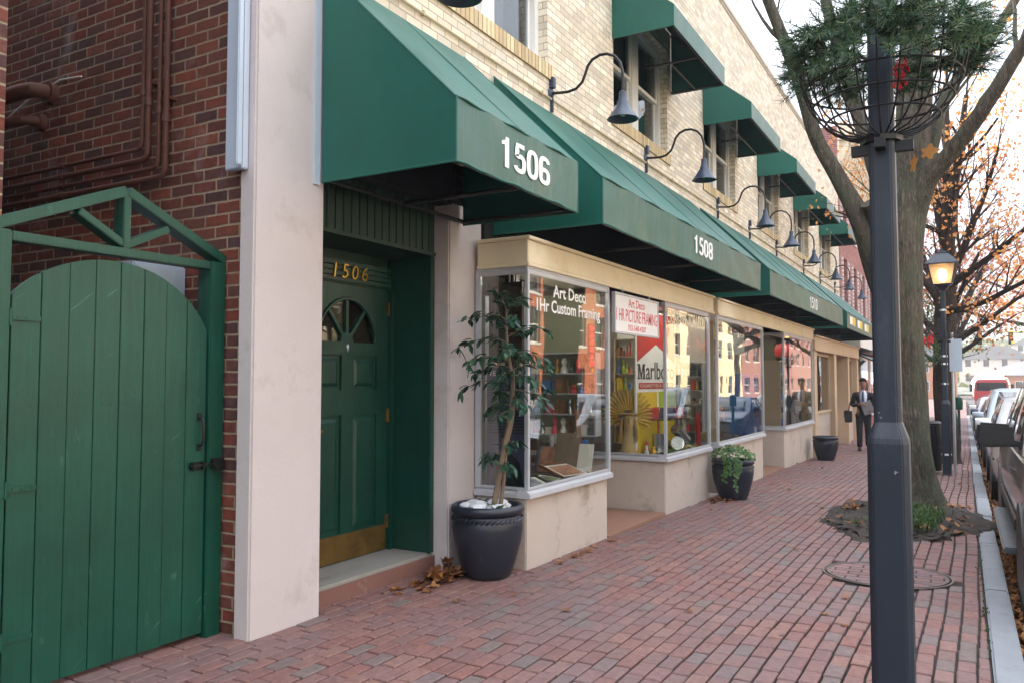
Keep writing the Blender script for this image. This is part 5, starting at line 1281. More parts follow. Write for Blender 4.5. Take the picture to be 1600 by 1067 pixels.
    if board:
        for s in (-1, 1):
            m_ = MB(); m_.box(s*(hw-.06), s*(hw+.09), wheels[0]+.55, wheels[1]-.6, .36, .41); build(m_, 'running_board', M['chrome_dull'], t, local=True, bevel=.012)
            m_ = MB(); m_.grid([[(s*(hw+.004), y_, z_) for y_ in (wheels[0]+.46, (wheels[0]+wheels[1])/2, wheels[1]-.46)] for z_ in (.56, .60, .64)]); build(m_, 'side_moulding', M['plastic'], t, local=True, solid=.02)
    return t
M['carglass_dark'] = NT('tinted_car_glass').mat
_t = M['carglass_dark'].node_tree; _b = _t.nodes.new('ShaderNodeBsdfPrincipled'); _b.inputs['Base Color'].default_value = (.012,.016,.018,1); _b.inputs['Roughness'].default_value = .04; _b.inputs['Coat Weight'].default_value = .6
_t.links.new(_b.outputs[0], [n for n in _t.nodes if n.type == 'OUTPUT_MATERIAL'][0].inputs[0])
M['chrome_dull'] = paint('dull_step_metal', (104,108,112), .45, .12, 6, .1, 60, metal=.6)
M['alloy'] = paint('alloy_wheel', (170,174,178), .35, .08, 6, .02, 60, metal=.8)
SEDB = [(0, .70), (.25, .80), (1.3, .95), (3.4, .99), (4.4, .98), (4.6, .90)]; SEDL = [(0, .30), (.5, .22), (4.1, .22), (4.6, .32)]
SUVB = [(0, .88), (.25, 1.0), (1.5, 1.10), (5.2, 1.12), (5.9, 1.02)]; SUVL = [(0, .42), (.7, .36), (5.2, .36), (5.9, .46)]
CUVB = [(0, .76), (.25, .88), (1.2, 1.0), (4.0, 1.04), (4.55, .94)]; CUVL = [(0, .34), (.5, .26), (4.1, .26), (4.55, .36)]
def park(y, W): return (cl(y)+KW+.07+W/2, y, g(y)-.135)
def pk(y, W, L): a = park(y+L/2, W); return (a[0]+.0066*L/2, y, g(y)-.135)
vehicle('taupe utility car with a black door mirror parked nearest at the kerb', 'car', 'parked_car', (1.27, 5.75, g(5.75)-.135), car_paint('taupe_paint', (122,112,104)), 5.9, 1.98, SUVB, SUVL, (1.75, 2.65, 5.15, 5.8), 1.74, (1.0, 4.75), .38, True, True)
vehicle('silver hatchback parked nose towards us behind the taupe utility car', 'car', 'parked_car', pk(13.3, 1.8, 4.55), car_paint('silver_paint', (196,198,200)), 4.55, 1.8, CUVB, CUVL, (1.05, 2.0, 3.7, 4.35), 1.50, (.85, 3.6), .33)
vehicle('blue grey people carrier with a tall windscreen parked third along the kerb', 'car', 'parked_car', pk(19.4, 1.85, 4.55), car_paint('bluegrey_paint', (142,156,168)), 4.55, 1.85, CUVB, CUVL, (.95, 2.05, 4.0, 4.4), 1.70, (.85, 3.6), .33)
vehicle('dark blue saloon parked fourth along the kerb', 'car', 'parked_car', pk(26.2, 1.78, 4.6), car_paint('navy_paint', (46,58,78)), 4.6, 1.78, SEDB, SEDL, (1.3, 2.1, 3.4, 4.2), 1.42, (.85, 3.65), .32)
vehicle('white hatchback parked fifth along the kerb', 'car', 'parked_car', pk(33.0, 1.75, 4.55), car_paint('white_paint', (214,216,216), .05), 4.55, 1.75, CUVB, CUVL, (1.05, 2.0, 3.7, 4.35), 1.48, (.85, 3.6), .32)
vehicle('black saloon parked sixth along the kerb near the red truck', 'car', 'parked_car', pk(40.5, 1.8, 4.6), car_paint('black_paint', (40,41,44)), 4.6, 1.8, SEDB, SEDL, (1.3, 2.1, 3.4, 4.2), 1.43, (.85, 3.65), .32)
# red tanker truck coming up the street
tk = thing('tanker_truck', 'red truck with a rounded white tank coming up the street', 'truck', (1.35, 74, g(74)-.135))
rp = car_paint('red_truck_paint', (176,52,56), .1)
mb = MB(); mb.grid([[(x, y, z) for x, z in ((-1.15,.7),(1.15,.7),(1.2,1.2),(1.2,1.75),(1.12,2.45),(.95,2.66),(-.95,2.66),(-1.12,2.45),(-1.2,1.75),(-1.2,1.2))] for y in (0, .9, 1.9)], close=True, cap=True); build(mb, 'cab', rp, tk, local=True, bevel=.05)
mb = MB(); mb.grid([[(x, y, z) for x, z in ((-.9,.7),(.9,.7),(.95,1.2),(.85,1.62),(-.85,1.62),(-.95,1.2))] for y in (-1.2, -.02)], close=True, cap=True); build(mb, 'bonnet', rp, tk, local=True, bevel=.06)
mb = MB(); mb.grid([[(-1.05, -.02, 1.78), (1.05, -.02, 1.78)], [(-1.0, -.03, 2.42), (1.0, -.03, 2.42)]]); build(mb, 'windscreen', M['carglass_dark'], tk, local=True, solid=.02)
mb = MB(); mb.lathe([(0, 0), (.6, .05), (1.0, .35), (1.40, .9), (1.45, 1.6), (1.45, 5), (1.1, 5.6), (0, 5.8)], n=28); mb.v = [(x, 2.0+z, 2.02+y) for x, y, z in mb.v]; build(mb, 'tank', paint('white_tank', (232,232,230), .4, .04, 1, 0), tk, local=True, smooth=50)
mb = MB(); mb.box(-.45, -.3, 1.8, 7.8, .6, .82); mb.box(.3, .45, 1.8, 7.8, .6, .82); mb.box(-1.2, 1.2, -1.32, -1.19, .45, .75); build(mb, 'chassis', M['plastic'], tk, local=True)
mb = MB()
for k in range(6): mb.box(-.6, .6, -1.235, -1.21, .82+k*.11, .88+k*.11)
build(mb, 'grille', M['chrome'], tk, local=True)
for s in (-1, 1):
    mb = MB(); mb.box(s*.68, s*.88, -1.24, -1.19, .95, 1.15); build(mb, 'headlight', M['lamp_lens'], tk, local=True, bevel=.02)
    mb = MB(); mb.box(s*.95, s*1.1, -.06, .06, 2.62, 2.72); build(mb, 'marker_light', M['amber'], tk, local=True)
    mb = MB(); mb.box(s*1.3, s*1.5, -.05, .05, 1.7, 2.3); mb.bar((s*1.1, 0, 2.2), (s*1.35, 0, 2.2), .04, .04); build(mb, 'mirror', M['plastic'], tk, local=True, bevel=.02)
for y in (-.6, 5.2, 6.5):
    for s in (-1, 1):
        mb = MB(); mb.lathe([(0, 0), (.46, 0), (.5, .05), (.5, .25), (.46, .3), (.28, .28), (.25, .18), (0, .2)], n=26); mb.v = [(s*(.82+z), y+x, .5+yy) for x, yy, z in mb.v]; build(mb, 'wheel', M['rubber'], tk, local=True, smooth=40)

# ================================================================== THE MAN IN A SUIT
def skin_geo(verts, edges, radii, sub=2, root=0):
    me = bpy.data.meshes.new('sk'); me.from_pydata(verts, edges, []); o = bpy.data.objects.new('sk', me); COL.objects.link(o)
    o.modifiers.new('s', 'SKIN').use_smooth_shade = True
    sl = me.skin_vertices[0].data
    for i, r in enumerate(radii):
        sl[i].radius = (r, r) if isinstance(r, (int, float)) else r
        sl[i].use_root = (i == root)
    md = o.modifiers.new('u', 'SUBSURF'); md.levels = sub; md.render_levels = sub
    bpy.context.view_layer.update(); dg = bpy.context.evaluated_depsgraph_get()
    m2 = bpy.data.meshes.new_from_object(o.evaluated_get(dg)); v = [tuple(a.co) for a in m2.vertices]; f = [tuple(p.vertices) for p in m2.polygons]
    bpy.data.objects.remove(o); bpy.data.meshes.remove(me); bpy.data.meshes.remove(m2); return v, f
def chainbody():
    V, E_, Rr = [], [], []
    def add(p, r, par=None):
        V.append(p); Rr.append(r); i = len(V)-1
        if par is not None: E_.append((par, i))
        return i
    return V, E_, Rr, add
MANL = (-2.42, 22.4, g(22.4))
M['skin'] = paint('skin', (150,104,82), .55, .06, 6, .03, 60)
M['suit'] = paint('navy_suit_cloth', (24,27,36), .8, .12, 8, .1, 80)
M['shirt'] = paint('pale_blue_shirt', (196,206,226), .7, .04, 6, .05, 60)
M['tie'] = paint('blue_tie', (52,66,112), .5, .1, 12, .05, 80)
M['hair'] = paint('black_hair', (20,17,16), .6, .15, 20, .3, 60)
V, E_, Rr, A = chainbody()
pel = A((0,0,.96), (.15,.11)); 
spn = A((0,.0,1.12), (.14,.10), pel); ch = A((0,.0,1.32), (.165,.115), spn); up = A((0,.01,1.44), (.14,.09), ch); nk = A((.0,.0,1.53), (.055,.055), up); nk2 = A((.0,-.015,1.585), (.052,.056), nk)
h1 = A((.0,-.03,1.64), (.066,.078), nk2); h2 = A((.005,-.022,1.71), (.076,.094), h1); h3 = A((.005,-.008,1.78), (.066,.078), h2)
for s, knee, ank, toe in ((-1, (-.10,-.08,.52), (-.10,-.05,.09), (-.115,-.21,.04)), (1, (.10,.02,.52), (.10,.14,.10), (.11,.0,.04))):
    hp = A((s*.09,0,.90), (.10,.10), pel); th = A((s*.10, knee[1]*.5, .72), (.085,.085), hp); kn = A(knee, (.06,.06), th); cf = A(((knee[0]+ank[0])/2, (knee[1]+ank[1])/2+.03, .33), (.055,.058), kn); an = A(ank, (.036,.038), cf); A(toe, (.034,.028), an)
def hand(el, wr, dirv, n_, par, fing=True):
    """wrist -> palm -> five bent fingers; dirv points along the hand, n_ towards the palm side"""
    d = Vector(dirv).normalized(); nn = Vector(n_).normalized(); sd_ = d.cross(nn).normalized(); w0 = Vector(wr)
    pm = A(tuple(w0+d*.05), (.036,.016), par)
    for k, (off, ln) in enumerate(((-.03, .066), (-.01, .078), (.01, .074), (.03, .058))):
        b = A(tuple(w0+d*.095+sd_*off), .0092, pm); m1 = A(tuple(w0+d*(.095+ln*.5)+sd_*off*1.1+nn*.010), .0085, b); A(tuple(w0+d*(.095+ln*.78)+sd_*off*1.1+nn*.036), .0075, m1)
    tb = A(tuple(w0+d*.04-sd_*.036+nn*.008), .0105, pm); A(tuple(w0+d*.075-sd_*.058+nn*.03), .009, tb)
# right arm hangs by the bag strap with the forearm folded in front, left arm carries the folder
sR = A((-.19,.01,1.42), (.062,.062), up); eR = A((-.26,.05,1.16), (.046,.046), sR); wR = A((-.06,-.19,1.185), (.028,.024), eR); hand((-.26,.05,1.16), (-.06,-.19,1.185), (.9,-.25,.08), (0,.3,-1), wR)
sL = A((.19,.01,1.42), (.062,.062), up); eL = A((.275,.06,1.15), (.046,.046), sL); wL = A((.245,-.15,1.03), (.028,.024), eL); hand((.275,.06,1.15), (.245,-.15,1.03), (-.55,-.5,-.12), (-.3,.8,.5), wL)
v, f = skin_geo(V, E_, Rr, 2, pel); mb = MB(); mb.add(v, f)
man = build(mb, 'person', M['skin'], local=True, smooth=True); man.location = MANL; man.rotation_euler = (0, 0, R(6))
tag(man, 'person in a dark suit and tie walking towards us past the shops', 'person')
V, E_, Rr, A = chainbody()
pel = A((0,0,.92), (.155,.12)); spn = A((0,0,1.10), (.158,.118), pel); ch = A((0,.005,1.31), (.19,.13), spn); up = A((0,.015,1.43), (.155,.10), ch); A((0,.02,1.50), (.075,.07), up)
hem = A((0,0,.80), (.17,.125), pel)
sR = A((-.195,.01,1.425), (.08,.08), up); eR = A((-.268,.055,1.15), (.062,.062), sR); A((-.10,-.15,1.18), (.045,.042), eR)
sL = A((.195,.01,1.425), (.08,.08), up); eL = A((.282,.065,1.14), (.062,.062), sL); A((.253,-.10,1.06), (.045,.042), eL)
v, f = skin_geo(V, E_, Rr, 2, pel); mb = MB(); mb.add(v, f); build(mb, 'jacket', M['suit'], man, local=True, smooth=True)
V, E_, Rr, A = chainbody()
pel = A((0,0,.96), (.15,.115))
for s, knee, ank in ((-1, (-.10,-.08,.52), (-.10,-.05,.085)), (1, (.10,.02,.52), (.10,.14,.095))):
    hp = A((s*.09,0,.88), (.115,.115), pel); kn = A(knee, (.078,.08), hp); A(ank, (.062,.07), kn)
v, f = skin_geo(V, E_, Rr, 2, pel); mb = MB(); mb.add(v, f); build(mb, 'trousers', M['suit'], man, local=True, smooth=True)
mb = MB(); mb.grid([[(-w_, -.118-.02*q+.02, z), (-w_*.5, -.142-.012*q, z), (0, -.15-.012*q, z), (w_*.5, -.142-.012*q, z), (w_, -.118-.02*q+.02, z)] for q, w_, z in ((0,.045,1.535),(.1,.085,1.46),(.5,.09,1.36),(.9,.07,1.22),(.6,.04,1.12))])
mb.v = [(x, y+.045*max(0, (z-1.42)/.12), z) for x, y, z in mb.v]; build(mb, 'shirt', M['shirt'], man, local=True, smooth=True, solid=.006, recalc=False)
mb = MB(); mb.grid([[(-w_, y, z), (0, y-.010, z), (w_, y, z)] for w_, y, z in ((.018,-.118,1.52),(.022,-.128,1.505),(.016,-.136,1.485),(.03,-.162,1.34),(.036,-.172,1.24),(.0,-.168,1.17))]); build(mb, 'tie', M['tie'], man, local=True, smooth=True, solid=.008, recalc=False)
mb = MB(); rows = []
for i in range(9):
    th = math.pi*.58*i/8; rows.append([(.005+.083*math.sin(th)*math.cos(a)*1.0, -.006+.103*math.sin(th)*math.sin(a)*(1.0 if math.sin(a) > 0 else .93), 1.765+.095*math.cos(th)+(.035 if math.sin(a) < -.3 and i > 4 else 0)) for a in [2*math.pi*q/24 for q in range(24)]])
mb.grid(rows, close=True); build(mb, 'hair', M['hair'], man, local=True, smooth=True, solid=.01)
for s in (-1, 1):
    mb = MB(); mb.lathe([(0, -.013), (.010, -.009), (.013, 0), (.010, .009), (0, .013)], n=12); mb.v = [(s*.030+.005+x, -.109+y*.5, 1.718+z*.7) for x, y, z in mb.v]; build(mb, 'eye', M['ink'], man, local=True, smooth=True)
    mb = MB(); mb.grid([[(s*(.072+.012*k)+.005, -.005+.02*math.cos(a), 1.70+.032*math.sin(a)) for a in [2*math.pi*q/10 for q in range(10)]] for k in (0, 1)], close=True, cap=True); build(mb, 'ear', M['skin'], man, local=True, smooth=True)
mb = MB(); mb.grid([[(.005-.006, -.108, 1.725), (.005, -.118, 1.725), (.005+.006, -.108, 1.725)], [(.005-.016, -.112, 1.684), (.005, -.138, 1.682), (.005+.016, -.112, 1.684)], [(.005-.012, -.108, 1.675), (.005, -.118, 1.672), (.005+.012, -.108, 1.675)]]); build(mb, 'nose', M['skin'], man, local=True, smooth=True)
mb = MB(); mb.grid([[(.005+.024*k/3, -.108-.006*(1-(k/3)**2), 1.652+z) for k in range(-3, 4)] for z in (-.006, 0, .006)]); build(mb, 'mouth', paint('lips', (128,72,66), .5, .05, 9, 0), man, local=True, smooth=True, solid=.004)
for s, (x, y) in ((-1, (-.105, -.13)), (1, (.105, .07))):
    mb = MB(); mb.grid([[(x+w_*math.cos(a), y+yy, max(.002, z+hh*math.sin(a))) for a in [2*math.pi*q/12 for q in range(12)]] for yy, w_, z, hh in ((.10,.02,.05,.03),(.08,.042,.06,.055),(.0,.045,.05,.055),(-.10,.047,.035,.035),(-.155,.03,.025,.022))], close=True, cap=True); build(mb, 'shoe', M['ink'], man, local=True, smooth=50)
def mloc(x, y, z): c, s = math.cos(R(6)), math.sin(R(6)); return (MANL[0]+c*x-s*y, MANL[1]+s*x+c*y, MANL[2]+z)
bag = thing('shoulder_bag', 'black shoulder bag hanging at the side of the person in the suit', 'bag', mloc(-.34, .0, .72), R(6))
mb = MB(); mb.grid([[(x, y, z) for x, y in ((-.09,-.17),(.06,-.17),(.08,0),(.06,.17),(-.09,.17),(-.11,0))] for z in (.0, .02, .15, .27, .29)], close=True, cap=True); build(mb, 'bag_body', M['ink'], bag, local=True, bevel=.015)
mb = MB(); mb.grid([[(-.115,-.16,.12),(-.125,0,.12),(-.115,.16,.12)],[(-.11,-.165,.29),(-.12,0,.30),(-.11,.165,.29)],[(.0,-.17,.305),(0,0,.31),(.0,.17,.305)]]); build(mb, 'flap', M['plastic'], bag, local=True, solid=.01)
mb = MB(); mb.tube([(-.01,-.16,.28),(.03,-.10,.5),(.13,-.05,.73),(.165,.02,.765),(.12,.09,.70),(.03,.13,.5),(-.01,.16,.28)], .013, 6); build(mb, 'strap', M['plastic'], bag, local=True)
fo = thing('folder', 'grey folder held against the waist by the person in the suit', 'folder', mloc(.10, -.20, 1.10), R(6))
mb = MB(); mb.box(-.13, .13, -.012, .012, -.16, .16); mb.v = [(x*math.cos(.35)-z*math.sin(.35), y+.06*z, x*math.sin(.35)+z*math.cos(.35)) for x, y, z in mb.v]; build(mb, 'cover', paint('grey_folder', (116,118,122), .6, .05, 5, 0), fo, local=True, bevel=.003)
mb = MB(); mb.box(-.12, .125, -.008, .008, -.15, .165); mb.v = [(x*math.cos(.35)-z*math.sin(.35), y+.06*z, x*math.sin(.35)+z*math.cos(.35)) for x, y, z in mb.v]; build(mb, 'papers', M['offwhite'], fo, local=True)

# ================================================================== SIGNS AND GOODS BEHIND THE GLASS
def one(mb, name, mats, label, cat, origin, group=None, **k):
    return tag(build(mb, name, mats, origin=origin, **k), label, cat, group)
sg = thing('hanging_sign', 'white framed sign for one hour picture framing hanging in the first shop entrance', 'sign', (-3.12, 8.2, 2.4))
mb = MB(); a, b, c, d = 7.56, 8.87, 1.985, 2.40
for bx in ((a, b, c, c+.02), (a, b, d-.02, d), (a, a+.02, c+.02, d-.02), (b-.02, b, c+.02, d-.02)): mb.box(-3.145, -3.105, *bx)
build(mb, 'frame', M['alum'], sg)
mb = MB(); mb.box(-3.135, -3.115, a+.02, b-.02, c+.02, d-.02); bd = build(mb, 'panel', M['white'], sg)
mb = MB(); text_on_x(mb, 'Art Deco', -3.1145, 7.95, 8.43, 2.27, 2.36, .001, offset=.008); text_on_x(mb, '1 HR PICTURE FRAMING', -3.1145, 7.61, 8.83, 2.115, 2.245, .001, offset=.004); text_on_x(mb, '703-548-4287', -3.1145, 7.93, 8.47, 2.025, 2.085, .001, offset=.004)
build(mb, 'lettering', M['pinkred'], bd)
mb = MB()
for yy in (7.8, 8.6): mb.tube([(-3.125, yy, 2.40), (-3.125, yy, 2.47)], .005, 6)
build(mb, 'hook', M['alum'], sg)
hk = thing('neon_sign', 'small red upright neon sign reading hookah in the first shop window', 'sign', (-3.22, 7.24, 1.65))
mb = MB(); mb.box(-3.235, -3.222, 7.17, 7.31, 1.63, 2.05); build(mb, 'backing', M['ink'], hk)
mb = MB()
for k, chh in enumerate('HOOKAH'): text_on_x(mb, chh, -3.221, 7.205, 7.275, 1.985-k*.067, 2.035-k*.067, .006)
build(mb, 'letters', emit('neon_red', (255,40,50), 1.2), hk)
# bay one : poster, dark cabinet back, frames laid out on the display floor
ps = thing('poster', 'dark purple poster reading YES WE CAN behind the side pane of the first window', 'poster', (-3.4, 5.93, .61))
mb = MB(); mb.box(-3.62, -3.20, 5.925, 5.94, .61, 1.62); pb = build(mb, 'board', M['purple'], ps)
mb = MB()
for k in range(18): mb.box(-3.60, -3.215, 5.922, 5.925, 1.06+k*.026, 1.07+k*.026)
build(mb, 'stripes', M['ink'], pb)
mb = MB(); text_on_y(mb, 'YES WE CAN', 5.9225, -3.60, -3.23, 1.545, 1.59, .002, offset=.01); build(mb, 'lettering', M['offwhite'], pb)
mb = MB(); mb.prism([(-3.58,.63),(-3.55,.80),(-3.49,.88),(-3.46,.90),(-3.40,.90),(-3.37,.88),(-3.30,.82),(-3.26,.63)], 'y', 5.9215, 5.9245); build(mb, 'suit_shape', M['suit'], pb)
mb = MB(); mb.prism([(-3.43+.045*math.cos(a), .985+.065*math.sin(a)) for a in [2*math.pi*q/20 for q in range(20)]], 'y', 5.9215, 5.9245); mb.prism([(-3.455,.89),(-3.405,.89),(-3.41,.94),(-3.45,.94)], 'y', 5.9218, 5.9243); build(mb, 'face_shape', M['skin'], pb)
mb = MB(); mb.prism([(-3.45,.905),(-3.43,.80),(-3.41,.905)], 'y', 5.9205, 5.9212); build(mb, 'shirt_shape', M['shirt'], pb)
mb = MB(); mb.prism([(-3.43+.05*math.cos(a), 1.02+.045*math.sin(a)) for a in [math.pi*q/12 for q in range(13)]], 'y', 5.9205, 5.9212); build(mb, 'hair_shape', M['hair'], pb)
mb = MB(); mb.box(-3.60, -3.30, 5.95, 6.0, 1.66, 2.34); mb.box(-3.61, -3.59, 5.94, 5.949, 1.66, 2.34); mb.box(-3.30, -3.285, 5.94, 5.949, 1.66, 2.34); one(mb, 'cabinet_back', M['dark_wood'], 'dark board standing above the purple poster in the first window', 'board', (-3.45, 5.97, 1.66))
mb = MB()
for k in range(9): mb.tube([(-3.46-.03*math.sin(k*2), 6.02+.018*k, .60), (-3.46-.03*math.sin(k*2), 6.02+.018*k, 2.42)], .016, 6)
one(mb, 'drape', M['dark_wood'], 'dark gathered drape at the left side of the first shop window', 'curtain', (-3.46, 6.1, .6))
def flatframe(label, c, w_, h_, rz, tilt, fm, art, mat_=True, group=None):
    t = thing('picture_frame', label, 'picture frame', c, R(rz), group)
    t.rotation_euler = (R(tilt), 0, R(rz)); mb = MB(); k = .028
    mb.box(-w_/2, w_/2, -h_/2, -h_/2+k, 0, .022); mb.box(-w_/2, w_/2, h_/2-k, h_/2, 0, .022); mb.box(-w_/2, -w_/2+k, -h_/2+k, h_/2-k, 0, .022); mb.box(w_/2-k, w_/2, -h_/2+k, h_/2-k, 0, .022)
    build(mb, 'moulding', fm, t, local=True, bevel=.004)
    mb = MB(); mb.box(-w_/2+k, w_/2-k, -h_/2+k, h_/2-k, .002, .010); mp = build(mb, 'mount', M['offwhite'], t, local=True)
    mb = MB(); mb.box(-w_/2+k+.05, w_/2-k-.05, -h_/2+k+.04, h_/2-k-.04, .0105, .013); build(mb, 'picture', art, mp, local=True); return t
ART = [paint('grey_art', (128,128,136), .5, .5, 14, 0), paint('sepia_art', (170,120,96), .5, .5, 12, 0), paint('olive_art', (110,116,84), .5, .5, 12, 0), paint('blue_art', (96,120,150), .5, .5, 12, 0)]
flatframe('black frame with a white mount lying at the left front of the first window', (-3.36, 6.22, .615), .34, .26, 70, 14, M['ink'], ART[0])
flatframe('broad brown frame lying tilted at the right of the first window', (-3.40, 7.02, .64), .46, .34, 78, 18, M['frame_wood'], ART[1])
flatframe('dark frame lying flat in the middle of the first window', (-3.40, 6.62, .60), .40, .30, 100, 6, M['dark_wood'], ART[2])
flatframe('low olive picture lying in the corner of the first window', (-3.62, 6.45, .60), .36, .28, 60, 10, M['dark_wood'], ART[2])
flatframe('tall narrow frame leaning behind the others in the first window', (-3.85, 6.72, .90), .36, .55, 85, 74, M['frame_wood'], ART[3])
for k, (y, x, s, lb) in enumerate(((6.13, -3.40, .05, 'orange brown moulding strip leaning at the left of the first window'), (7.32, -3.36, -.04, 'thin tan moulding strip leaning at the right of the first window'))):
    mb = MB(); mb.bar((x, y, .60), (x-.05, y+s, 1.22), .03, .05); one(mb, 'moulding_strip', M['frame_wood'], lb, 'wood strip', (x, y, .6), bevel=.004)
for k in range(9):
    t = thing('picture_frame', 'small framed picture hung on the back wall of the first shop', 'picture frame', (-7.9+.0*k, 6.6+(k % 5)*.85, 1.2+.62*(k//5)), 0, 'pictures on the back wall of the first shop')
    a, b, c = t.location; mb = MB(); w_, h_ = .26+.05*(k % 3), .2+.05*(k % 2)
    for bx in ((b-w_, b+w_, c-h_, c-h_+.04), (b-w_, b+w_, c+h_-.04, c+h_), (b-w_, b-w_+.04, c-h_+.04, c+h_-.04), (b+w_-.04, b+w_, c-h_+.04, c+h_-.04)): mb.box(a, a+.03, *bx)
    build(mb, 'moulding', [M['gold'], M['frame_wood'], M['ink']][k % 3], t); mb = MB(); mb.box(a+.005, a+.012, b-w_+.04, b+w_-.04, c-h_+.04, c+h_-.04); build(mb, 'picture', ART[k % 4], t)
for i in range(3):
    t = thing('display_shelf', ['low shelf of trinkets deep in the first shop behind the frames', 'tall shelf of trinkets deep in the first shop, to the right', 'wall shelf of goods at the back of the first shop'][i], 'shelf', (-5.2-.9*i, 7.2+1.3*i, -.34))
    mb = MB(); x0, y0 = -5.4-.9*i, 6.7+1.3*i
    for yy in (y0, y0+1.36): mb.box(x0, x0+.35, yy, yy+.03, -.34, 1.9)
    for k in range(6): mb.box(x0, x0+.35, y0+.03, y0+1.36, -.1+k*.38, -.075+k*.38)
    build(mb, 'shelf_boards', M['dark_wood'], t)
    rng = random.Random(60+i)
    for k in range(6):
        mb = MB(); y = y0+.06
        while y < y0+1.25:
            w_ = rng.uniform(.05, .13); h = rng.uniform(.08, .28); mb.lathe([(0, 0), (w_*.4, 0), (w_*.45, h*.5), (w_*.25, h*.8), (w_*.3, h), (0, h)], c=(x0+.2, y+w_/2, -.0745+k*.38), n=8); y += w_+rng.uniform(.01, .05)
        build(mb, 'trinkets', [M['offwhite'], M['frame_wood'], M['chrome'], M['yellow'], M['pinkred'], M['blue']][(k+i) % 6], t)
# bay two : cigarette poster, feathered bust, tins and books
cp = thing('cigarette_poster', 'large red and white cigarette poster standing over yellow boards in the second window', 'poster', (-3.60, 10.1, .6))
mb = MB(); mb.box(-3.63, -3.61, 9.43, 11.0, .605, 2.40); build(mb, 'board', M['white'], cp)
mb = MB(); mb.prism([(9.49, 1.74), (10.18, 1.98), (10.94, 1.74), (10.94, 2.38), (9.49, 2.38)], 'x', -3.6095, -3.606); build(mb, 'red_chevron', M['red'], cp)
mb = MB(); mb.prism([(9.50+a*.25, 1.525+b*.19) for a, b in ((0,0),(.32,0),(.32,.10),(.24,.10),(.24,.74),(.46,0),(.56,0),(.78,.78),(.78,.10),(.70,.10),(.70,0),(1.08,0),(1.08,.10),(1.0,.10),(1.0,.90),(1.08,.90),(1.08,1),(.74,1),(.53,.34),(.32,1),(0,1),(0,.90),(.08,.90),(.08,.10),(0,.10))], 'x', -3.609, -3.606)
text_on_x(mb, 'arlboro', -3.609, 9.80, 10.90, 1.52, 1.745, .003, offset=.004); build(mb, 'lettering', M['ink'], cp)
mb = MB(); mb.box(-3.6095, -3.606, 9.54, 10.88, 1.40, 1.48); rb = build(mb, 'red_band', M['red'], cp)
mb = MB(); text_on_x(mb, 'CIGARETTES & CIGARS', -3.6055, 9.58, 10.82, 1.42, 1.462, .001, offset=.006); build(mb, 'band_lettering', M['offwhite'], rb)
mb = MB(); mb.box(-3.6095, -3.605, 9.49, 10.20, .61, 1.36); mb.box(-3.6095, -3.605, 10.36, 10.94, .61, .98); build(mb, 'yellow_board', M['yellow'], cp)
mb = MB(); mb.box(-3.6045, -3.60, 9.55, 10.2, 1.0, 1.16); mb.box(-3.6095, -3.60, 10.205, 10.26, .61, 1.16); build(mb, 'red_stripe', M['red'], cp)
mb = MB(); mb.box(-3.6095, -3.605, 10.27, 10.355, .61, 1.36); mb.box(-3.6095, -3.605, 10.36, 10.94, .985, 1.36); build(mb, 'lime_board', M['lime'], cp)
bu = thing('carved_bust', 'carved wooden bust wearing a tall feathered headdress in the second shop window', 'sculpture', (-3.70, 9.40, .62)); bu.rotation_euler = (0, 0, R(30)); bu.scale = (1.08, 1.08, 1.08)
wood = paint('carved_pale_wood', (206,176,124), .6, .15, 6, .25, 40); wood2 = paint('carved_tan', (176,140,92), .6, .2, 7, .25, 40)
V, E_, Rr, A = chainbody()
b0 = A((0,0,.0), (.085,.07)); b1_ = A((0,0,.05), (.085,.07), b0); b2_ = A((0,0,.16), (.07,.06), b1_); nk = A((0,0,.24), (.058,.058), b2_); jw = A((0,-.025,.30), (.058,.07), nk); hd = A((0,-.015,.37), (.066,.08), jw); tp = A((0,0,.44), (.062,.07), hd)
v, f = skin_geo(V, E_, Rr, 2, b0); mb = MB(); mb.add(v, f)
mb.grid([[(-.008,-.098,.40),(0,-.104,.40),(.008,-.098,.40)],[(-.018,-.098,.352),(0,-.128,.35),(.018,-.098,.352)],[(-.012,-.092,.34),(0,-.10,.338),(.012,-.092,.34)]])
for s in (-1, 1): mb.lathe([(0,-.01),(.012,0),(0,.01)], c=(s*.03,-.088,.392), n=8)
mb.grid([[(.03*k/3, -.094+.006*abs(k/3), .318+z) for k in range(-3, 4)] for z in (-.006, .006)])
build(mb, 'head', wood, bu, local=True, smooth=True)
mb = MB()
for k in range(23):
    a = R(-115+230*k/22); n1 = Vector((math.sin(a), .0, math.cos(a))); c = Vector((0, .02, .41)); s_ = Vector((math.cos(a), 0, -math.sin(a))); L = .26-.05*abs(k-11)/11
    mb.grid([[c+n1*(.075+L*f)+s_*(-w_)+Vector((0,.05*f,0)), c+n1*(.075+L*f)+Vector((0,.05*f-.012,0)), c+n1*(.075+L*f)+s_*w_+Vector((0,.05*f,0))] for f, w_ in ((0,.010),(.5,.017),(.85,.015),(1,.003))])
build(mb, 'feathers', paint('feather_ochre', (196,160,70), .6, .4, 14, .1, 40), bu, local=True, solid=.006)
mb = MB(); mb.tube([(.098*math.sin(R(t_)), -.02-.06*math.cos(R(t_))*.9, .43+.012*math.cos(R(t_))) for t_ in range(-110, 111, 20)], .018, 8); build(mb, 'headband', wood2, bu, local=True, smooth=True)
for s in (-1, 1):
    mb = MB(); mb.tube([(s*.075,-.02,.38),(s*.088,-.03,.28),(s*.09,-.045,.18),(s*.085,-.05,.12)], [.018,.02,.018,.01], 8); build(mb, 'braid', wood2, bu, local=True, smooth=True)
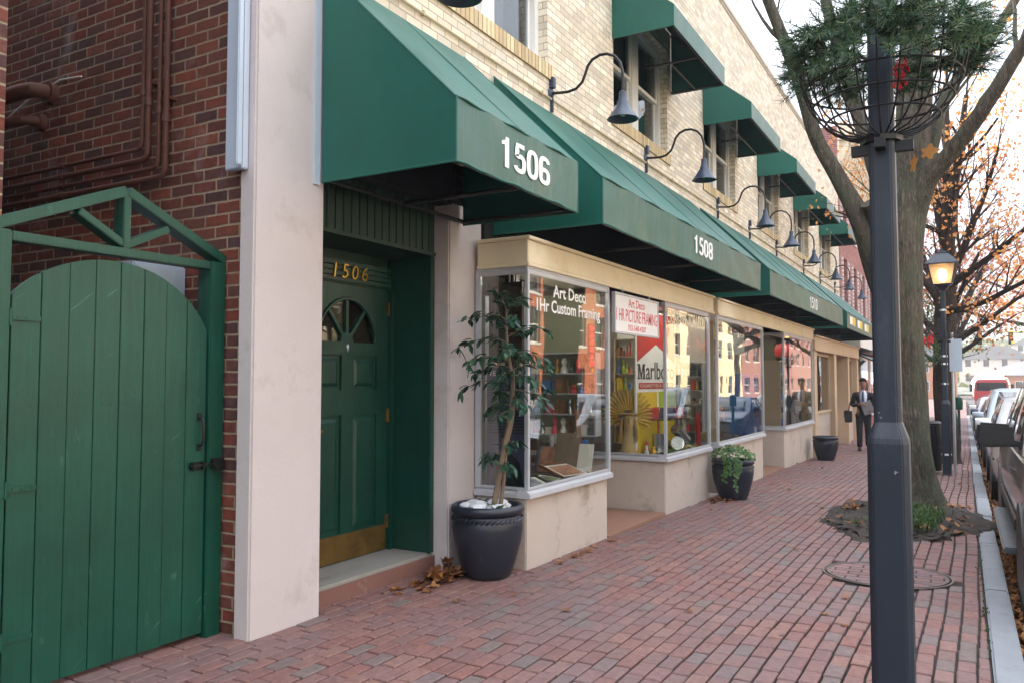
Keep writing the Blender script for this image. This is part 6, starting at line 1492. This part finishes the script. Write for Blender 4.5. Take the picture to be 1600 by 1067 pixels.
mb = MB(); mb.lathe([(0,-.03),(.11,-.03),(.12,0),(.10,.03),(0,.03)], n=20); build(mb, 'plinth', wood2, bu, local=True)
def tin(label, c, r, h, tilt, mat):
    mb = MB(); mb.lathe([(0,0),(r,0),(r*1.02,.01),(r,.02),(r,h-.02),(r*1.03,h-.015),(r*1.03,h),(r*.92,h),(r*.92,h-.012),(0,h-.012)], n=24); o = one(mb, 'tin', mat, label, 'tin', (0,0,0), smooth=40)
    o.location = c; o.rotation_euler = tilt; return o
tin('tilted silver canister leaning at the right of the second window', (-3.30, 10.45, .72), .07, .30, (R(55), R(-20), 0), M['chrome'])
tin('upright silver tin beside the carved bust in the second window', (-3.42, 9.72, .60), .085, .24, (0,0,0), M['chrome'])
tin('silver tin lying on its side in the middle of the second window', (-3.32, 10.02, .69), .08, .22, (R(80), 0, R(30)), M['chrome'])
tin('green jar standing at the right end of the second window', (-3.36, 10.86, .60), .05, .2, (0,0,0), M['door_green'])
tin('red tube standing at the right end of the second window', (-3.28, 10.93, .60), .035, .42, (0,0,0), M['red'])
def book(label, c, s, rot, mat, name='book', cat='book', group=None):
    t = thing(name, label, cat, c, 0, group); t.rotation_euler = rot; mb = MB(); mb.box(0, s[0], 0, s[1], 0, .004); mb.box(0, s[0], 0, s[1], s[2]-.004, s[2]); mb.box(0, .004, 0, s[1], .004, s[2]-.004); build(mb, 'cover', mat, t, local=True, bevel=.001)
    mb = MB(); mb.box(.005, s[0]-.006, .004, s[1]-.004, .0045, s[2]-.0045); build(mb, 'pages', M['offwhite'], t, local=True); return t
sh2 = thing('glass_shelf', 'glass shelf on a beaded post above the tins in the second window', 'shelf', (-3.50, 10.0, .9))
mb = MB(); mb.box(-3.58, -3.28, 9.66, 10.40, 1.01, 1.02); build(mb, 'shelf', M['upglass'], sh2)
mb = MB(); mb.tube([(-3.32, 9.7, .60), (-3.32, 9.7, 1.009)], .008, 8); mb.tube([(-3.32, 10.36, .60), (-3.32, 10.36, 1.009)], .008, 8); build(mb, 'upright', M['chrome'], sh2)
for k, (mt, lb) in enumerate(((M['purple'], 'purple book leaning at the left of the glass shelf'), (M['pinkred'], 'pink book leaning second on the glass shelf'), (M['offwhite'], 'white book leaning third on the glass shelf'), (M['red'], 'red book leaning at the right of the glass shelf'))):
    book(lb, (-3.42, 9.74+k*.115, 1.022), (.20, .15, .03), (R(62), 0, 0), mt)
for k, (c, s, mt, lb) in enumerate((((-4.20, 9.90, 1.016), (.12,.10,.26), M['offwhite'], 'tall white carton left of the poster above the bust'), ((-4.16, 10.03, 1.016), (.08,.08,.17), M['pinkred'], 'small pink carton left of the poster above the bust'), ((-4.32, 10.04, 1.016), (.10,.10,.20), M['blue'], 'small blue carton behind the pink carton above the bust'))):
    t = thing('carton', lb, 'box', c); mb = MB(); mb.box(0, s[0], 0, s[1], 0, s[2]*.96); build(mb, 'body', mt, t, local=True, bevel=.003); mb = MB(); mb.box(.002, s[0]-.002, .002, s[1]-.002, s[2]*.96+.0005, s[2]); build(mb, 'lid', M['offwhite'], t, local=True)
mb = MB(); mb.box(-4.55, -4.05, 9.32, 10.2, .985, 1.015); mb.box(-4.55, -4.52, 9.32, 10.2, .6, .984); mb.box(-4.08, -4.05, 10.17, 10.2, .6, .984); one(mb, 'side_table', M['dark_wood'], 'low dark table behind the carved bust in the second window', 'table', (-3.95, 9.5, .6))
mb = MB()
rng = random.Random(77)
for k in range(26): mb.lathe([(0,0),(.02,.004),(.025,.015),(.012,.03),(0,.032)], c=(rng.uniform(-3.48, -3.24), rng.uniform(9.5, 10.8), .596), n=7)
o = one(mb, 'trinkets', M['green_leaf'], 'small green and white trinkets strewn along the front of the second window', 'trinkets', (-3.35, 10, .6)); o['kind'] = 'stuff'
flatframe('yellow magazine lying open at the right front of the second window', (-3.30, 10.62, .60), .26, .34, 80, 16, M['yellow'], ART[1])
for k in range(16):
    rng = random.Random(300+k); y = 9.42+.1*k; x = -3.47+.07*math.sin(k*2.3); h = rng.uniform(.06, .16); r = rng.uniform(.022, .04)
    mb = MB(); mb.lathe([(0,0),(r,0),(r*1.1,h*.3),(r*.6,h*.6),(r*.7,h*.85),(r*.3,h),(0,h)], c=(x, y, .597), n=14)
    one(mb, 'ornament', [M['offwhite'], M['gold'], M['pinkred'], M['chrome'], M['frame_wood'], M['blue'], M['lime']][k % 7], 'small turned ornament in the row along the back of the second window', 'ornament', (x, y, .6), 'ornaments standing in the second window', smooth=40)
for k in range(7):
    mb = MB(); rng = random.Random(400+k); x = -3.30-k*.10; h = .22+.2*rng.random(); y = 7.20+.03*(k % 2)
    mb.bar((x, y, .60), (x, y+.09, .60+h), .15+.05*(k % 3), .018, up=(0, 1, 0)); o = one(mb, 'canvas_board', [M['offwhite'], M['blue'], M['stem'], M['frame_wood'], ART[1], ART[3], M['dark_wood']][k], ['white', 'blue', 'tan', 'brown', 'sepia', 'grey blue', 'dark brown'][k]+' art board leaning at the right end of the first window', 'art board', (x, y, .6))
def endrack(label, x0, x1, y, z0, z1, n, mats, seed, bm, bk):
    t = thing('shelf_rack', label, 'shelf', ((x0+x1)/2, y, z0)); mb = MB(); rng = random.Random(seed); hh = (z1-z0)/n
    mb.box(x0, x0+.02, y, y+.12, z0, z1); mb.box(x1-.02, x1, y, y+.12, z0, z1)
    for k in range(n+1): mb.box(x0+.021, x1-.021, y, y+.12, z0+k*hh-.008, z0+k*hh+.006)
    build(mb, 'shelf_boards', bm, t); mb = MB(); mb.box(x0, x1, y+.121, y+.13, z0, z1+.6); build(mb, 'back_panel', bk, t)
    for k in range(n):
        x = x0+.03; q = 0
        while x < x1-.07 and q < 11:
            w_ = min(rng.uniform(.03, .09), x1-.025-x); h = hh*rng.uniform(.35, .85); mb = MB()
            if rng.random() < .5: mb.box(x, x+w_, y+.02, y+.02+rng.uniform(.04, .09), z0+k*hh+.0065, z0+k*hh+h)
            else: r = w_*.5; mb.lathe([(0,0),(r,0),(r*.9,h*.25),(r*.45,h*.5),(r*.75,h*.75),(r*.4,h),(0,h)], c=(x+r, y+.06, z0+k*hh+.0065), n=12)
            build(mb, 'goods', mats[rng.randrange(len(mats))], t); x += w_+rng.uniform(.004, .02); q += 1
    return t
drab = paint('drab_green_panel', (138,140,116), .8, .1, 3, .05)
endrack('shelf rack of trinkets and vases at the right end of the first window', -3.98, -3.22, 7.33, .96, 1.78, 4, [M['offwhite'], M['chrome'], M['frame_wood'], M['pinkred'], M['gold'], M['blue'], M['door_green']], 21, M['alum'], drab)
endrack('crowded shelf rack of coloured goods at the right end of the second window', -4.5, -3.66, 10.9, .62, 2.1, 6, [M['offwhite'], M['yellow'], M['red'], M['frame_wood'], M['blue'], M['lime'], M['ink']], 22, M['tanwood'], M['offwhite'])
endrack('small rack of jars and boxes low at the front corner of the second window', -3.56, -3.20, 10.92, .80, 1.75, 5, [M['offwhite'], M['yellow'], M['pinkred'], M['chrome'], M['door_green'], M['frame_wood']], 23, M['alum'], M['offwhite'])
# bays three and four
def rack(label, x0, x1, y0, y1, z0, z1, n, mats, seed, bm):
    t = thing('shelf_rack', label, 'shelf', ((x0+x1)/2, (y0+y1)/2, z0)); mb = MB(); rng = random.Random(seed)
    mb.box(x0, x1, y0, y0+.02, z0, z1); mb.box(x0, x1, y1-.02, y1, z0, z1); mb.box(x0, x0+.015, y0+.02, y1-.02, z0, z1)
    hh = (z1-z0)/n
    for k in range(n+1): mb.box(x0+.015, x1, y0+.021, y1-.021, z0+k*hh-.012, z0+k*hh+.006)
    build(mb, 'shelf_boards', bm, t)
    for k in range(n):
        y = y0+.03; q = 0
        while y < y1-.08 and q < 6:
            w_ = min(rng.uniform(.06, .2), y1-.025-y); h = hh*rng.uniform(.45, .82); mb = MB(); mb.box(x0+.05, x1-rng.uniform(.02, .07), y, y+w_, z0+k*hh+.0065, z0+k*hh+h); build(mb, 'goods', mats[rng.randrange(len(mats))], t, bevel=.004); y += w_+.008; q += 1
    return t
rack('tall thin rack of small goods beside the ivy planter window', -3.62, -3.22, 11.53, 11.80, .60, 2.36, 7, [M['offwhite'], M['frame_wood'], M['yellow'], M['red'], M['dark_wood']], 5, M['tanwood'])
rack('blue shelf rack at the right of the third shop window', -3.60, -3.20, 13.85, 14.28, .60, 1.62, 4, [M['blue'], M['white'], M['blue'], M['lampblue']], 6, M['blue'])
rack('rack of blue boxes seen through the side pane of the fourth window', -3.62, -3.24, 16.30, 16.85, .60, 1.90, 5, [M['blue'], M['blue'], M['yellow'], M['ink'], M['dark_wood']], 7, M['tanwood'])
mb = MB(); mb.box(-3.205, -3.195, 12.55, 13.25, 1.92, 2.25); one(mb, 'window_notice', M['offwhite'], 'white notice hung inside the third shop window', 'sign', (-3.2, 12.9, 1.92))
fl = thing('flower_display', 'orange dried flower display at the left of the third shop window', 'flowers', (-3.45, 12.3, .6))
mb = MB(); mb.lathe([(0,0),(.08,0),(.11,.1),(.07,.2),(.08,.22),(0,.22)], c=(-3.45,12.3,.596), n=18); build(mb, 'vase', M['frame_wood'], fl, smooth=40)
mb = MB(); rng = random.Random(8)
for k in range(160):
    a = rng.uniform(0,6.28); e = rng.uniform(-.3,1.4); r = rng.uniform(.08,.22); c = Vector((-3.45+r*math.cos(a)*math.cos(e), 12.3+r*math.sin(a)*math.cos(e), .95+r*math.sin(e))); u = Vector((rng.uniform(-1,1),rng.uniform(-1,1),rng.uniform(-1,1))).normalized(); v = u.cross(Vector((.3,.5,.8))).normalized()
    mb.face([c-u*.03, c+v*.02, c+u*.03, c-v*.02])
build(mb, 'blooms', M['orange_leaf'], fl, recalc=False)
mb = MB(); mb.lathe([(0,0),(.16,.02),(.19,.15),(.14,.28),(0,.32)], c=(-3.5,17.9,2.0), n=16); one(mb, 'red_lantern', M['red'], 'round red paper lantern hanging in the fourth shop window', 'lantern', (-3.5, 17.9, 2.0), smooth=40)
for k, (y, h, mt, lb) in enumerate(((17.3, .55, M['chrome'], 'short steel machine in the fourth shop window'), (18.0, .85, M['ink'], 'tall black machine in the middle of the fourth shop window'), (18.7, .5, M['offwhite'], 'low white machine at the right of the fourth shop window'))):
    t = thing('machine', lb, 'machine', (-3.5, y, .6)); mb = MB(); mb.box(-3.7, -3.32, y-.16, y+.16, .598, .598+h*.7); build(mb, 'body', mt, t, bevel=.02); mb = MB(); mb.lathe([(0,0),(.12,0),(.07,h*.2),(.09,h*.3),(0,h*.3)], c=(-3.5,y,.599+h*.7), n=16); build(mb, 'head', M['chrome'], t, smooth=40)
    mb = MB(); mb.box(-3.318, -3.30, y-.1, y+.1, .65, .598+h*.5); build(mb, 'front_panel', M['plastic'], t, bevel=.004)
# ceiling strip lights that are on inside the shops
M['tube'] = emit('strip_light', (255,248,232), 16.0)
for k, (y, x) in enumerate(((7.6, -4.6), (9.9, -4.75), (13.0, -4.5), (17.6, -4.5))):
    t = thing('strip_light', ['lit ceiling strip light nearest the purple poster in the first shop', 'lit ceiling strip light deeper in the first shop, towards the bust', 'lit ceiling strip light in the third shop', 'lit ceiling strip light in the fourth shop'][k], 'light', (x, y, 2.8), group='strip lights inside the shops')
    mb = MB(); mb.box(x-.09, x+.09, y-.7, y+.7, 2.84, 2.895); build(mb, 'housing', M['white'], t)
    mb = MB(); mb.tube([(x-.04, y-.68, 2.815), (x-.04, y+.68, 2.815)], .016, 8); mb.tube([(x+.04, y-.68, 2.815), (x+.04, y+.68, 2.815)], .016, 8); build(mb, 'tube', M['tube'], t)

for k, (ya, yb, lb) in enumerate(((6.1, 7.3, 'added fill light over the frames in the first window'), (9.5, 10.9, 'added fill light over the cigarette poster in the second window'), (11.9, 14.0, 'added fill light over the display in the third window'), (16.6, 19.0, 'added fill light over the machines in the fourth window'))):  # added display lights, tucked behind the headers to brighten the goods
    t = thing('strip_light', lb, 'light', (-3.235, ya, 2.44)); mb = MB(); mb.box(-3.265, -3.205, ya, yb, 2.44, 2.468); build(mb, 'housing', M['white'], t); mb = MB(); mb.tube([(-3.235, ya+.02, 2.425), (-3.235, yb-.02, 2.425)], .012, 8); build(mb, 'tube', M['tube'], t)

# ================================================================== FURTHER STREET FURNITURE
tb = thing('litter_bin', 'black slatted litter bin standing behind the big tree', 'bin', (-.78, 17.0, g(17)))
mb = MB()
for k in range(28):
    a = 2*math.pi*k/28; mb.bar((-.78+.26*math.cos(a), 17+.26*math.sin(a), g(17)+.06), (-.78+.26*math.cos(a), 17+.26*math.sin(a), g(17)+.88), .035, .008, up=(math.cos(a), math.sin(a), 0))
for z in (.06, .47, .86): mb.lathe([(.24,-.015),(.268,-.015),(.268,.015),(.24,.015)], c=(-.78,17,g(17)+z), n=28)
build(mb, 'slats', M['black'], tb)
mb = MB(); mb.lathe([(0,0),(.23,0),(.235,.80),(.215,.80),(.21,.02),(0,.02)], c=(-.78,17,g(17)+.04), n=24); build(mb, 'liner', M['plastic'], tb)
mb = MB(); mb.lathe([(.18,0),(.285,0),(.29,.03),(.26,.06),(.18,.07)], c=(-.78,17,g(17)+.885), n=28); build(mb, 'rim', M['black'], tb, smooth=40)
pp = thing('parking_sign', 'pale blue grey panel sign on a thin pole beside the lit lamp post', 'sign', (-.30, 17.2, g(17.2)))
mb = MB(); mb.tube([(-.30,17.2,g(17.2)-.05),(-.30,17.2,2.4)], .025, 8); build(mb, 'pole', M['alum'], pp)
mb = MB(); mb.box(-.35, -.14, 17.16, 17.172, 1.68, 2.28); build(mb, 'panel', M['flash'], pp, bevel=.004)
mt = thing('parking_meter', 'teal green parking meter post on the kerb beyond the lit lamp', 'parking meter', (-.30, 23.5, g(23.5)))
mb = MB(); mb.tube([(-.30,23.5,g(23.5)-.05),(-.30,23.5,g(23.5)+1.05)], .035, 10); build(mb, 'pole', M['gate_green'], mt)
mb = MB(); mb.lathe([(0,0),(.09,.02),(.1,.2),(.085,.32),(0,.37)], c=(-.30,23.5,g(23.5)+1.05), n=14); build(mb, 'meter_head', M['gate_green'], mt, smooth=40)
for k, z in enumerate((.35, 1.62, 1.98, 2.12, 2.95)):
    zz = g(16.6)+z; r = .078 if z < 1.25 else .049
    mb = MB(); mb.lathe([(r,0),(r+.004,0),(r+.004,.035),(r,.035)], c=(-.42,16.6,zz), n=10)
    one(mb, 'strap', M['white'], 'white %s strap tied round the lit lamp post' % ['lowest', 'second lowest', 'middle', 'second highest', 'highest'][k], 'strap', (-.42, 16.6, zz), 'white straps on the lit lamp post')
wr_ = thing('wreath', 'green wreath with a red bow on the dark trunk behind the lit lamp post', 'wreath', (-.78, 18.6, 2.0))
mb = MB(); rng = random.Random(3); wc = Vector((-.80, 18.9, 2.12))
for k in range(1500):
    a = rng.uniform(0,6.28); b = rng.uniform(0,6.28); r0, r1 = .24, .085; c = wc+Vector(((r0+r1*math.cos(b))*math.cos(a), r1*.6*math.sin(b), (r0+r1*math.cos(b))*math.sin(a))); d = Vector((rng.uniform(-1,1),rng.uniform(-1,1),rng.uniform(-1,1))).normalized()*.05; s_ = d.cross(Vector((0,1,.2))).normalized()*.006
    mb.face([c-s_, c+s_, c+d])
build(mb, 'greenery', M['needle'], wr_, recalc=False)
mb = MB()
for s in (-1, 1):
    mb.grid([[(wc.x+s*.02+s*.12*f, wc.y-.09-.02*math.sin(3*f), wc.z+.26+z*(.03+.09*f)) for z in (-1, 0, 1)] for f in (0, .4, .8, 1)]); mb.grid([[(wc.x+s*(.01+.06*f)+z*.02, wc.y-.08, wc.z+.25-.2*f) for z in (-1, 1)] for f in (0, .5, 1)])
build(mb, 'bow', M['red'], wr_, solid=.01, recalc=False)
mb = MB(); mb.tube([(wc.x, wc.y+.02, wc.z+.24), (wc.x+.25, 19.42, 2.62)], .006, 5); build(mb, 'hanger', M['black'], wr_)

# ================================================================== BUILDINGS BEYOND AND ACROSS THE STREET
def facade(name, label, x, y0, y1, z1, depth, face, wallm, rows, ncol, ww, hh, z0=-.9, trim=None, shutters=None, sillm=None, lit=None, cornice=None, ground=None):
    """a block whose street face looks along `face` (+1 = +X, -1 = -X), with recessed glazed windows"""
    t = thing(name, label, 'building', (x, y0, z0)); mb = MB(); back = x-face*depth; pitch = (y1-y0)/ncol
    wins = [(y0+pitch*(k+.5)-ww/2, y0+pitch*(k+.5)+ww/2) for k in range(ncol)]
    yc = sorted([y0, y1]+[a for wq in wins for a in wq]); zc = sorted([z0, z1]+[a for r in rows for a in (r, r+hh)])
    for i in range(len(yc)-1):
        for k in range(len(zc)-1):
            ya, yb, za, zb = yc[i], yc[i+1], zc[k], zc[k+1]
            hole = any(abs(ya-a) < 1e-6 for a, _ in wins) and any(abs(za-r) < 1e-6 for r in rows)
            if not hole: mb.face([(x, ya, za), (x, yb, za), (x, yb, zb), (x, ya, zb)])
    rv = x-face*.18
    for a, b in wins:
        for r in rows:
            for q in ([(x,a,r),(rv,a,r),(rv,a,r+hh),(x,a,r+hh)], [(x,b,r),(x,b,r+hh),(rv,b,r+hh),(rv,b,r)], [(x,a,r+hh),(rv,a,r+hh),(rv,b,r+hh),(x,b,r+hh)], [(x,a,r),(x,b,r),(rv,b,r),(rv,a,r)]): mb.face(q)
    for q in ([(x,y0,z0),(back,y0,z0),(back,y0,z1),(x,y0,z1)], [(x,y1,z0),(x,y1,z1),(back,y1,z1),(back,y1,z0)], [(back,y0,z0),(back,y1,z0),(back,y1,z1),(back,y0,z1)], [(x,y0,z1),(back,y0,z1),(back,y1,z1),(x,y1,z1)]): mb.face(q)
    build(mb, 'wall', wallm, t, recalc=False)
    for a, b in wins:
        for r in rows:
            f = MB(); p, q = rv, rv+face*.05
            for bx in ((a, a+.07, r, r+hh), (b-.07, b, r, r+hh), (a+.07, b-.07, r, r+.07), (a+.07, b-.07, r+hh-.07, r+hh), (a+.07, b-.07, r+hh/2-.03, r+hh/2+.03)): f.box(p, q, *bx)
            f.box(x-face*.1, x+face*.05, a-.08, b+.08, r-.12, r-.002)
            wf = build(f, 'window', trim or M['whitepaint'], t)
            gmb = MB(); gmb.box(rv-face*.02, rv-face*.03, a+.02, b-.02, r+.02, r+hh-.02); build(gmb, 'pane', M['carglass_dark'], wf)
            if shutters:
                s_ = MB()
                for ya, yb in ((a-.06-ww*.46, a-.06), (b+.06, b+.06+ww*.46)):
                    s_.box(x+face*.003, x+face*.03, ya, ya+.06, r, r+hh); s_.box(x+face*.003, x+face*.03, yb-.06, yb, r, r+hh)
                    nl = int(hh/.13)
                    for k in range(nl): s_.box(x+face*.003, x+face*.035, ya+.06, yb-.06, r+k*hh/nl, r+k*hh/nl+.07)
                build(s_, 'shutter', shutters, wf)
    if cornice:
        c_ = MB(); cm_, ch = cornice
        for (pz, h_, pr) in ((z1-ch, ch*.18, .10), (z1-ch*.28, ch*.12, .34), (z1-ch*.155, ch*.155, .46)): c_.box(x+face*.002, x+face*pr, y0, y1, pz, pz+h_)
        c_.box(x+face*.001, x+face*.06, y0, y1, z1-ch*.80, z1-ch*.30)
        yy = y0+.15
        while yy < y1-.3:
            c_.prism([(x+face*.061, z1-ch*.74), (x+face*.15, z1-ch*.62), (x+face*.30, z1-ch*.40), (x+face*.31, z1-ch*.285), (x+face*.061, z1-ch*.285)], 'y', yy, yy+.20); yy += .52
        build(c_, 'cornice', cm_, t)
    if ground: ground(t)
    return t
def grd(t):
    mb = MB(); mb.box(-3.70, -3.1, 28.25, 44, 2.6, 3.0); build(mb, 'shop_fascia', M['whitepaint'], t)
    mb = MB(); mb.prism([(-3.65,2.55),(-2.5,2.0),(-2.5,1.75),(-2.46,1.75),(-2.46,2.03),(-3.65,2.60)], 'y', 28.6, 33.6); build(mb, 'awning', M['plastic'], t)
    for k in range(4):
        mb = MB(); mb.box(-3.655, -3.60, 28.8+k*3.6, 31.6+k*3.6, .1, 2.45); w_ = build(mb, 'shop_window', M['whitepaint'], t); mb = MB(); mb.box(-3.598, -3.59, 28.95+k*3.6, 31.45+k*3.6, .25, 2.3); build(mb, 'pane', M['carglass_dark'], w_)
facade('brick_building', 'pink brick building with white shutters and a pale bracketed cornice beyond the cream shops', -3.66, 28.1, 44, 9.9, 12, 1, M['far_brick'], [3.9, 6.6], 6, 1.0, 1.75, trim=M['whitepaint'], shutters=paint('white_shutter', (206,190,188), .6, .06, 3, 0), cornice=(paint('cream_cornice', (222,210,186), .7, .1, 2, .05), 1.7), ground=grd)
facade('brick_building', 'small far building past the pink brick one on the same side', -3.9, 45, 60, 7.5, 12, 1, M['red_brick'], [2.6, 5.0], 5, 1.1, 1.5)
facade('brick_building', 'orange brick building across the street, mirrored in the first shop window', 14.2, 34, 49, 9.0, 10, -1, M['opp_orange'], [.4, 3.6, 6.3], 5, 1.3, 1.9, cornice=(M['whitepaint'], 1.0))
facade('brick_building', 'dark brick building across the street next to the orange one', 14.2, 49.2, 58, 7.6, 10, -1, M['red_brick'], [.3, 3.6], 3, 1.6, 1.9)
facade('rendered_building', 'pale cream building across the street, mirrored in the middle shop windows', 14.2, 58.2, 84, 8.6, 10, -1, paint('cream_render', (226,208,170), .8, .06, 1, .05), [.3, 3.6, 6.0], 8, 1.4, 1.7)
facade('brick_building', 'red brick building across the street furthest along', 14.2, 84.2, 125, 8.2, 10, -1, M['far_brick'], [.3, 3.6, 5.9], 10, 1.4, 1.6)
facade('brick_building', 'unseen cream brick building across the street, extended to block low sky', 14.2, -24, 33.8, 8.6, 10, -1, M['cream_brick'], [.4, 3.6], 16, 1.5, 1.9)  # unseen block, lengthened past the near end to cut off low sky light
for k, (y, p_, lb) in enumerate(((26, car_paint('opp_blue', (120,140,170)), 'pale blue car parked across the street'), (33, car_paint('opp_white', (210,212,214), .05), 'white car parked across the street'), (41, car_paint('opp_red', (150,40,44), .1), 'red car parked across the street'), (49, car_paint('opp_grey', (110,114,120)), 'grey car parked across the street'))):
    vehicle(lb, 'car', 'parked_car', (10.5, y, g(y)-.135), p_, 4.6, 1.8, SEDB, SEDL, (1.3, 2.1, 3.4, 4.2), 1.43, (.85, 3.65), .32)
# houses at the foot of the hill and the cable over the street
def house(label, x, y, w_, d_, h, rh, wm, rm, z0, rz=0):
    t = thing('house', label, 'house', (x, y, z0), R(rz)); mb = MB(); mb.box(-w_/2, w_/2, 0, d_, -2, h); wl = build(mb, 'wall', wm, t, local=True)
    mb = MB(); mb.prism([(-w_/2-.3, h), (w_/2+.3, h), (w_/2-.3*0, h+.15), (0+w_*.18, h+rh), (-w_*.18, h+rh), (-w_/2, h+.15)], 'y', -.3, d_+.3); build(mb, 'roof', rm, t, local=True)
    n = max(2, int(w_/2.6))
    for k in range(n):
        for zz in ([.8] if h < 4 else [.8, 3.6]):
            xx = -w_/2+w_*(k+.5)/n; mb = MB(); mb.box(xx-.55, xx+.55, -.05, -.01, zz, zz+1.5); wf = build(mb, 'window', M['whitepaint'], t, local=True); mb = MB(); mb.box(xx-.47, xx+.47, -.07, -.055, zz+.08, zz+1.42); build(mb, 'pane', M['carglass_dark'], wf, local=True)
orange_w = paint('far_orange_wall', (190,120,80), .8, .1, 1, 0); pale_w = paint('far_pale_wall', (214,206,196), .8, .06, 1, 0); wr2 = paint('white_roof', (226,226,226), .6, .05, 1, 0); gr2 = paint('grey_roof', (124,124,126), .8, .1, 1, 0)
house('long low orange brick building with a white roof at the foot of the hill', 13, 150, 26, 14, 3.2, 2.6, orange_w, wr2, -.8)
house('pale house with a grey roof on the hillside', 4, 178, 12, 10, 5, 2.5, pale_w, gr2, .6)
house('grey roofed house half up the hill behind the white roof', 16, 205, 16, 10, 5, 3, pale_w, gr2, 4.2)
house('orange brick house at the left foot of the hill', -9, 140, 14, 10, 5.5, 2.5, orange_w, gr2, -.8)
rng = random.Random(90); fm = MB(); 
for k in range(5200):
    u = rng.random(); yy = 172+u*120; x = rng.uniform(-60, 110); zz = -.9+(15*((yy-170)/130)**.8)*.85+rng.uniform(0, 3.0); s = rng.uniform(.5, 1.2); a = Vector((rng.uniform(-1,1), rng.uniform(-1,1), rng.uniform(-1,1))).normalized(); b = a.cross(Vector((.2,.9,.3))).normalized(); c = Vector((x, yy, zz))
    fm.face([c-a*s, c+b*s, c+a*s, c-b*s])
o = build(fm, 'hillside_trees', M['green_leaf'], recalc=False); o['kind'] = 'stuff'; o['label'] = 'woods covering the hill at the end of the street'; o['category'] = 'woods'
sgp = thing('traffic_signal', 'traffic signal arm reaching over the far end of the street', 'traffic signal', (4.6, 70, g(70)))
mb = MB(); mb.tube([(4.6, 70, g(70)-.1), (4.6, 70, 5.2)], [.12, .09], 10); mb.tube([(4.6, 70, 5.0), (-1.8, 70, 5.3)], [.07, .045], 8); build(mb, 'mast', paint('yellow_mast', (206,180,90), .5, .05, 2, 0), sgp)
for x in (.6, 2.6):
    mb = MB(); mb.box(x-.16, x+.16, 69.85, 70.1, 4.2, 5.05); sh = build(mb, 'signal_head', M['ink'], sgp, bevel=.03)
    for k, c in enumerate(('green_dim', 'amber_dim', 'red_dim')):
        mb = MB(); mb.lathe([(0,0),(.10,0),(.10,.02),(0,.04)], n=16); mb.v = [(x+a, 69.84-z, 4.38+k*.25+b) for a, b, z in mb.v]; build(mb, 'lens', [M['door_green'], M['amber'], M['red']][k], sh)

# ------------------------------------------------------------------ air
hz = NT('haze_air'); hv = hz.n('ShaderNodeVolumePrincipled'); hv.inputs['Color'].default_value = (.93, .95, 1, 1); hv.inputs['Density'].default_value = .0013; hv.inputs['Anisotropy'].default_value = .3
hz.t.links.new(hv.outputs[0], hz.out.inputs[1])
mb = MB(); mb.box(-268, 268, -68, 338, -3.0, 24); o = build(mb, 'haze', hz.mat); o['kind'] = 'stuff'; o['label'] = 'pale haze in the air along the street'; o['category'] = 'haze'
